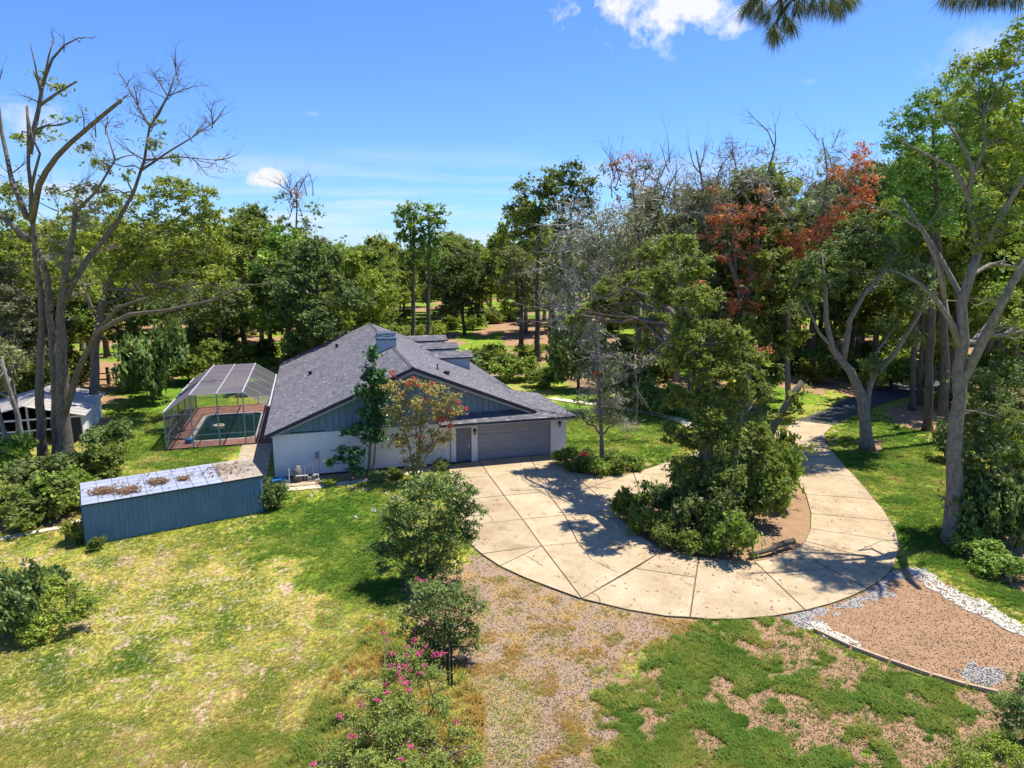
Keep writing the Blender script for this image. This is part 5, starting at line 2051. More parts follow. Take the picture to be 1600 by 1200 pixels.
# leaning stems at the left edge
D = 47
for i, (pts, r, lb) in enumerate([
        ([(38, 712), (28, 650), (12, 600), (2, 560)], .20, 'leaning pale stem nearest the twin trunks'),
        ([(20, 728), (10, 690), (-2, 645), (-10, 600)], .17, 'leaning stem at the very left edge'),
        ([(30, 700), (26, 640), (18, 590), (12, 548)], .16, 'thin straight stem between the leaning ones')]):
    make_tree('leaning_tree', lb, 'tree', P(pts[0][0], pts[0][1], ground_D(*pts[0])), [S(ground_D(*pts[0]), pts, r, r * .55)],
              LP(D, (20 - i * 20, 570 - i * 15, 26, 20), (-10, 600 - i * 20, 24, 22)), 'olive', 'bark_pale', 'leaning stems beside the small shed', seed=60 + i, spacing=1.0, crad=.5, nleaf=34, lsize=.17)

# upright magnolia against the wall
D = ground_D(580, 744)
make_tree('magnolia_tree', 'narrow dark green magnolia against the blue gable', 'tree', G(580, 744), [S(D, [(576, 744), (578, 700), (580, 640), (583, 590), (584, 552)], .09, .03), S(D, [(583, 744), (586, 705), (588, 670)], .07, .03)],
          LP(D, (584, 556, 7, 14), (586, 580, 15, 10), (574, 592, 12, 9), (590, 600, 16, 9), (566, 612, 16, 8, -.4), (583, 622, 20, 10), (596, 618, 12, 8), (578, 645, 20, 10), (592, 655, 12, 10), (570, 668, 22, 8, -.3), (548, 676, 14, 5, -.5), (585, 682, 18, 10)),
          'magnolia', 'bark_pale', seed=34, spacing=.5, crad=.32, nleaf=60, lsize=.15)
D = ground_D(548, 752)
make_tree('magnolia_tree', 'short open young magnolia in the gravel bed by the white wall', 'tree', G(548, 752), [S(D, [(548, 752), (548, 725), (545, 705)], .06, .03)],
          LP(D, (545, 704, 18, 6), (530, 718, 12, 4), (560, 706, 10, 5), (548, 722, 18, 7), (555, 738, 16, 8), (520, 724, 8, 3)), 'magnolia', 'bark_grey', seed=35, spacing=.5, crad=.26, nleaf=40, lsize=.15)
for i, (x_, y_, w_, h_, kd, lb) in enumerate([(516, 760, 24, 14, 'yellow', 'small yellowish grass clump in the gravel bed'), (590, 752, 34, 16, 'dark', 'low dark plant under the magnolia'), (620, 748, 34, 18, 'mid', 'low plant under the red flowered myrtle'),
                                              (690, 735, 26, 18, 'dark', 'small dark plant right of the red flowered myrtle')]):
    bush('low' if kd == 'dark' else kd, x_, y_, w_, h_, lb, 'small plants in the bed before the house')

# red flowered myrtle
D = ground_D(650, 752)
reds = [(641, 599), (653, 603), (636, 603), (676, 600), (668, 612), (692, 653), (690, 658), (678, 656), (707, 664), (702, 667), (726, 640), (613, 582), (615, 588), (652, 682), (658, 684), (665, 622), (630, 618), (716, 628), (700, 640), (646, 592)]
make_tree('crape_myrtle', 'golden-leaved crape myrtle with red blossoms in front of the gable', 'tree', G(650, 752),
          [S(D, [(648, 752), (640, 700), (625, 650), (620, 615)], .05, .02), S(D, [(650, 752), (655, 700), (660, 650), (665, 605)], .05, .02), S(D, [(652, 752), (670, 700), (690, 660), (705, 630)], .05, .02), S(D, [(650, 750), (655, 690), (640, 640)], .04, .02)],
          LP(D, (618, 605, 20, 12), (650, 603, 22, 12, .3), (682, 612, 24, 14), (705, 625, 20, 14), (635, 630, 26, 14, -.4), (672, 638, 28, 14, .4), (705, 650, 20, 14), (612, 650, 20, 16), (650, 665, 26, 16), (690, 680, 18, 16), (625, 690, 22, 18), (660, 700, 24, 18), (645, 725, 22, 16)),
          'crape_gold', 'bark_pale', seed=36, spacing=.62, crad=.36, nleaf=34, lsize=.11, extra=[('blossom', [P(x_, y_, D - .5) for x_, y_ in reds], .17, 45, .09, 'red_petal')])

# three crape myrtles along the edge of the gravel
D = ground_D(665, 912)
make_tree('crape_myrtle', 'large dark leaved crape myrtle left of the driveway', 'tree', G(668, 915),
          [S(D, [(664, 915), (645, 860), (625, 810), (615, 790)], .06, .02), S(D, [(668, 915), (668, 850), (672, 790), (675, 760)], .06, .02), S(D, [(672, 915), (695, 850), (712, 800), (722, 770)], .06, .02), S(D, [(668, 915), (640, 880), (606, 862)], .05, .02)],
          LP(D, (590, 855, 20, 12), (596, 885, 16, 10, .3), (745, 800, 14, 14), (738, 830, 14, 18), (735, 765, 16, 12), (672, 765, 34, 20, .6), (705, 765, 30, 20), (728, 780, 18, 14, .4), (640, 785, 32, 20), (615, 805, 24, 18, .4), (660, 805, 36, 22, -.6), (700, 805, 34, 24), (628, 835, 32, 22), (672, 845, 38, 24, -.6), (712, 840, 28, 26), (605, 865, 22, 16), (640, 870, 34, 20), (690, 875, 34, 22), (660, 895, 34, 18), (640, 900, 20, 12, .4), (700, 900, 22, 12, .3), (680, 745, 12, 10), (650, 752, 12, 8, .4), (710, 745, 12, 8, .3)),
          'crape', 'bark_grey', seed=37, spacing=.5, crad=.33, nleaf=56, lsize=.085, extra=[('blossom', [P(x_, y_, D) for x_, y_ in ((556, 808), (625, 783), (583, 797), (617, 775))], .1, 40, .07, 'pale_petal')])
D = ground_D(694, 1030)
pk = [(600, 988), (597, 994), (655, 905), (664, 908), (606, 1000)]
make_tree('crape_myrtle', 'smaller crape myrtle with few pink buds by the black post', 'tree', G(694, 1030),
          [S(D, [(690, 1030), (680, 980), (665, 945)], .04, .015), S(D, [(694, 1030), (695, 970), (698, 930)], .04, .015), S(D, [(698, 1030), (715, 980), (726, 950)], .04, .015)],
          LP(D, (655, 920, 22, 14, .4), (728, 925, 20, 14, .3), (745, 955, 16, 14), (636, 960, 16, 14), (690, 925, 34, 16), (660, 945, 28, 18), (722, 945, 26, 18), (690, 955, 38, 20, -.3), (665, 975, 26, 16), (712, 980, 28, 18), (688, 998, 30, 18), (665, 1005, 22, 16), (712, 1010, 22, 16), (690, 1020, 26, 12, -.3), (645, 985, 20, 14), (738, 985, 18, 14), (645, 1010, 16, 12), (735, 1010, 14, 12)),
          'crape', 'bark_grey', seed=38, spacing=.42, crad=.31, nleaf=56, lsize=.062, extra=[('blossom', [P(x_, y_, D - .3) for x_, y_ in ((651, 904), (664, 907), (671, 973), (648, 985))], .09, 40, .05, 'pink_petal')])
pk = [(600, 988, 2.1), (606, 1000, 2.1), (638, 1011, 2.0), (656, 1018, 2.0), (652, 1023, 2.0), (680, 1025, 1.9), (692, 1020, 1.9), (686, 1024, 1.9), (636, 1023, 2.0), (613, 1021, 2.0), (632, 1040, 1.9), (625, 1045, 1.9), (622, 1054, 1.9),
      (640, 1047, 1.9), (657, 1052, 1.8), (628, 1060, 1.9), (636, 1066, 1.9), (640, 1078, 1.8), (602, 1070, 1.8), (604, 1082, 1.8), (567, 1100, 1.6), (551, 1150, 1.4), (643, 1166, 1.5), (713, 1128, 1.4), (487, 1195, 1.0), (531, 1120, 1.3), (627, 1187, 1.4),
      (648, 1000, 2.0), (665, 1010, 2.0), (632, 1068, 1.8), (610, 1040, 1.9), (664, 1040, 1.9), (590, 1095, 1.7)]


def LG(*ls):
    """lobes by photograph position and height above ground: (px, py, z, half width m, half height m)"""
    return [(G(l[0], l[1], l[2]), (l[3], l[3], l[4])) for l in ls]


b0 = G(640, 1170)
make_tree('crape_myrtle', 'loose crape myrtle with many pink blossoms at the bottom of the picture', 'tree', b0,
          [([b0, G(600, 1090, 1.0), G(602, 1000, 1.95)], .04, .01), ([b0, G(640, 1080, 1.0), G(648, 1005, 1.95)], .04, .01), ([b0, G(680, 1100, 1.0), G(690, 1040, 1.7)], .04, .01), ([b0, G(580, 1150, .7), G(550, 1140, 1.3)], .03, .01),
           ([b0, G(560, 1190, .5), G(495, 1195, .9)], .03, .01), ([b0, G(690, 1170, .6), G(735, 1165, 1.0)], .03, .01)],
          LG((640, 1035, 1.6, .42, .35), (610, 1050, 1.5, .42, .35), (670, 1060, 1.5, .45, .35), (590, 1095, 1.3, .5, .38), (635, 1100, 1.3, .5, .38), (690, 1100, 1.2, .45, .35), (560, 1135, 1.0, .45, .35), (610, 1145, 1.1, .5, .38), (660, 1145, 1.1, .5, .38), (715, 1145, .9, .42, .34),
             (530, 1180, .7, .42, .32), (580, 1190, .9, .48, .36), (630, 1195, 1.0, .5, .38), (685, 1195, .9, .48, .36), (735, 1190, .7, .38, .3), (500, 1210, .6, .38, .28), (605, 1225, .8, .5, .36), (665, 1230, .8, .5, .36), (550, 1075, 1.0, .3, .24)),
          'crape_light', 'bark_grey', seed=39, spacing=.32, crad=.24, nleaf=56, lsize=.046, extra=[('blossom', [G(*p_) for p_ in pk], .085, 60, .045, 'pink_petal')], shell=.25)

# thin tree in the garage bed
D = ground_D(942, 726)
tw = [(P(938, 660 - i * 9, D), (math.cos(i * 2.1), math.sin(i * 2.1), .35 - (i < 4) * .45), 2.1 - i * .08, .035, 3) for i in range(14)]
make_tree('cedar_elm', 'thin grey half-bare tree in the bed beside the garage', 'tree', G(942, 726), [S(D, [(941, 726), (940, 680), (938, 630), (934, 580), (932, 545)], .16, .03)],
          LP(D, (935, 585, 26, 22), (920, 625, 30, 20), (955, 630, 26, 22), (905, 650, 16, 8), (968, 655, 16, 8), (938, 655, 30, 12)), 'grey_leaf', 'bark_pale', seed=40, spacing=.8, crad=.42, nleaf=22, lsize=.1, twig=tw, shell=.2,
          extra=[('red_leaves', [P(931, 580, D - 1), P(932, 586, D - 1)], .18, 40, .09, 'red_petal'), ('fine_twigs', [P(rr_.gauss(x_, 10), rr_.gauss(y_, 9), D + rr_.uniform(-1, 1)) for x_, y_ in [(935, 560), (915, 590), (955, 590), (905, 620), (965, 620), (935, 600), (900, 650), (975, 655), (925, 640), (950, 650)] for _ in range(4)], .75, 50, .036, 'fine_twig', 11)])
fr = MB()
f_ = empty('red_flower', G(912, 722))
tag(f_, 'small plant with red blossoms in the garage bed', 'flower')
fr.tube([(0, 0, 0), (.02, 0, .5)], .02, 5).tube([(0, 0, 0), (-.2, 0, .45)], .02, 5)
fr.build('stem', M['bark_dark'], f_)
V, T = leaf_quads(np.array([(0, -.3, .62), (.15, -.3, .55), (-.15, -.25, .58)]), np.array([.16, .12, .13]), 60, .1, np.random.default_rng(4))
obj('blossom', quads_mesh('blossom', V, T, M['red_petal']), f_)

# island tree wrapped in vines
D = 33.4
LOBES = LP(D, (1060, 385, 40, 24, 2), (1020, 400, 36, 22, 2), (1085, 420, 40, 26), (1000, 440, 44, 24, 1), (955, 450, 38, 22, 1), (930, 485, 34, 20, 1), (1045, 460, 44, 26, -1), (975, 495, 44, 22), (1020, 505, 40, 20), (1100, 470, 36, 26, 1), (1070, 505, 36, 22), (900, 500, 26, 14, 1),
           (1120, 520, 36, 26), (1085, 560, 36, 34), (1130, 570, 36, 34), (1170, 560, 28, 26, 1), (1095, 620, 38, 34), (1145, 625, 40, 34), (1185, 620, 26, 26, 1), (1085, 680, 40, 36), (1135, 685, 44, 36, -1), (1185, 680, 34, 34), (1080, 740, 48, 38), (1135, 745, 50, 40, -1.5), (1190, 735, 40, 38),
           (1055, 560, 24, 28, 0), (1055, 620, 24, 30, 0), (1050, 680, 24, 26), (1100, 580, 30, 30, -1), (1110, 650, 34, 30, -1), (1070, 530, 30, 26, -.6), (1150, 530, 26, 24), (1045, 430, 40, 22, -1), (985, 465, 36, 18, -1), (1010, 540, 22, 12), (1165, 590, 30, 30, -.6), (1080, 470, 34, 24, -1.4), (960, 470, 34, 16, 1.6))
# the outer left part of the crown leans well back behind the island, over the lawn
ISL = []
for c_, r_ in LOBES:
    px_, py__ = to_px(c_.x, c_.y, c_.z)
    back = 9.0 if px_ < 1005 else 5.0 if px_ < 1045 and py__ < 540 else 0
    k_ = .80 if c_.z > 11 else .74
    ISL.append((P(px_, py__, c_.y + back), tuple(q_ * k_ * (c_.y + back) / c_.y for q_ in r_)))
tw = [(P(960 + i * 12, 440 + (i % 3) * 20, D + 7), (-.8 + .3 * (i % 4), .3 * math.sin(i), .4), 2.2, .04, 2) for i in range(9)]
make_tree('vine_tree', 'tall island tree wrapped in vines from the driveway to its crown', 'tree', G(1115, 815),
          [S(ground_D(1115, 815), [(1112, 815), (1105, 740), (1100, 660), (1088, 580), (1075, 500), (1062, 420)], .42, .14), S(D, [(1078, 510), (1030, 470, 4), (980, 450, 7), (930, 470, 7.5)], .16, .05), S(D, [(1130, 800), (1150, 700), (1165, 600)], .25, .1)],
          ISL, 'vine', 'bark_grey', seed=42, spacing=.5, crad=.33, nleaf=58, lsize=.115, twig=tw)
D = ground_D(1180, 770)
make_tree('leaning_snag', 'leaning broken trunk with yellow-green ivy on the right of the island', 'tree', G(1178, 772), [S(D, [(1178, 772), (1195, 700), (1215, 655), (1236, 620), (1254, 596)], .28, .17)],
          LP(D, (1240, 622, 14, 14), (1220, 655, 16, 12), (1205, 690, 18, 16), (1250, 640, 14, 8), (1232, 700, 14, 10), (1262, 700, 10, 6), (1256, 612, 8, 8)), 'oak_yellow', 'bark_grey', seed=43, spacing=.6, crad=.32, nleaf=30, lsize=.12)
D = ground_D(1190, 866)
make_tree('fallen_log', 'dark fallen branch lying on the island mulch', 'log', G(1190, 866), [([G(1172, 868, .12), G(1205, 858, .25), G(1225, 848, .3), G(1240, 845, .3)], .10, .15), ([G(1205, 858, .25), G(1215, 868, .1)], .05, .02)], [], 'oak', 'bark_dark', seed=44)

# grey dead tree left of the island crown and its fallen limbs
D = ground_D(935, 640)
tw = []
for i in range(34):
    x_, y_ = rr_.uniform(870, 960), rr_.uniform(345, 520)
    tw.append((P(x_, y_, D + rr_.uniform(-2, 2)), (rr_.uniform(-1, .3), rr_.uniform(-.6, .6), rr_.uniform(-.5, .3)), 3.0, .05, 3))
make_tree('dead_cedar', 'grey drooping dead cedar left of the island tree crown', 'tree', G(935, 640), [S(D, [(935, 640), (935, 540), (930, 440), (940, 350)], .16, .05)],
          LP(D, (905, 380, 36, 30), (890, 440, 30, 32), (945, 400, 36, 36), (900, 500, 30, 26), (950, 340, 30, 22), (975, 380, 30, 26, 1), (990, 340, 26, 18, 2)), 'grey_leaf', 'twig_grey', seed=45, spacing=1.1, crad=.7, nleaf=36, lsize=.15, twig=tw, hang=.5, extra=[('fine_twigs', [P(rr_.gauss(x_, 16), rr_.gauss(y_, 18), D + rr_.uniform(-3, 1)) for x_, y_ in [(900, 350), (930, 340), (885, 390), (920, 380), (950, 370), (880, 440), (905, 420), (870, 490), (895, 500), (925, 520), (980, 340), (1000, 310)] for _ in range(7)], 1.3, 32, .075, 'fine_twig', 10)])
D = 50
tw = [(P(x_, y_, D), (dx, .2, dz), 2.4, .06, 3) for x_, y_, dx, dz in [(960, 560, -1, .2), (985, 570, -.6, -.6), (1010, 560, .6, .4), (1000, 590, -.2, -1), (940, 555, -1, -.2), (1030, 548, 1, .4), (990, 600, .4, -1), (970, 540, -.4, .8)]]
make_tree('fallen_limbs', 'tangle of bare pale limbs above the dark shrubs left of the island', 'branches', G(992, 665), [S(D, [(994, 662), (996, 620), (992, 575), (965, 555), (935, 548)], .07, .05), S(D, [(992, 575), (1020, 560), (1055, 552)], .1, .05)], [], 'oak', 'bark_pale', seed=46, twig=tw, extra=[('fine_twigs', [P(rr_.gauss(x_, 9), rr_.gauss(y_, 6), D) for x_, y_ in [(940, 555), (960, 565), (990, 575), (1015, 560), (1040, 550)] for _ in range(3)], .8, 36, .04, 'fine_twig', 12)])

# red-leaved dead oaks
D = ground_D(1168, 640)
tw = []
for (x_, y_, dx, dz, ln) in [(1100, 320, -.4, 1, 3), (1093, 270, .2, 1, 2.6), (1093, 270, -.8, .7, 2.4), (1060, 320, -1, .4, 3), (1035, 290, -.8, .7, 2.6), (1125, 370, -.8, .5, 3), (1195, 280, .7, .7, 2.6), (1210, 232, .3, 1, 2.2), (1200, 205, -.6, .8, 2.2),
                             (1185, 350, .8, .5, 3), (1150, 420, .9, .3, 3), (1175, 320, -.6, .8, 2.8), (1090, 300, .8, .6, 2.4), (1140, 300, .1, 1, 3), (1120, 280, .2, 1, 2.6), (1150, 260, -.2, 1, 2.5), (1210, 300, 1, .4, 2.5), (1160, 360, .2, 1, 2.5)]:
    tw.append((P(x_, y_, D), (dx, rr_.uniform(-.5, .5), dz), ln, .065, 3))
rl = [P(rr_.gauss(x_, 15), rr_.gauss(y_, 13), D - 1.5 + rr_.uniform(-1, 1)) for x_, y_ in [(1130, 330), (1165, 340), (1175, 380), (1150, 390), (1180, 420), (1165, 450), (1150, 470), (1175, 480), (1190, 330), (1120, 360)] for _ in range(7)]
make_tree('dying_oak', 'bare forked oak with clusters of rust red dead leaves', 'tree', G(1168, 640), [S(D, [(1168, 640), (1168, 540), (1155, 450), (1128, 375), (1102, 325), (1094, 270), (1088, 235)], .38, .07), S(D, [(1164, 500), (1175, 420), (1186, 350), (1196, 285), (1211, 232), (1200, 205)], .26, .05),
          S(D, [(1128, 375), (1090, 340), (1058, 320), (1030, 290)], .14, .05), S(D, [(1170, 480), (1210, 440), (1230, 405)], .14, .05), S(D, [(1150, 440), (1148, 370), (1140, 300)], .14, .04)],
          LP(D + 2, (1220, 300, 26, 20), (1170, 280, 26, 16), (1110, 330, 20, 16)), 'olive', 'bark_pale', seed=47, spacing=1.6, crad=.7, nleaf=24, lsize=.18, twig=tw, extra=[('dead_leaves', rl, .6, 95, .15, 'rust'), ('fine_twigs', [P(rr_.gauss(x_, 22), rr_.gauss(y_, 18), D + rr_.uniform(-2, 3)) for x_, y_ in [(1060, 300), (1090, 280), (1120, 290), (1150, 270), (1180, 290), (1210, 270), (1100, 330), (1140, 330), (1200, 330), (1220, 300), (1070, 340), (1160, 240)] for _ in range(5)], 1.5, 50, .065, 'fine_twig', 12)])
D = ground_D(1232, 640)
tw = [(P(x_, y_, D), (dx, rr_.uniform(-.5, .5), dz), ln, .05, 3) for (x_, y_, dx, dz, ln) in [(1290, 340, -.2, 1, 3), (1300, 260, -.5, 1, 2.6), (1300, 230, .3, 1, 2.2), (1340, 290, .6, .8, 2.4), (1280, 220, -.8, .7, 2), (1345, 250, .2, 1, 1.8), (1250, 420, -.9, .4, 2), (1310, 350, 1, .2, 2.5), (1285, 300, -.9, .6, 2.4)]]
rl = [P(rr_.gauss(x_, 11), rr_.gauss(y_, 10), D - 1 + rr_.uniform(-1, 1)) for x_, y_ in [(1240, 405), (1235, 395), (1250, 385), (1265, 375), (1285, 365), (1300, 350), (1245, 375), (1330, 325), (1345, 315), (1340, 300), (1355, 310), (1350, 245), (1345, 260), (1365, 287), (1310, 270), (1325, 330)] for _ in range(5)]
make_tree('dying_oak', 'slanting oak limb covered in bright red dead leaves above the drive', 'tree', G(1232, 640), [S(D, [(1232, 640), (1228, 540), (1235, 460), (1262, 400), (1300, 350), (1340, 290)], .28, .07), S(D, [(1262, 400), (1285, 330), (1293, 270), (1285, 215)], .14, .04), S(D, [(1270, 395), (1320, 370), (1375, 325)], .12, .04)],
          LP(D + 2, (1245, 470, 30, 24), (1215, 500, 26, 24), (1290, 260, 20, 12)), 'oak', 'bark_pale', seed=48, spacing=1.3, crad=.6, nleaf=36, lsize=.17, twig=tw, extra=[('dead_leaves', rl, .55, 110, .15, 'rust'), ('fine_twigs', [P(rr_.gauss(x_, 16), rr_.gauss(y_, 16), D + rr_.uniform(-1, 3)) for x_, y_ in [(1260, 300), (1285, 280), (1300, 240), (1320, 290), (1345, 270), (1250, 330), (1280, 340)] for _ in range(5)], 1.3, 46, .06, 'fine_twig', 12)])
for i, (x_, y_, Dd) in enumerate(((1085, 437, 36), (1065, 560, 36), (1195, 545, 50))):
    f_ = make_tree('dead_branch', ['broken twig with red leaves in the island tree crown', 'broken twig with red leaves on the island vines', 'broken twig with red leaves beside the island column'][i], 'branch', P(x_, y_, Dd),
                   [([P(x_ + 12, y_ - 10, Dd + .3), P(x_, y_, Dd)], .04, .02)], [], 'rust', 'bark_dark', 'broken red-leaved twigs', seed=80 + i, extra=[('dead_leaves', [P(x_ - 8, y_, Dd), P(x_ + 8, y_ + 3, Dd), P(x_, y_ + 6, Dd)], .32, 60, .13, 'rust')])

# forked tree on the right lawn
D = ground_D(1355, 702)
make_tree('forked_oak', 'grey forked oak with dark crown standing on the lawn right of the drive', 'tree', G(1355, 702),
          [S(D, [(1355, 702), (1353, 655), (1347, 615), (1328, 580), (1303, 545), (1293, 500), (1289, 450), (1284, 400)], .44, .08), S(D, [(1318, 562), (1328, 500), (1352, 458), (1382, 425), (1402, 385)], .24, .08),
           S(D, [(1353, 650), (1357, 615), (1364, 590), (1400, 550, -1), (1432, 500, -2), (1452, 465, -2)], .24, .08), S(D, [(1362, 592), (1370, 550), (1395, 515)], .12, .05), S(D, [(1303, 545), (1280, 520), (1258, 470)], .14, .05)],
          LP(D, (1262, 440, 30, 24), (1285, 405, 30, 22), (1320, 385, 34, 22, 1), (1360, 385, 34, 22, 1), (1330, 425, 34, 22, 2), (1295, 450, 28, 22, 1), (1395, 400, 30, 22), (1425, 430, 30, 24, -1), (1440, 465, 28, 20, -2), (1375, 445, 30, 20, 2), (1250, 480, 24, 20, 1), (1385, 505, 22, 16, 1), (1415, 530, 22, 16, 0), (1370, 570, 20, 16, -.5), (1335, 345, 24, 16, 2)),
          'oak_dark', 'bark_pale', seed=49, spacing=1.0, crad=.55, nleaf=52, lsize=.15)
# pine trunks
for i, (x_, y_, r, ty, lb) in enumerate(((1425, 640, .26, 330, 'slim straight pine trunk left of the pair by the asphalt'), (1449, 672, .34, 300, 'thicker straight pine trunk by the asphalt drive'), (1437, 632, .2, 350, 'slimmest pine trunk half hidden between the pair'))):
    Dd = ground_D(x_, y_)
    make_tree('pine_tree', lb, 'tree', G(x_, y_), [S(Dd, [(x_, y_), (x_ + 3, 560), (x_ + 8, 450), (x_ + 10, ty)], r, r * .6)],
              LP(Dd, (x_ - 10, ty + 20, 34, 22), (x_ + 30, ty, 34, 22), (x_, ty - 30, 34, 24), (x_ + 20, ty + 50, 30, 16)), 'pine', 'bark_pine', 'pine trunks by the asphalt drive', seed=64 + i, spacing=1.1, crad=.6, nleaf=50, lsize=.16)

# the tall tree at the right
D = ground_D(1488, 846)
st = [S(D, [(1486, 847), (1490, 760), (1495, 660), (1500, 580), (1502, 535), (1506, 475), (1518, 430), (1530, 390)], .40, .17), S(D, [(1500, 545), (1488, 505), (1463, 470), (1440, 445), (1413, 430)], .16, .05),
      S(D, [(1504, 500), (1500, 460, .5), (1473, 407, 1), (1436, 352, 1.5), (1410, 310, 2)], .15, .05), S(D - .5, [(1476, 466), (1464, 408), (1440, 360), (1405, 338), (1366, 322)], .10, .03),
      S(D, [(1530, 392), (1522, 345), (1510, 300), (1490, 262), (1455, 245), (1420, 227)], .16, .04), S(D, [(1512, 305), (1520, 265), (1500, 220), (1478, 190)], .12, .04), S(D, [(1520, 270), (1540, 230), (1535, 180)], .10, .03),
      S(D, [(1530, 392), (1548, 370, -.5), (1577, 318, -1), (1605, 270, -1.5), (1630, 210, -2)], .17, .07), S(D, [(1498, 640), (1506, 595), (1530, 545, -.5), (1552, 500, -1), (1585, 440, -1.5), (1625, 380, -2)], .24, .14), S(D, [(1500, 545), (1485, 510, 1), (1478, 470, 1)], .1, .05)]
tw = [(P(x_, y_, D), (dx, rr_.uniform(-.5, .5), dz), ln, .035, 2) for (x_, y_, dx, dz, ln) in [(1366, 322, -1, .5, 1.2), (1413, 430, -1, .3, .8), (1450, 350, .4, 1, 1.4), (1500, 640, 1, -.1, 1.6), (1500, 650, 1, .3, 1.5), (1495, 655, -1, .2, .8), (1490, 780, -1, .1, .9), (1510, 770, 1, .1, .9), (1440, 360, .5, .9, 1.5), (1420, 227, -1, .5, 1), (1485, 790, -1, -.2, .8)]]
make_tree('water_oak', 'tall pale-barked tree with spreading limbs at the right of the drive', 'tree', G(1487, 847), st,
          LP(D, (1520, 110, 40, 22, 2), (1560, 95, 40, 26, 1), (1600, 80, 34, 34), (1490, 150, 36, 22, 3), (1540, 160, 44, 26, 1), (1590, 150, 40, 30), (1500, 200, 36, 24, 1), (1560, 215, 42, 26), (1605, 220, 36, 34), (1530, 260, 36, 24, 1), (1580, 285, 36, 26), (1550, 335, 34, 24), (1600, 340, 34, 30), (1525, 100, 24, 12, 1),
             (1570, 360, 34, 24, -1), (1540, 390, 20, 16, -.5), (1610, 40, 26, 22), (1595, 410, 30, 26, 2), (1570, 470, 30, 30, 3), (1600, 520, 34, 34, 3)),
          'bright', 'bark_pale', seed=50, spacing=.95, crad=.5, nleaf=46, lsize=.13, twig=tw, sides=9)
D = 47
make_tree('pine_tree', 'large bright green pine crown behind the tall right tree', 'tree', G(1475, 690), [S(ground_D(1475, 690), [(1475, 690), (1476, 560), (1470, 420), (1462, 300), (1458, 200)], .36, .1)],
          LP(D, (1455, 165, 34, 24), (1420, 195, 32, 22), (1490, 185, 34, 24, 1), (1400, 230, 24, 18), (1445, 235, 36, 24, -1), (1490, 240, 36, 24, 1), (1415, 270, 32, 22), (1460, 290, 36, 24), (1500, 300, 34, 24, 2), (1425, 320, 28, 18, 1), (1390, 300, 18, 12), (1470, 345, 34, 20, 1), (1500, 130, 30, 20, 2), (1540, 140, 30, 20, 3)),
          'pine', 'bark_pine', seed=51, spacing=1.05, crad=.6, nleaf=60, lsize=.15)
D = ground_D(1552, 838)
make_tree('laurel_tree', 'dark bushy laurel at the right edge beside the tall trunk', 'tree', G(1552, 838), [S(D, [(1552, 838), (1552, 780), (1548, 700), (1545, 640)], .14, .05)],
          LP(D, (1548, 640, 38, 28), (1515, 675, 30, 26), (1580, 680, 38, 30), (1545, 710, 42, 28, -.6), (1600, 730, 34, 30), (1515, 735, 30, 24), (1550, 760, 44, 26, -.6), (1595, 790, 36, 26), (1530, 600, 34, 26, 1), (1575, 590, 36, 30, 1)), 'oak_dark', 'bark_dark', seed=52, spacing=.9, crad=.5, nleaf=56, lsize=.13)

# two slender trees beyond the dormers
for i, (x_, y_, ls_, lb) in enumerate(((645, 548, ((643, 330, 16, 12), (628, 345, 16, 14), (650, 352, 20, 16), (635, 372, 20, 14), (655, 385, 16, 14), (622, 330, 8, 8), (640, 405, 16, 12)), 'tall slender tree standing free beyond the chimney, left of a pair'),
                                       (669, 548, ((672, 328, 12, 12), (685, 345, 14, 14), (668, 350, 14, 14), (682, 372, 16, 14), (665, 380, 14, 14), (688, 330, 6, 8), (675, 400, 16, 14)), 'tall slender tree standing free beyond the chimney, right of a pair'))):
    Dd = 100
    make_tree('slender_oak', lb, 'tree', P(x_, y_, Dd).xy.to_3d(), [([P(x_, y_, Dd).xy.to_3d(), P(x_ + 1, 450, Dd), P(x_ + 1, 340, Dd)], .36, .1)], LP(Dd, *ls_), 'bright', 'bark_grey', 'pair of slender trees', seed=70 + i, spacing=1.5, crad=.8, nleaf=40, lsize=.3)
# cluster at the right of the gap
for i, (bx, Dd, ls_, lf, lb) in enumerate((
        (840, 88, ((860, 278, 20, 14), (840, 295, 24, 16), (815, 300, 16, 14), (865, 310, 24, 16), (830, 325, 26, 16), (800, 330, 14, 10), (855, 345, 28, 18), (820, 360, 24, 16), (840, 390, 26, 16)), 'oak', 'tall layered oak rising at the right end of the low skyline'),
        (890, 84, ((895, 265, 22, 12), (880, 285, 24, 14), (910, 290, 24, 16), (885, 320, 26, 18), (915, 330, 24, 18), (890, 360, 28, 18), (880, 400, 26, 20), (870, 440, 28, 22)), 'oak_dark', 'tall dark oak beside the layered one on the skyline'),
        (815, 92, ((800, 400, 24, 18), (820, 430, 26, 18), (795, 445, 20, 16), (835, 460, 24, 18)), 'olive', 'browning olive tree under the layered oak'))):
    b = P(bx, 520, Dd).xy.to_3d()
    make_tree('oak_tree', lb, 'tree', b, [([b, P(bx, 460, Dd), P(bx + 2, 340, Dd) if i < 2 else P(bx, 430, Dd)], .4, .12)], LP(Dd, *ls_), lf, 'bark_dark', seed=74 + i, spacing=1.5, crad=.85, nleaf=44, lsize=.27)
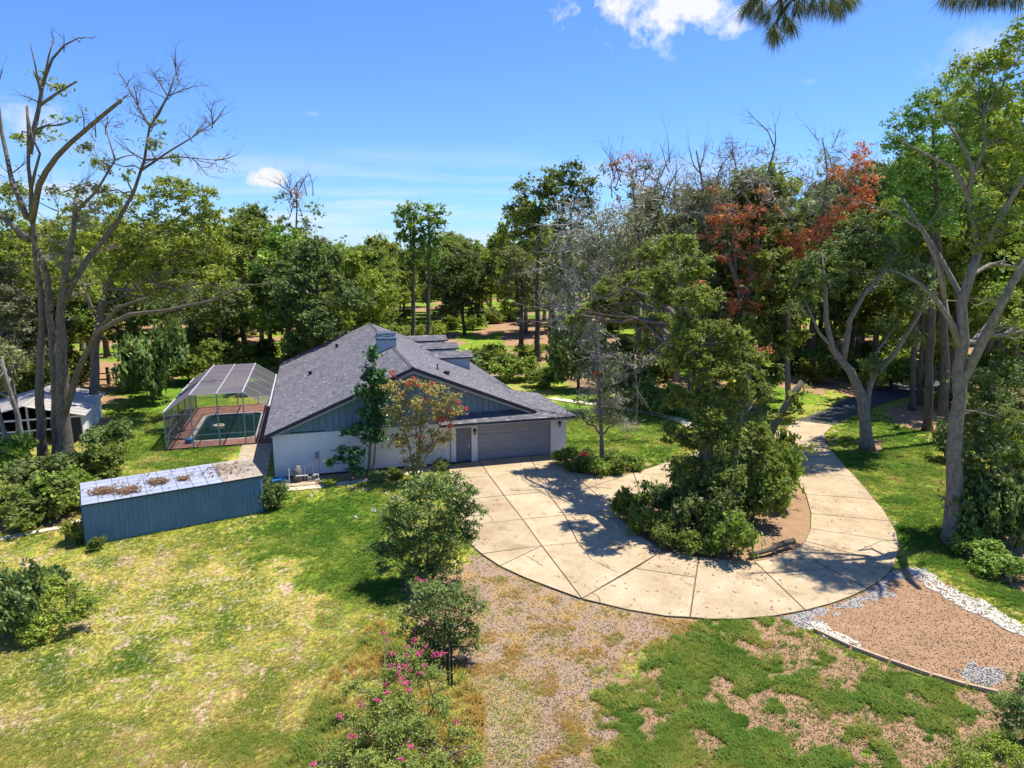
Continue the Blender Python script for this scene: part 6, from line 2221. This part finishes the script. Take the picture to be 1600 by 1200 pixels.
# twiggy red-brown tops behind the island crown
D = 72
tw = [(P(rr_.uniform(950, 1060), rr_.uniform(255, 330), D), (rr_.uniform(-.6, .6), rr_.uniform(-.5, .5), 1), 3, .06, 3) for _ in range(26)]
rl = [P(rr_.gauss(x_, 12), rr_.gauss(y_, 9), D) for x_, y_ in [(970, 262), (985, 275), (1010, 258), (990, 300), (960, 250), (1000, 330), (1015, 290)] for _ in range(4)]
make_tree('dying_oak', 'twiggy half-bare oak with a brownish top on the skyline', 'tree', P(1000, 560, D).xy.to_3d(), [([P(1000, 560, D).xy.to_3d(), P(1000, 450, D), P(995, 330, D), P(985, 270, D)], .4, .1), ([P(1000, 400, D), P(1030, 330, D), P(1045, 280, D)], .2, .06)],
          LP(D, (960, 265, 18, 10), (1015, 262, 18, 8), (985, 300, 30, 14), (1030, 320, 26, 16), (1010, 350, 36, 20), (1060, 350, 30, 20), (1050, 300, 20, 12)), 'olive', 'bark_grey', seed=78, spacing=1.7, crad=.8, nleaf=24, lsize=.24, twig=tw, extra=[('dead_leaves', rl, .6, 26, .2, 'rust')])
D = 95
tw = [(P(rr_.uniform(440, 490), rr_.uniform(290, 350), D), (rr_.uniform(-.8, .8), rr_.uniform(-.5, .5), .8), 3, .07, 3) for _ in range(14)]
rl = [P(rr_.gauss(463, 4), rr_.gauss(315, 18), D) for _ in range(14)]
make_tree('dying_oak', 'thin half-bare tree with reddish centre on the left skyline', 'tree', P(463, 520, D).xy.to_3d(), [([P(463, 520, D).xy.to_3d(), P(463, 400, D), P(464, 285, D)], .3, .05)], LP(D, (440, 310, 10, 8), (490, 330, 14, 10), (480, 355, 20, 12), (445, 350, 16, 12)), 'oak', 'bark_grey', seed=79, spacing=1.6, crad=.8, nleaf=26, lsize=.26, twig=tw,
          extra=[('dead_leaves', rl, .5, 20, .2, 'rust')])

# corner bushes at the bottom right
b0 = G(1610, 1150)
make_tree('shrub', 'dark reddish shrub poking in at the lower right corner', 'shrub', b0, [([b0, G(1600, 1090, 1.6)], .05, .02), ([b0, G(1580, 1110, 1.0)], .04, .02)],
          LG((1600, 1070, 1.7, .38, .34), (1580, 1100, 1.3, .38, .32), (1612, 1110, 1.2, .45, .4), (1595, 1135, .8, .42, .36), (1570, 1125, .8, .3, .26), (1620, 1080, 1.5, .4, .4)), 'crape', 'bark_dark', seed=81, spacing=.34, crad=.2, nleaf=50, lsize=.05, crown='foliage')
b0 = G(1545, 1200)
make_tree('shrub', 'yellow-green feathery shrub at the bottom right corner', 'shrub', b0, [([b0, G(1540, 1165, .7)], .03, .01)],
          LG((1545, 1160, .6, .42, .28), (1515, 1185, .5, .42, .28), (1570, 1180, .6, .45, .3), (1600, 1190, .6, .45, .3), (1485, 1205, .4, .34, .22), (1540, 1205, .5, .45, .3)), 'oak_yellow', 'bark_dark', seed=82, spacing=.36, crad=.2, nleaf=50, lsize=.045, crown='foliage')

# ------------------------------------------------------------------ pine whose branches hang into the top of the picture
pine = empty('longleaf_pine', (10.5, 8.5, 0))
tag(pine, 'near pine whose needled branch ends hang into the top of the picture', 'tree')
pb = Vector((10.5, 8.5, 0))
mb = MB().tube([(0, 0, -.1), (0, .1, 8), (.1, 0, 16), (0, 0, 23)], [.35, .28, .2, .08], 9)
ends = []
r8 = random.Random(12)
for (root, path) in (((0, 0, 18.4), [P(1420, -90, 9.4), P(1300, -30, 9.2), P(1240, 0, 9.0)]), ((0, 0, 17.6), [P(1640, -60, 9.6), P(1560, -25, 9.4), P(1500, -14, 9.2)])):
    pts = [Vector(root)] + [p - pb for p in path]
    mb.tube(pts, [.09, .06, .04, .02], 6)
needles = []
for (x_, y_, dx, dy) in [(1178, 0, -.3, 1), (1190, 12, -.4, 1), (1168, 10, -.5, .9), (1208, 45, -.1, 1), (1212, 52, .1, 1), (1228, 30, .2, 1), (1236, 38, .4, 1), (1245, 8, .2, 1), (1270, 4, -.1, 1), (1285, 6, .1, 1), (1300, 4, .3, 1), (1318, 0, .5, .8), (1330, -6, .6, .8), (1220, 5, 0, 1), (1255, 0, -.2, 1),
                         (1200, 20, -.5, .8), (1310, 12, .2, 1), (1185, -10, -.6, .7), (1480, -10, -.5, .6), (1495, -6, -.5, .8), (1510, -4, -.1, 1), (1530, -8, .1, 1), (1550, -6, .3, 1), (1570, -8, .4, .8), (1590, -4, .2, 1), (1540, -16, -.3, 1)]:
    c = P(x_, y_, 9 + r8.uniform(-.15, .15)) - pb
    src = P(x_ + r8.uniform(-6, 20) - dx * 12, y_ - 22, 9.1) - pb
    top_ = P(1260, -30, 9.1) - pb if x_ < 1400 else P(1540, -30, 9.3) - pb
    mb.tube([top_, src, c], [.018, .014, .008], 4)
    needles.append((c, Vector((dx, r8.uniform(-.3, .3), -dy)).normalized()))
mb.build('trunk', M['bark_pine'], pine, True)
V, T = [], []
for (c, d) in needles:
    n_ = 170
    for k in range(n_):
        dd = (d + Vector((r8.gauss(0, .5), r8.gauss(0, .5), r8.gauss(0, .42)))).normalized()
        dd.z -= .25
        dd.normalize()
        ln = r8.uniform(.17, .30)
        o_ = c - d * r8.uniform(0, .12)
        sd_ = dd.cross(Vector((r8.uniform(-1, 1), r8.uniform(-1, 1), r8.uniform(-1, 1)))).normalized() * .0022
        mid_ = o_ + dd * ln * .55
        e = o_ + dd * ln + Vector((0, 0, -.03))
        V.append((o_ - sd_, mid_ - sd_, e, mid_ + sd_))
        T.append(min(1, max(0, r8.gauss(.45, .3))))
obj('needles', quads_mesh('needles', np.array([[tuple(p) for p in q_] for q_ in V]), np.array(T), M['needle']), pine)['kind'] = 'stuff'

# ------------------------------------------------------------------ fences and posts


def rail_fence(label, pts, post_step, mat, nrail=3, h=1.3):
    f = empty('rail_fence', (pts[0][0], pts[0][1], 0))
    tag(f, label, 'fence')
    o0 = Vector((pts[0][0], pts[0][1], 0))
    for a, b in zip(pts[:-1], pts[1:]):
        a, b = Vector((a[0], a[1], 0)) - o0, Vector((b[0], b[1], 0)) - o0
        n = max(1, round((b - a).length / post_step))
        for i in range(n):
            p, q_ = a.lerp(b, i / n), a.lerp(b, (i + 1) / n)
            MB().box(p.x - .07, p.x + .07, p.y - .07, p.y + .07, 0, h).build('post', M[mat], f)
            mb = MB()
            for k in range(nrail):
                z = h * (.3 + .62 * k / (nrail - 1))
                MB().bar(p + Vector((0, -.09, z)), q_ + Vector((0, -.09, z)), .03, .13).build('rail', M[mat], f)


rail_fence('pale rail fence far behind the house seen between trunks', [tuple(G(600, 497))[:2], tuple(G(720, 496))[:2], tuple(G(860, 505))[:2]], 3.2, 'fence_pale')
rail_fence('pale rail fence along the far lawn above the asphalt drive', [tuple(G(1215, 545))[:2], tuple(G(1340, 546))[:2], tuple(G(1470, 549))[:2]], 3.0, 'fence_pale')
rail_fence('low weathered fence across the left field behind the pool', [tuple(G(150, 597))[:2], tuple(G(172, 596))[:2], tuple(G(260, 588))[:2]], 6.0, 'fence_brown', 2, 1.0)
gp = MB()
fp = G(170, 600)
fpo = MB().box(-.12, .12, -.12, .12, 0, 1.75).box(-.15, .15, -.15, .15, 1.75, 1.8).build('wooden_post', M['post_dark'])
fpo.location = fp
tag(fpo, 'dark wooden post standing on the left lawn', 'post')

# black post in front with its leaning pale rod
bp_ = G(703, 1072)
D = bp_.y
bpost = empty('black_post', bp_)
tag(bpost, 'black metal post with a pale strip between the small myrtle and the gravel', 'post')
MB().box(-.10, -.01, -.03, .03, 0, 1.35).build('post', M['black'], bpost)
MB().box(.03, .10, -.03, .03, 0, 1.6).build('post', M['black'], bpost)
MB().bar((-.0, -.05, .12), (.012, -.05, 1.34), .018).build('strip', M['grey_metal'], bpost)
MB().box(-.12, .12, -.028, .028, .02, .10).build('crossbar', M['black'], bpost)
# small marker post at the grass bank
mk = MB().box(-.05, .05, -.05, .05, 0, .75).bar((0, 0, .5), (.02, 0, .76), .12, .02).build('marker_post', M['post_dark'])
mk.location = G(1510, 880)
tag(mk, 'small dark marker post in the weeds right of the tall trunk', 'post')

# ------------------------------------------------------------------ scattered stuff (instances)


def scatter(name, proto, pts, scl, rot, shade, mat, label, cat):
    """points and the proto piece share one mesh; geometry nodes put the piece on every point"""
    n = len(pts)
    pv_ = np.array(proto.v, float)
    me_ = bpy.data.meshes.new(name)
    nv = len(pv_)
    me_.vertices.add(nv + n)
    me_.vertices.foreach_set('co', np.concatenate([pv_, pts]).astype(np.float32).ravel())
    lt = [i for f in proto.f for i in f]
    me_.loops.add(len(lt))
    me_.loops.foreach_set('vertex_index', np.array(lt, np.int32))
    me_.polygons.add(len(proto.f))
    me_.polygons.foreach_set('loop_start', np.cumsum([0] + [len(f) for f in proto.f[:-1]]).astype(np.int32))
    for nm, arr in (('piece', np.r_[np.ones(nv), np.zeros(n)]), ('size', np.r_[np.ones(nv), scl]), ('shade', np.r_[np.zeros(nv), shade])):
        a = me_.attributes.new(nm, 'FLOAT', 'POINT')
        a.data.foreach_set('value', arr.astype(np.float32))
    a = me_.attributes.new('turn', 'FLOAT_VECTOR', 'POINT')
    a.data.foreach_set('vector', np.concatenate([np.zeros((nv, 3)), rot]).astype(np.float32).ravel())
    me_.materials.append(mat)
    me_.update(calc_edges=True)
    o = obj(name, me_)
    ng = bpy.data.node_groups.new('scatter_' + name, 'GeometryNodeTree')
    ng.interface.new_socket('Geometry', in_out='INPUT', socket_type='NodeSocketGeometry')
    ng.interface.new_socket('Geometry', in_out='OUTPUT', socket_type='NodeSocketGeometry')
    nn, ll = ng.nodes, ng.links
    gi, go = nn.new('NodeGroupInput'), nn.new('NodeGroupOutput')

    def na(nm, dt='FLOAT'):
        x = nn.new('GeometryNodeInputNamedAttribute')
        x.data_type = dt
        x.inputs['Name'].default_value = nm
        return x.outputs['Attribute']
    cmp_ = nn.new('FunctionNodeCompare')
    cmp_.data_type = 'FLOAT'
    cmp_.operation = 'GREATER_THAN'
    ll.new(na('piece'), cmp_.inputs[0])
    cmp_.inputs[1].default_value = .5
    sep = nn.new('GeometryNodeSeparateGeometry')
    sep.domain = 'POINT'
    ll.new(gi.outputs[0], sep.inputs['Geometry'])
    ll.new(cmp_.outputs[0], sep.inputs['Selection'])
    iop = nn.new('GeometryNodeInstanceOnPoints')
    ll.new(sep.outputs['Inverted'], iop.inputs['Points'])
    ll.new(sep.outputs['Selection'], iop.inputs['Instance'])
    er = nn.new('FunctionNodeEulerToRotation')
    ll.new(na('turn', 'FLOAT_VECTOR'), er.inputs[0])
    ll.new(er.outputs[0], iop.inputs['Rotation'])
    ll.new(na('size'), iop.inputs['Scale'])
    ll.new(iop.outputs[0], go.inputs[0])
    md_ = o.modifiers.new('scatter', 'NODES')
    md_.node_group = ng
    tag(o, label, cat, None, 'stuff')
    return o


def tuft(seed, blades=8, h=.10, w=.010, spread=.07):
    r = random.Random(seed)
    mb = MB()
    for k in range(blades):
        a = r.uniform(0, 6.28)
        o_ = Vector((r.uniform(-spread, spread), r.uniform(-spread, spread), -.01))
        d = Vector((math.cos(a), math.sin(a), 0))
        s = Vector((-d.y, d.x, 0)) * w * r.uniform(.7, 1.4)
        hh = h * r.uniform(.55, 1.2)
        b1 = o_ + d * hh * .3 + Vector((0, 0, hh * .65))
        b2 = o_ + d * hh * .85 + Vector((0, 0, hh * .95))
        mb.add([o_ - s, o_ + s, b1 + s * .8, b1 - s * .8, b2], [(0, 1, 2, 3), (3, 2, 4)])
    return mb


def leafy(seed, n=9, h=.12, s=.035, spread=.09):
    r = random.Random(seed)
    mb = MB()
    for k in range(n):
        c = Vector((r.uniform(-spread, spread), r.uniform(-spread, spread), r.uniform(.2, 1) * h))
        nr = Vector((r.uniform(-1, 1), r.uniform(-1, 1), 1.3)).normalized()
        t = nr.cross(Vector((r.uniform(-1, 1), r.uniform(-1, 1), .1))).normalized() * s * r.uniform(.7, 1.4)
        b = nr.cross(t) * .7
        mb.add([c - t, c + b, c + t, c - b], [(0, 1, 2, 3)])
    return mb


def stone(seed, s=.02):
    r = random.Random(seed)
    mb = MB()
    v = [(1, 0, 0), (0, 1, 0), (-1, 0, 0), (0, -1, 0), (0, 0, .8), (0, 0, -.5)]
    v = [tuple(c * s * r.uniform(.7, 1.3) for c in p) for p in v]
    mb.add(v, [(0, 1, 4), (1, 2, 4), (2, 3, 4), (3, 0, 4), (1, 0, 5), (2, 1, 5), (3, 2, 5), (0, 3, 5)])
    return mb


rg = np.random.default_rng(77)
SLAB_P = [poly_px(s) for s in SLABS]
BLOCK = SLAB_P + [Z_ISLAND, HOUSE_POLY[:, :], np.array([tuple(A_.xy), tuple(B_.xy), tuple((B_ + Vector((-1.64, 2.57, 0))).xy), tuple((A_ + Vector((-1.64, 2.57, 0))).xy)])]
HOUSE_TIGHT = np.array([tuple(W(u, v))[:2] for u, v in ((-.1, -.1), (19.3, -.1), (19.3, 29), (-.1, 29))])
CAGE_TIGHT = np.array([tuple(W(u, v))[:2] for u, v in ((-7.7, 8.7), (0, 8.7), (0, 23.2), (-7.7, 23.2))])
BLOCK[-2] = HOUSE_TIGHT
BLOCK.append(CAGE_TIGHT)
BLOCK.append(np.array([tuple(W(u, v))[:2] for u, v in ((-3.7, -.5), (-.4, -.5), (-.4, 8.8), (-2.7, 8.8))]))


def frame_points(n, y0, y1):
    """random ground points inside the camera's view, denser near the viewer"""
    py = rg.uniform(y0, y1, n)
    px = rg.uniform(-30, 1640, n)
    b = -(py - 600) / FPX
    dy = math.cos(PITCH) + b * math.sin(PITCH)
    dz = -math.sin(PITCH) + b * math.cos(PITCH)
    t = -CAM_H / dz
    X, Y = (px - 800) / FPX * t, dy * t
    bad = np.zeros(n, bool)
    for p_ in BLOCK:
        bad |= inside(p_, X, Y)
    return X[~bad], Y[~bad]


def gz_at(X, Y):
    return (fbm(X, Y, 6, 3) - .5) * .06 - .035


X, Y = frame_points(330000, 640, 1215)
mu, gr_, bl_, lu, pa_, gv, md2 = masks(X, Y)
gn_ = fbm(X, Y, 1.3, 200)
big_ = fbm(X, Y, 7, 201)
den = np.where(mu > .5, .03, np.where(gr_ > .5, .05, np.where(bl_ > .5, 0, .35 + 1.6 * np.clip((gn_ - .35) * 2.2, 0, 1) * .5 + lu * .3)))
for z_ in Z_WHITE:
    den = np.where(inside(z_, X, Y), 0, den)
den = np.where(md2, 0, den)
keep = rg.random(len(X)) < den
X, Y, gn_, big_, lu, pa_, gr_ = X[keep], Y[keep], gn_[keep], big_[keep], lu[keep], pa_[keep], gr_[keep]
n = len(X)
sh = np.clip(.42 + (gn_ - .5) * 1.3 + (big_ - .5) * .9 + lu * .34 + rg.normal(size=n) * .13, 0, 1)
sc = rg.uniform(.6, 1.3, n) * (.75 + .3 * lu) * np.clip(Y / 30, .8, 1.5)
scatter('grass', tuft(3), np.stack([X, Y, gz_at(X, Y)], -1), sc, np.stack([np.zeros(n), np.zeros(n), rg.uniform(0, 6.28, n)], -1), sh, M['blade'], 'short patchy grass growing over the lawns', 'grass')

# tall unmown grass round the flowering myrtle
Z_TALL = poly_px([(440, 1215), (470, 1130), (520, 1050), (570, 990), (600, 950), (650, 1000), (720, 1040), (760, 1100), (745, 1215)])
X, Y = frame_points(60000, 930, 1215)
ok = inside(Z_TALL, X, Y) & (rg.random(len(X)) < np.clip((fbm(X, Y, .7, 330) - .38) * 3, 0, .5))
X, Y = X[ok], Y[ok]
n = len(X)
scatter('tall_grass', tuft(21, 9, .24, .009, .06), np.stack([X, Y, gz_at(X, Y)], -1), rg.uniform(.5, 1.3, n), np.stack([np.zeros(n), np.zeros(n), rg.uniform(0, 6.28, n)], -1), np.clip(.26 + (fbm(X, Y, 1.1, 331) - .5) * 1.2 + rg.normal(size=n) * .14, 0, 1), M['weed'],
        'tall unmown grass under the pink flowering myrtle', 'grass')

# leafy weeds in the patchy corner and along the gravel
X, Y = frame_points(230000, 900, 1215)
mu, gr_, bl_, lu, pa_, gv, md2 = masks(X, Y)
wn_ = fbm(X, Y, .8, 300)
ok = (pa_ & (rg.random(len(X)) < np.clip(1.0 - mu * 1.15, .05, 1) * np.clip((fbm(X, Y, .45, 310) - .40) * 5, 0, 1) * np.clip((wn_ - .30) * 3, 0, 1))) | (gv.astype(bool) & (rg.random(len(X)) < np.clip((fbm(X, Y, .9, 301) - .49) * 2.4, 0, .36)))
ok &= ~md2
X, Y = X[ok], Y[ok]
gvk, wn_ = gv[ok], wn_[ok]
n = len(X)
scatter('weeds', tuft(8, 9, .13, .012, .09), np.stack([X, Y, gz_at(X, Y)], -1), rg.uniform(.5, 1.3, n) * (.55 + .8 * wn_) * np.where(gvk > 0, .6, 1), np.stack([np.zeros(n), np.zeros(n), rg.uniform(0, 6.28, n)], -1), np.clip(.60 + (fbm(X, Y, .9, 320) - .5) * 1.3 + rg.normal(size=n) * .16 - gvk * .52, 0, 1), M['weed'],
        'leafy weed clumps over the reddish soil at lower right', 'weeds')

# dead leaves and grit blown over the driveway and its edges
py_ = rg.uniform(700, 970, 9000)
px_ = rg.uniform(700, 1410, 9000)
g3 = np.array([tuple(G(a_, b_, .062)) for a_, b_ in zip(px_, py_)])
ins = np.zeros(len(g3), bool)
for p_ in SLAB_P:
    ins |= inside(p_, g3[:, 0], g3[:, 1])
ci = Z_ISLAND.mean(0)
di = np.hypot(g3[:, 0] - ci[0], (g3[:, 1] - ci[1]))
ok = ins & (rg.random(len(g3)) < np.clip(.75 - (di - 4) * .16, .07, .8) * np.clip((fbm(g3[:, 0], g3[:, 1], 2.2, 400) - .35) * 4, .1, 1))
g3 = g3[ok]
n = len(g3)
scatter('fallen_leaves', leafy(31, 3, .012, .028, .05), g3, rg.uniform(.5, 1.3, n), np.stack([np.zeros(n), np.zeros(n), rg.uniform(0, 6.28, n)], -1), np.clip(rg.normal(.35, .25, n), 0, 1), M['chip_inst'], 'dead leaves and grit scattered over the driveway', 'leaf litter')

# gravel, chips, white limestone
X, Y = frame_points(120000, 860, 1215)
mu, gr_, bl_, lu, pa_, gv, md2 = masks(X, Y)
ok = (gr_ > .4) & (rg.random(len(X)) < .8)
n = ok.sum()
scatter('gravel', stone(2, .017), np.stack([X[ok], Y[ok], gz_at(X[ok], Y[ok]) + .01], -1), rg.uniform(.5, 1.5, n), rg.uniform(0, 6.28, (n, 3)), rg.random(n), M['stone_inst'], 'pinkish gravel on the bare strip below the driveway', 'gravel')
ok = (bl_ > .5)
n = ok.sum()
scatter('gravel', stone(6, .03), np.stack([X[ok], Y[ok], gz_at(X[ok], Y[ok]) + .01], -1), rg.uniform(.5, 1.5, n), rg.uniform(0, 6.28, (n, 3)), rg.random(n), M['stone_blue'], 'blue-grey gravel along the right edge of the driveway', 'gravel')
ok = ((mu > .5) & (bl_ < .5) & (gr_ < .5)) & (rg.random(len(X)) < .6)
n = ok.sum()
scatter('mulch', stone(9, .026), np.stack([X[ok], Y[ok], gz_at(X[ok], Y[ok]) + .008], -1), rg.uniform(.4, 1.5, n), rg.uniform(0, 6.28, (n, 3)), np.clip(rg.normal(.5, .3, n), 0, 1), M['chip_inst'], 'reddish brown mulch chips on the side drive and bare soil', 'mulch')
X, Y = frame_points(90000, 875, 1020)
ok = np.zeros(len(X), bool)
for z_ in Z_WHITE:
    ok |= zone_weight(z_, X, Y, .35, 9)
X, Y = X[ok], Y[ok]
n = len(X)
scatter('white_stones', stone(11, .06), np.stack([X, Y, gz_at(X, Y) + .015], -1), rg.uniform(.45, 1.4, n), rg.uniform(0, 6.28, (n, 3)), np.clip(rg.normal(.7, .3, n), 0, 1), M['white_inst'], 'white limestone rubble edging both sides of the mulch drive', 'stones')

# leaf litter heaps and twigs on the shed roof
sc_ = []
Rz = Vector((math.cos(sang), math.sin(sang), 0))
Rn = Vector((-math.sin(sang), math.cos(sang), 0))
for (x_, y_, rx, ry, n_) in ((.95, 1.3, .38, .42, 300), (1.95, .8, .42, .38, 280), (3.35, 1.4, .36, .4, 200), (4.5, 1.3, .22, .28, 80), (6.5, 1.5, 1.2, 1.0, 90), (2.5, 1.5, 3, 1.2, 60)):
    for k in range(n_):
        a, b = x_ + rt.gauss(0, rx * .6), min(2.95, max(.05, y_ + rt.gauss(0, ry * .6)))
        p = A_ + Rz * a + Rn * b
        sc_.append((p.x, p.y, 2.085 + .043 * b + rt.uniform(0, .06)))
sc_ = np.array(sc_)
n = len(sc_)
scatter('leaf_litter', leafy(15, 5, .04, .04, .05), sc_, rg.uniform(.6, 1.4, n), np.stack([np.zeros(n), np.zeros(n), rg.uniform(0, 6.28, n)], -1), np.clip(rg.normal(.25, .22, n), 0, 1), M['chip_inst'], 'brown leaf litter heaped on the blue shed roof', 'leaf litter')
for i, (a, b, ln) in enumerate(((3.2, 1.1, .9), (4.5, 1.5, .7), (1.5, 1.7, .8))):
    p = A_ + Rz * a + Rn * b + Vector((0, 0, 2.085 + .043 * b + .03))
    mb = MB()
    twigs(mb, (0, 0, 0), (1, .3 * (i - 1), 0), ln, .02, 1, rt, .6, 4)
    o = mb.build('fallen_twig', M['bark_dark'])
    o.location = p
    tag(o, ['fallen twig across the middle litter heap on the shed roof', 'fallen twig at the right of the shed roof litter', 'fallen twig beside the left litter heap on the shed roof'][i], 'twig', 'twigs on the shed roof')

# labels that came out the same are told apart by their order from left to right
same = {}
for o in scn.objects:
    if o.parent is None and o.get('label') and o.get('category'):
        same.setdefault(o['label'], []).append(o)
ORD = ['leftmost', 'second', 'third', 'fourth', 'fifth', 'sixth', 'seventh', 'eighth', 'ninth']
for lb, os_ in same.items():
    if len(os_) > 1:
        os_.sort(key=lambda o: to_px(o.location.x, o.location.y)[0])
        for i, o in enumerate(os_):
            o['label'] = (('left-hand ' if i == 0 else 'right-hand ') if len(os_) == 2 else 'leftmost ' if i == 0 else 'rightmost ' if i == len(os_) - 1 else f'{ORD[i]} from left ') + lb
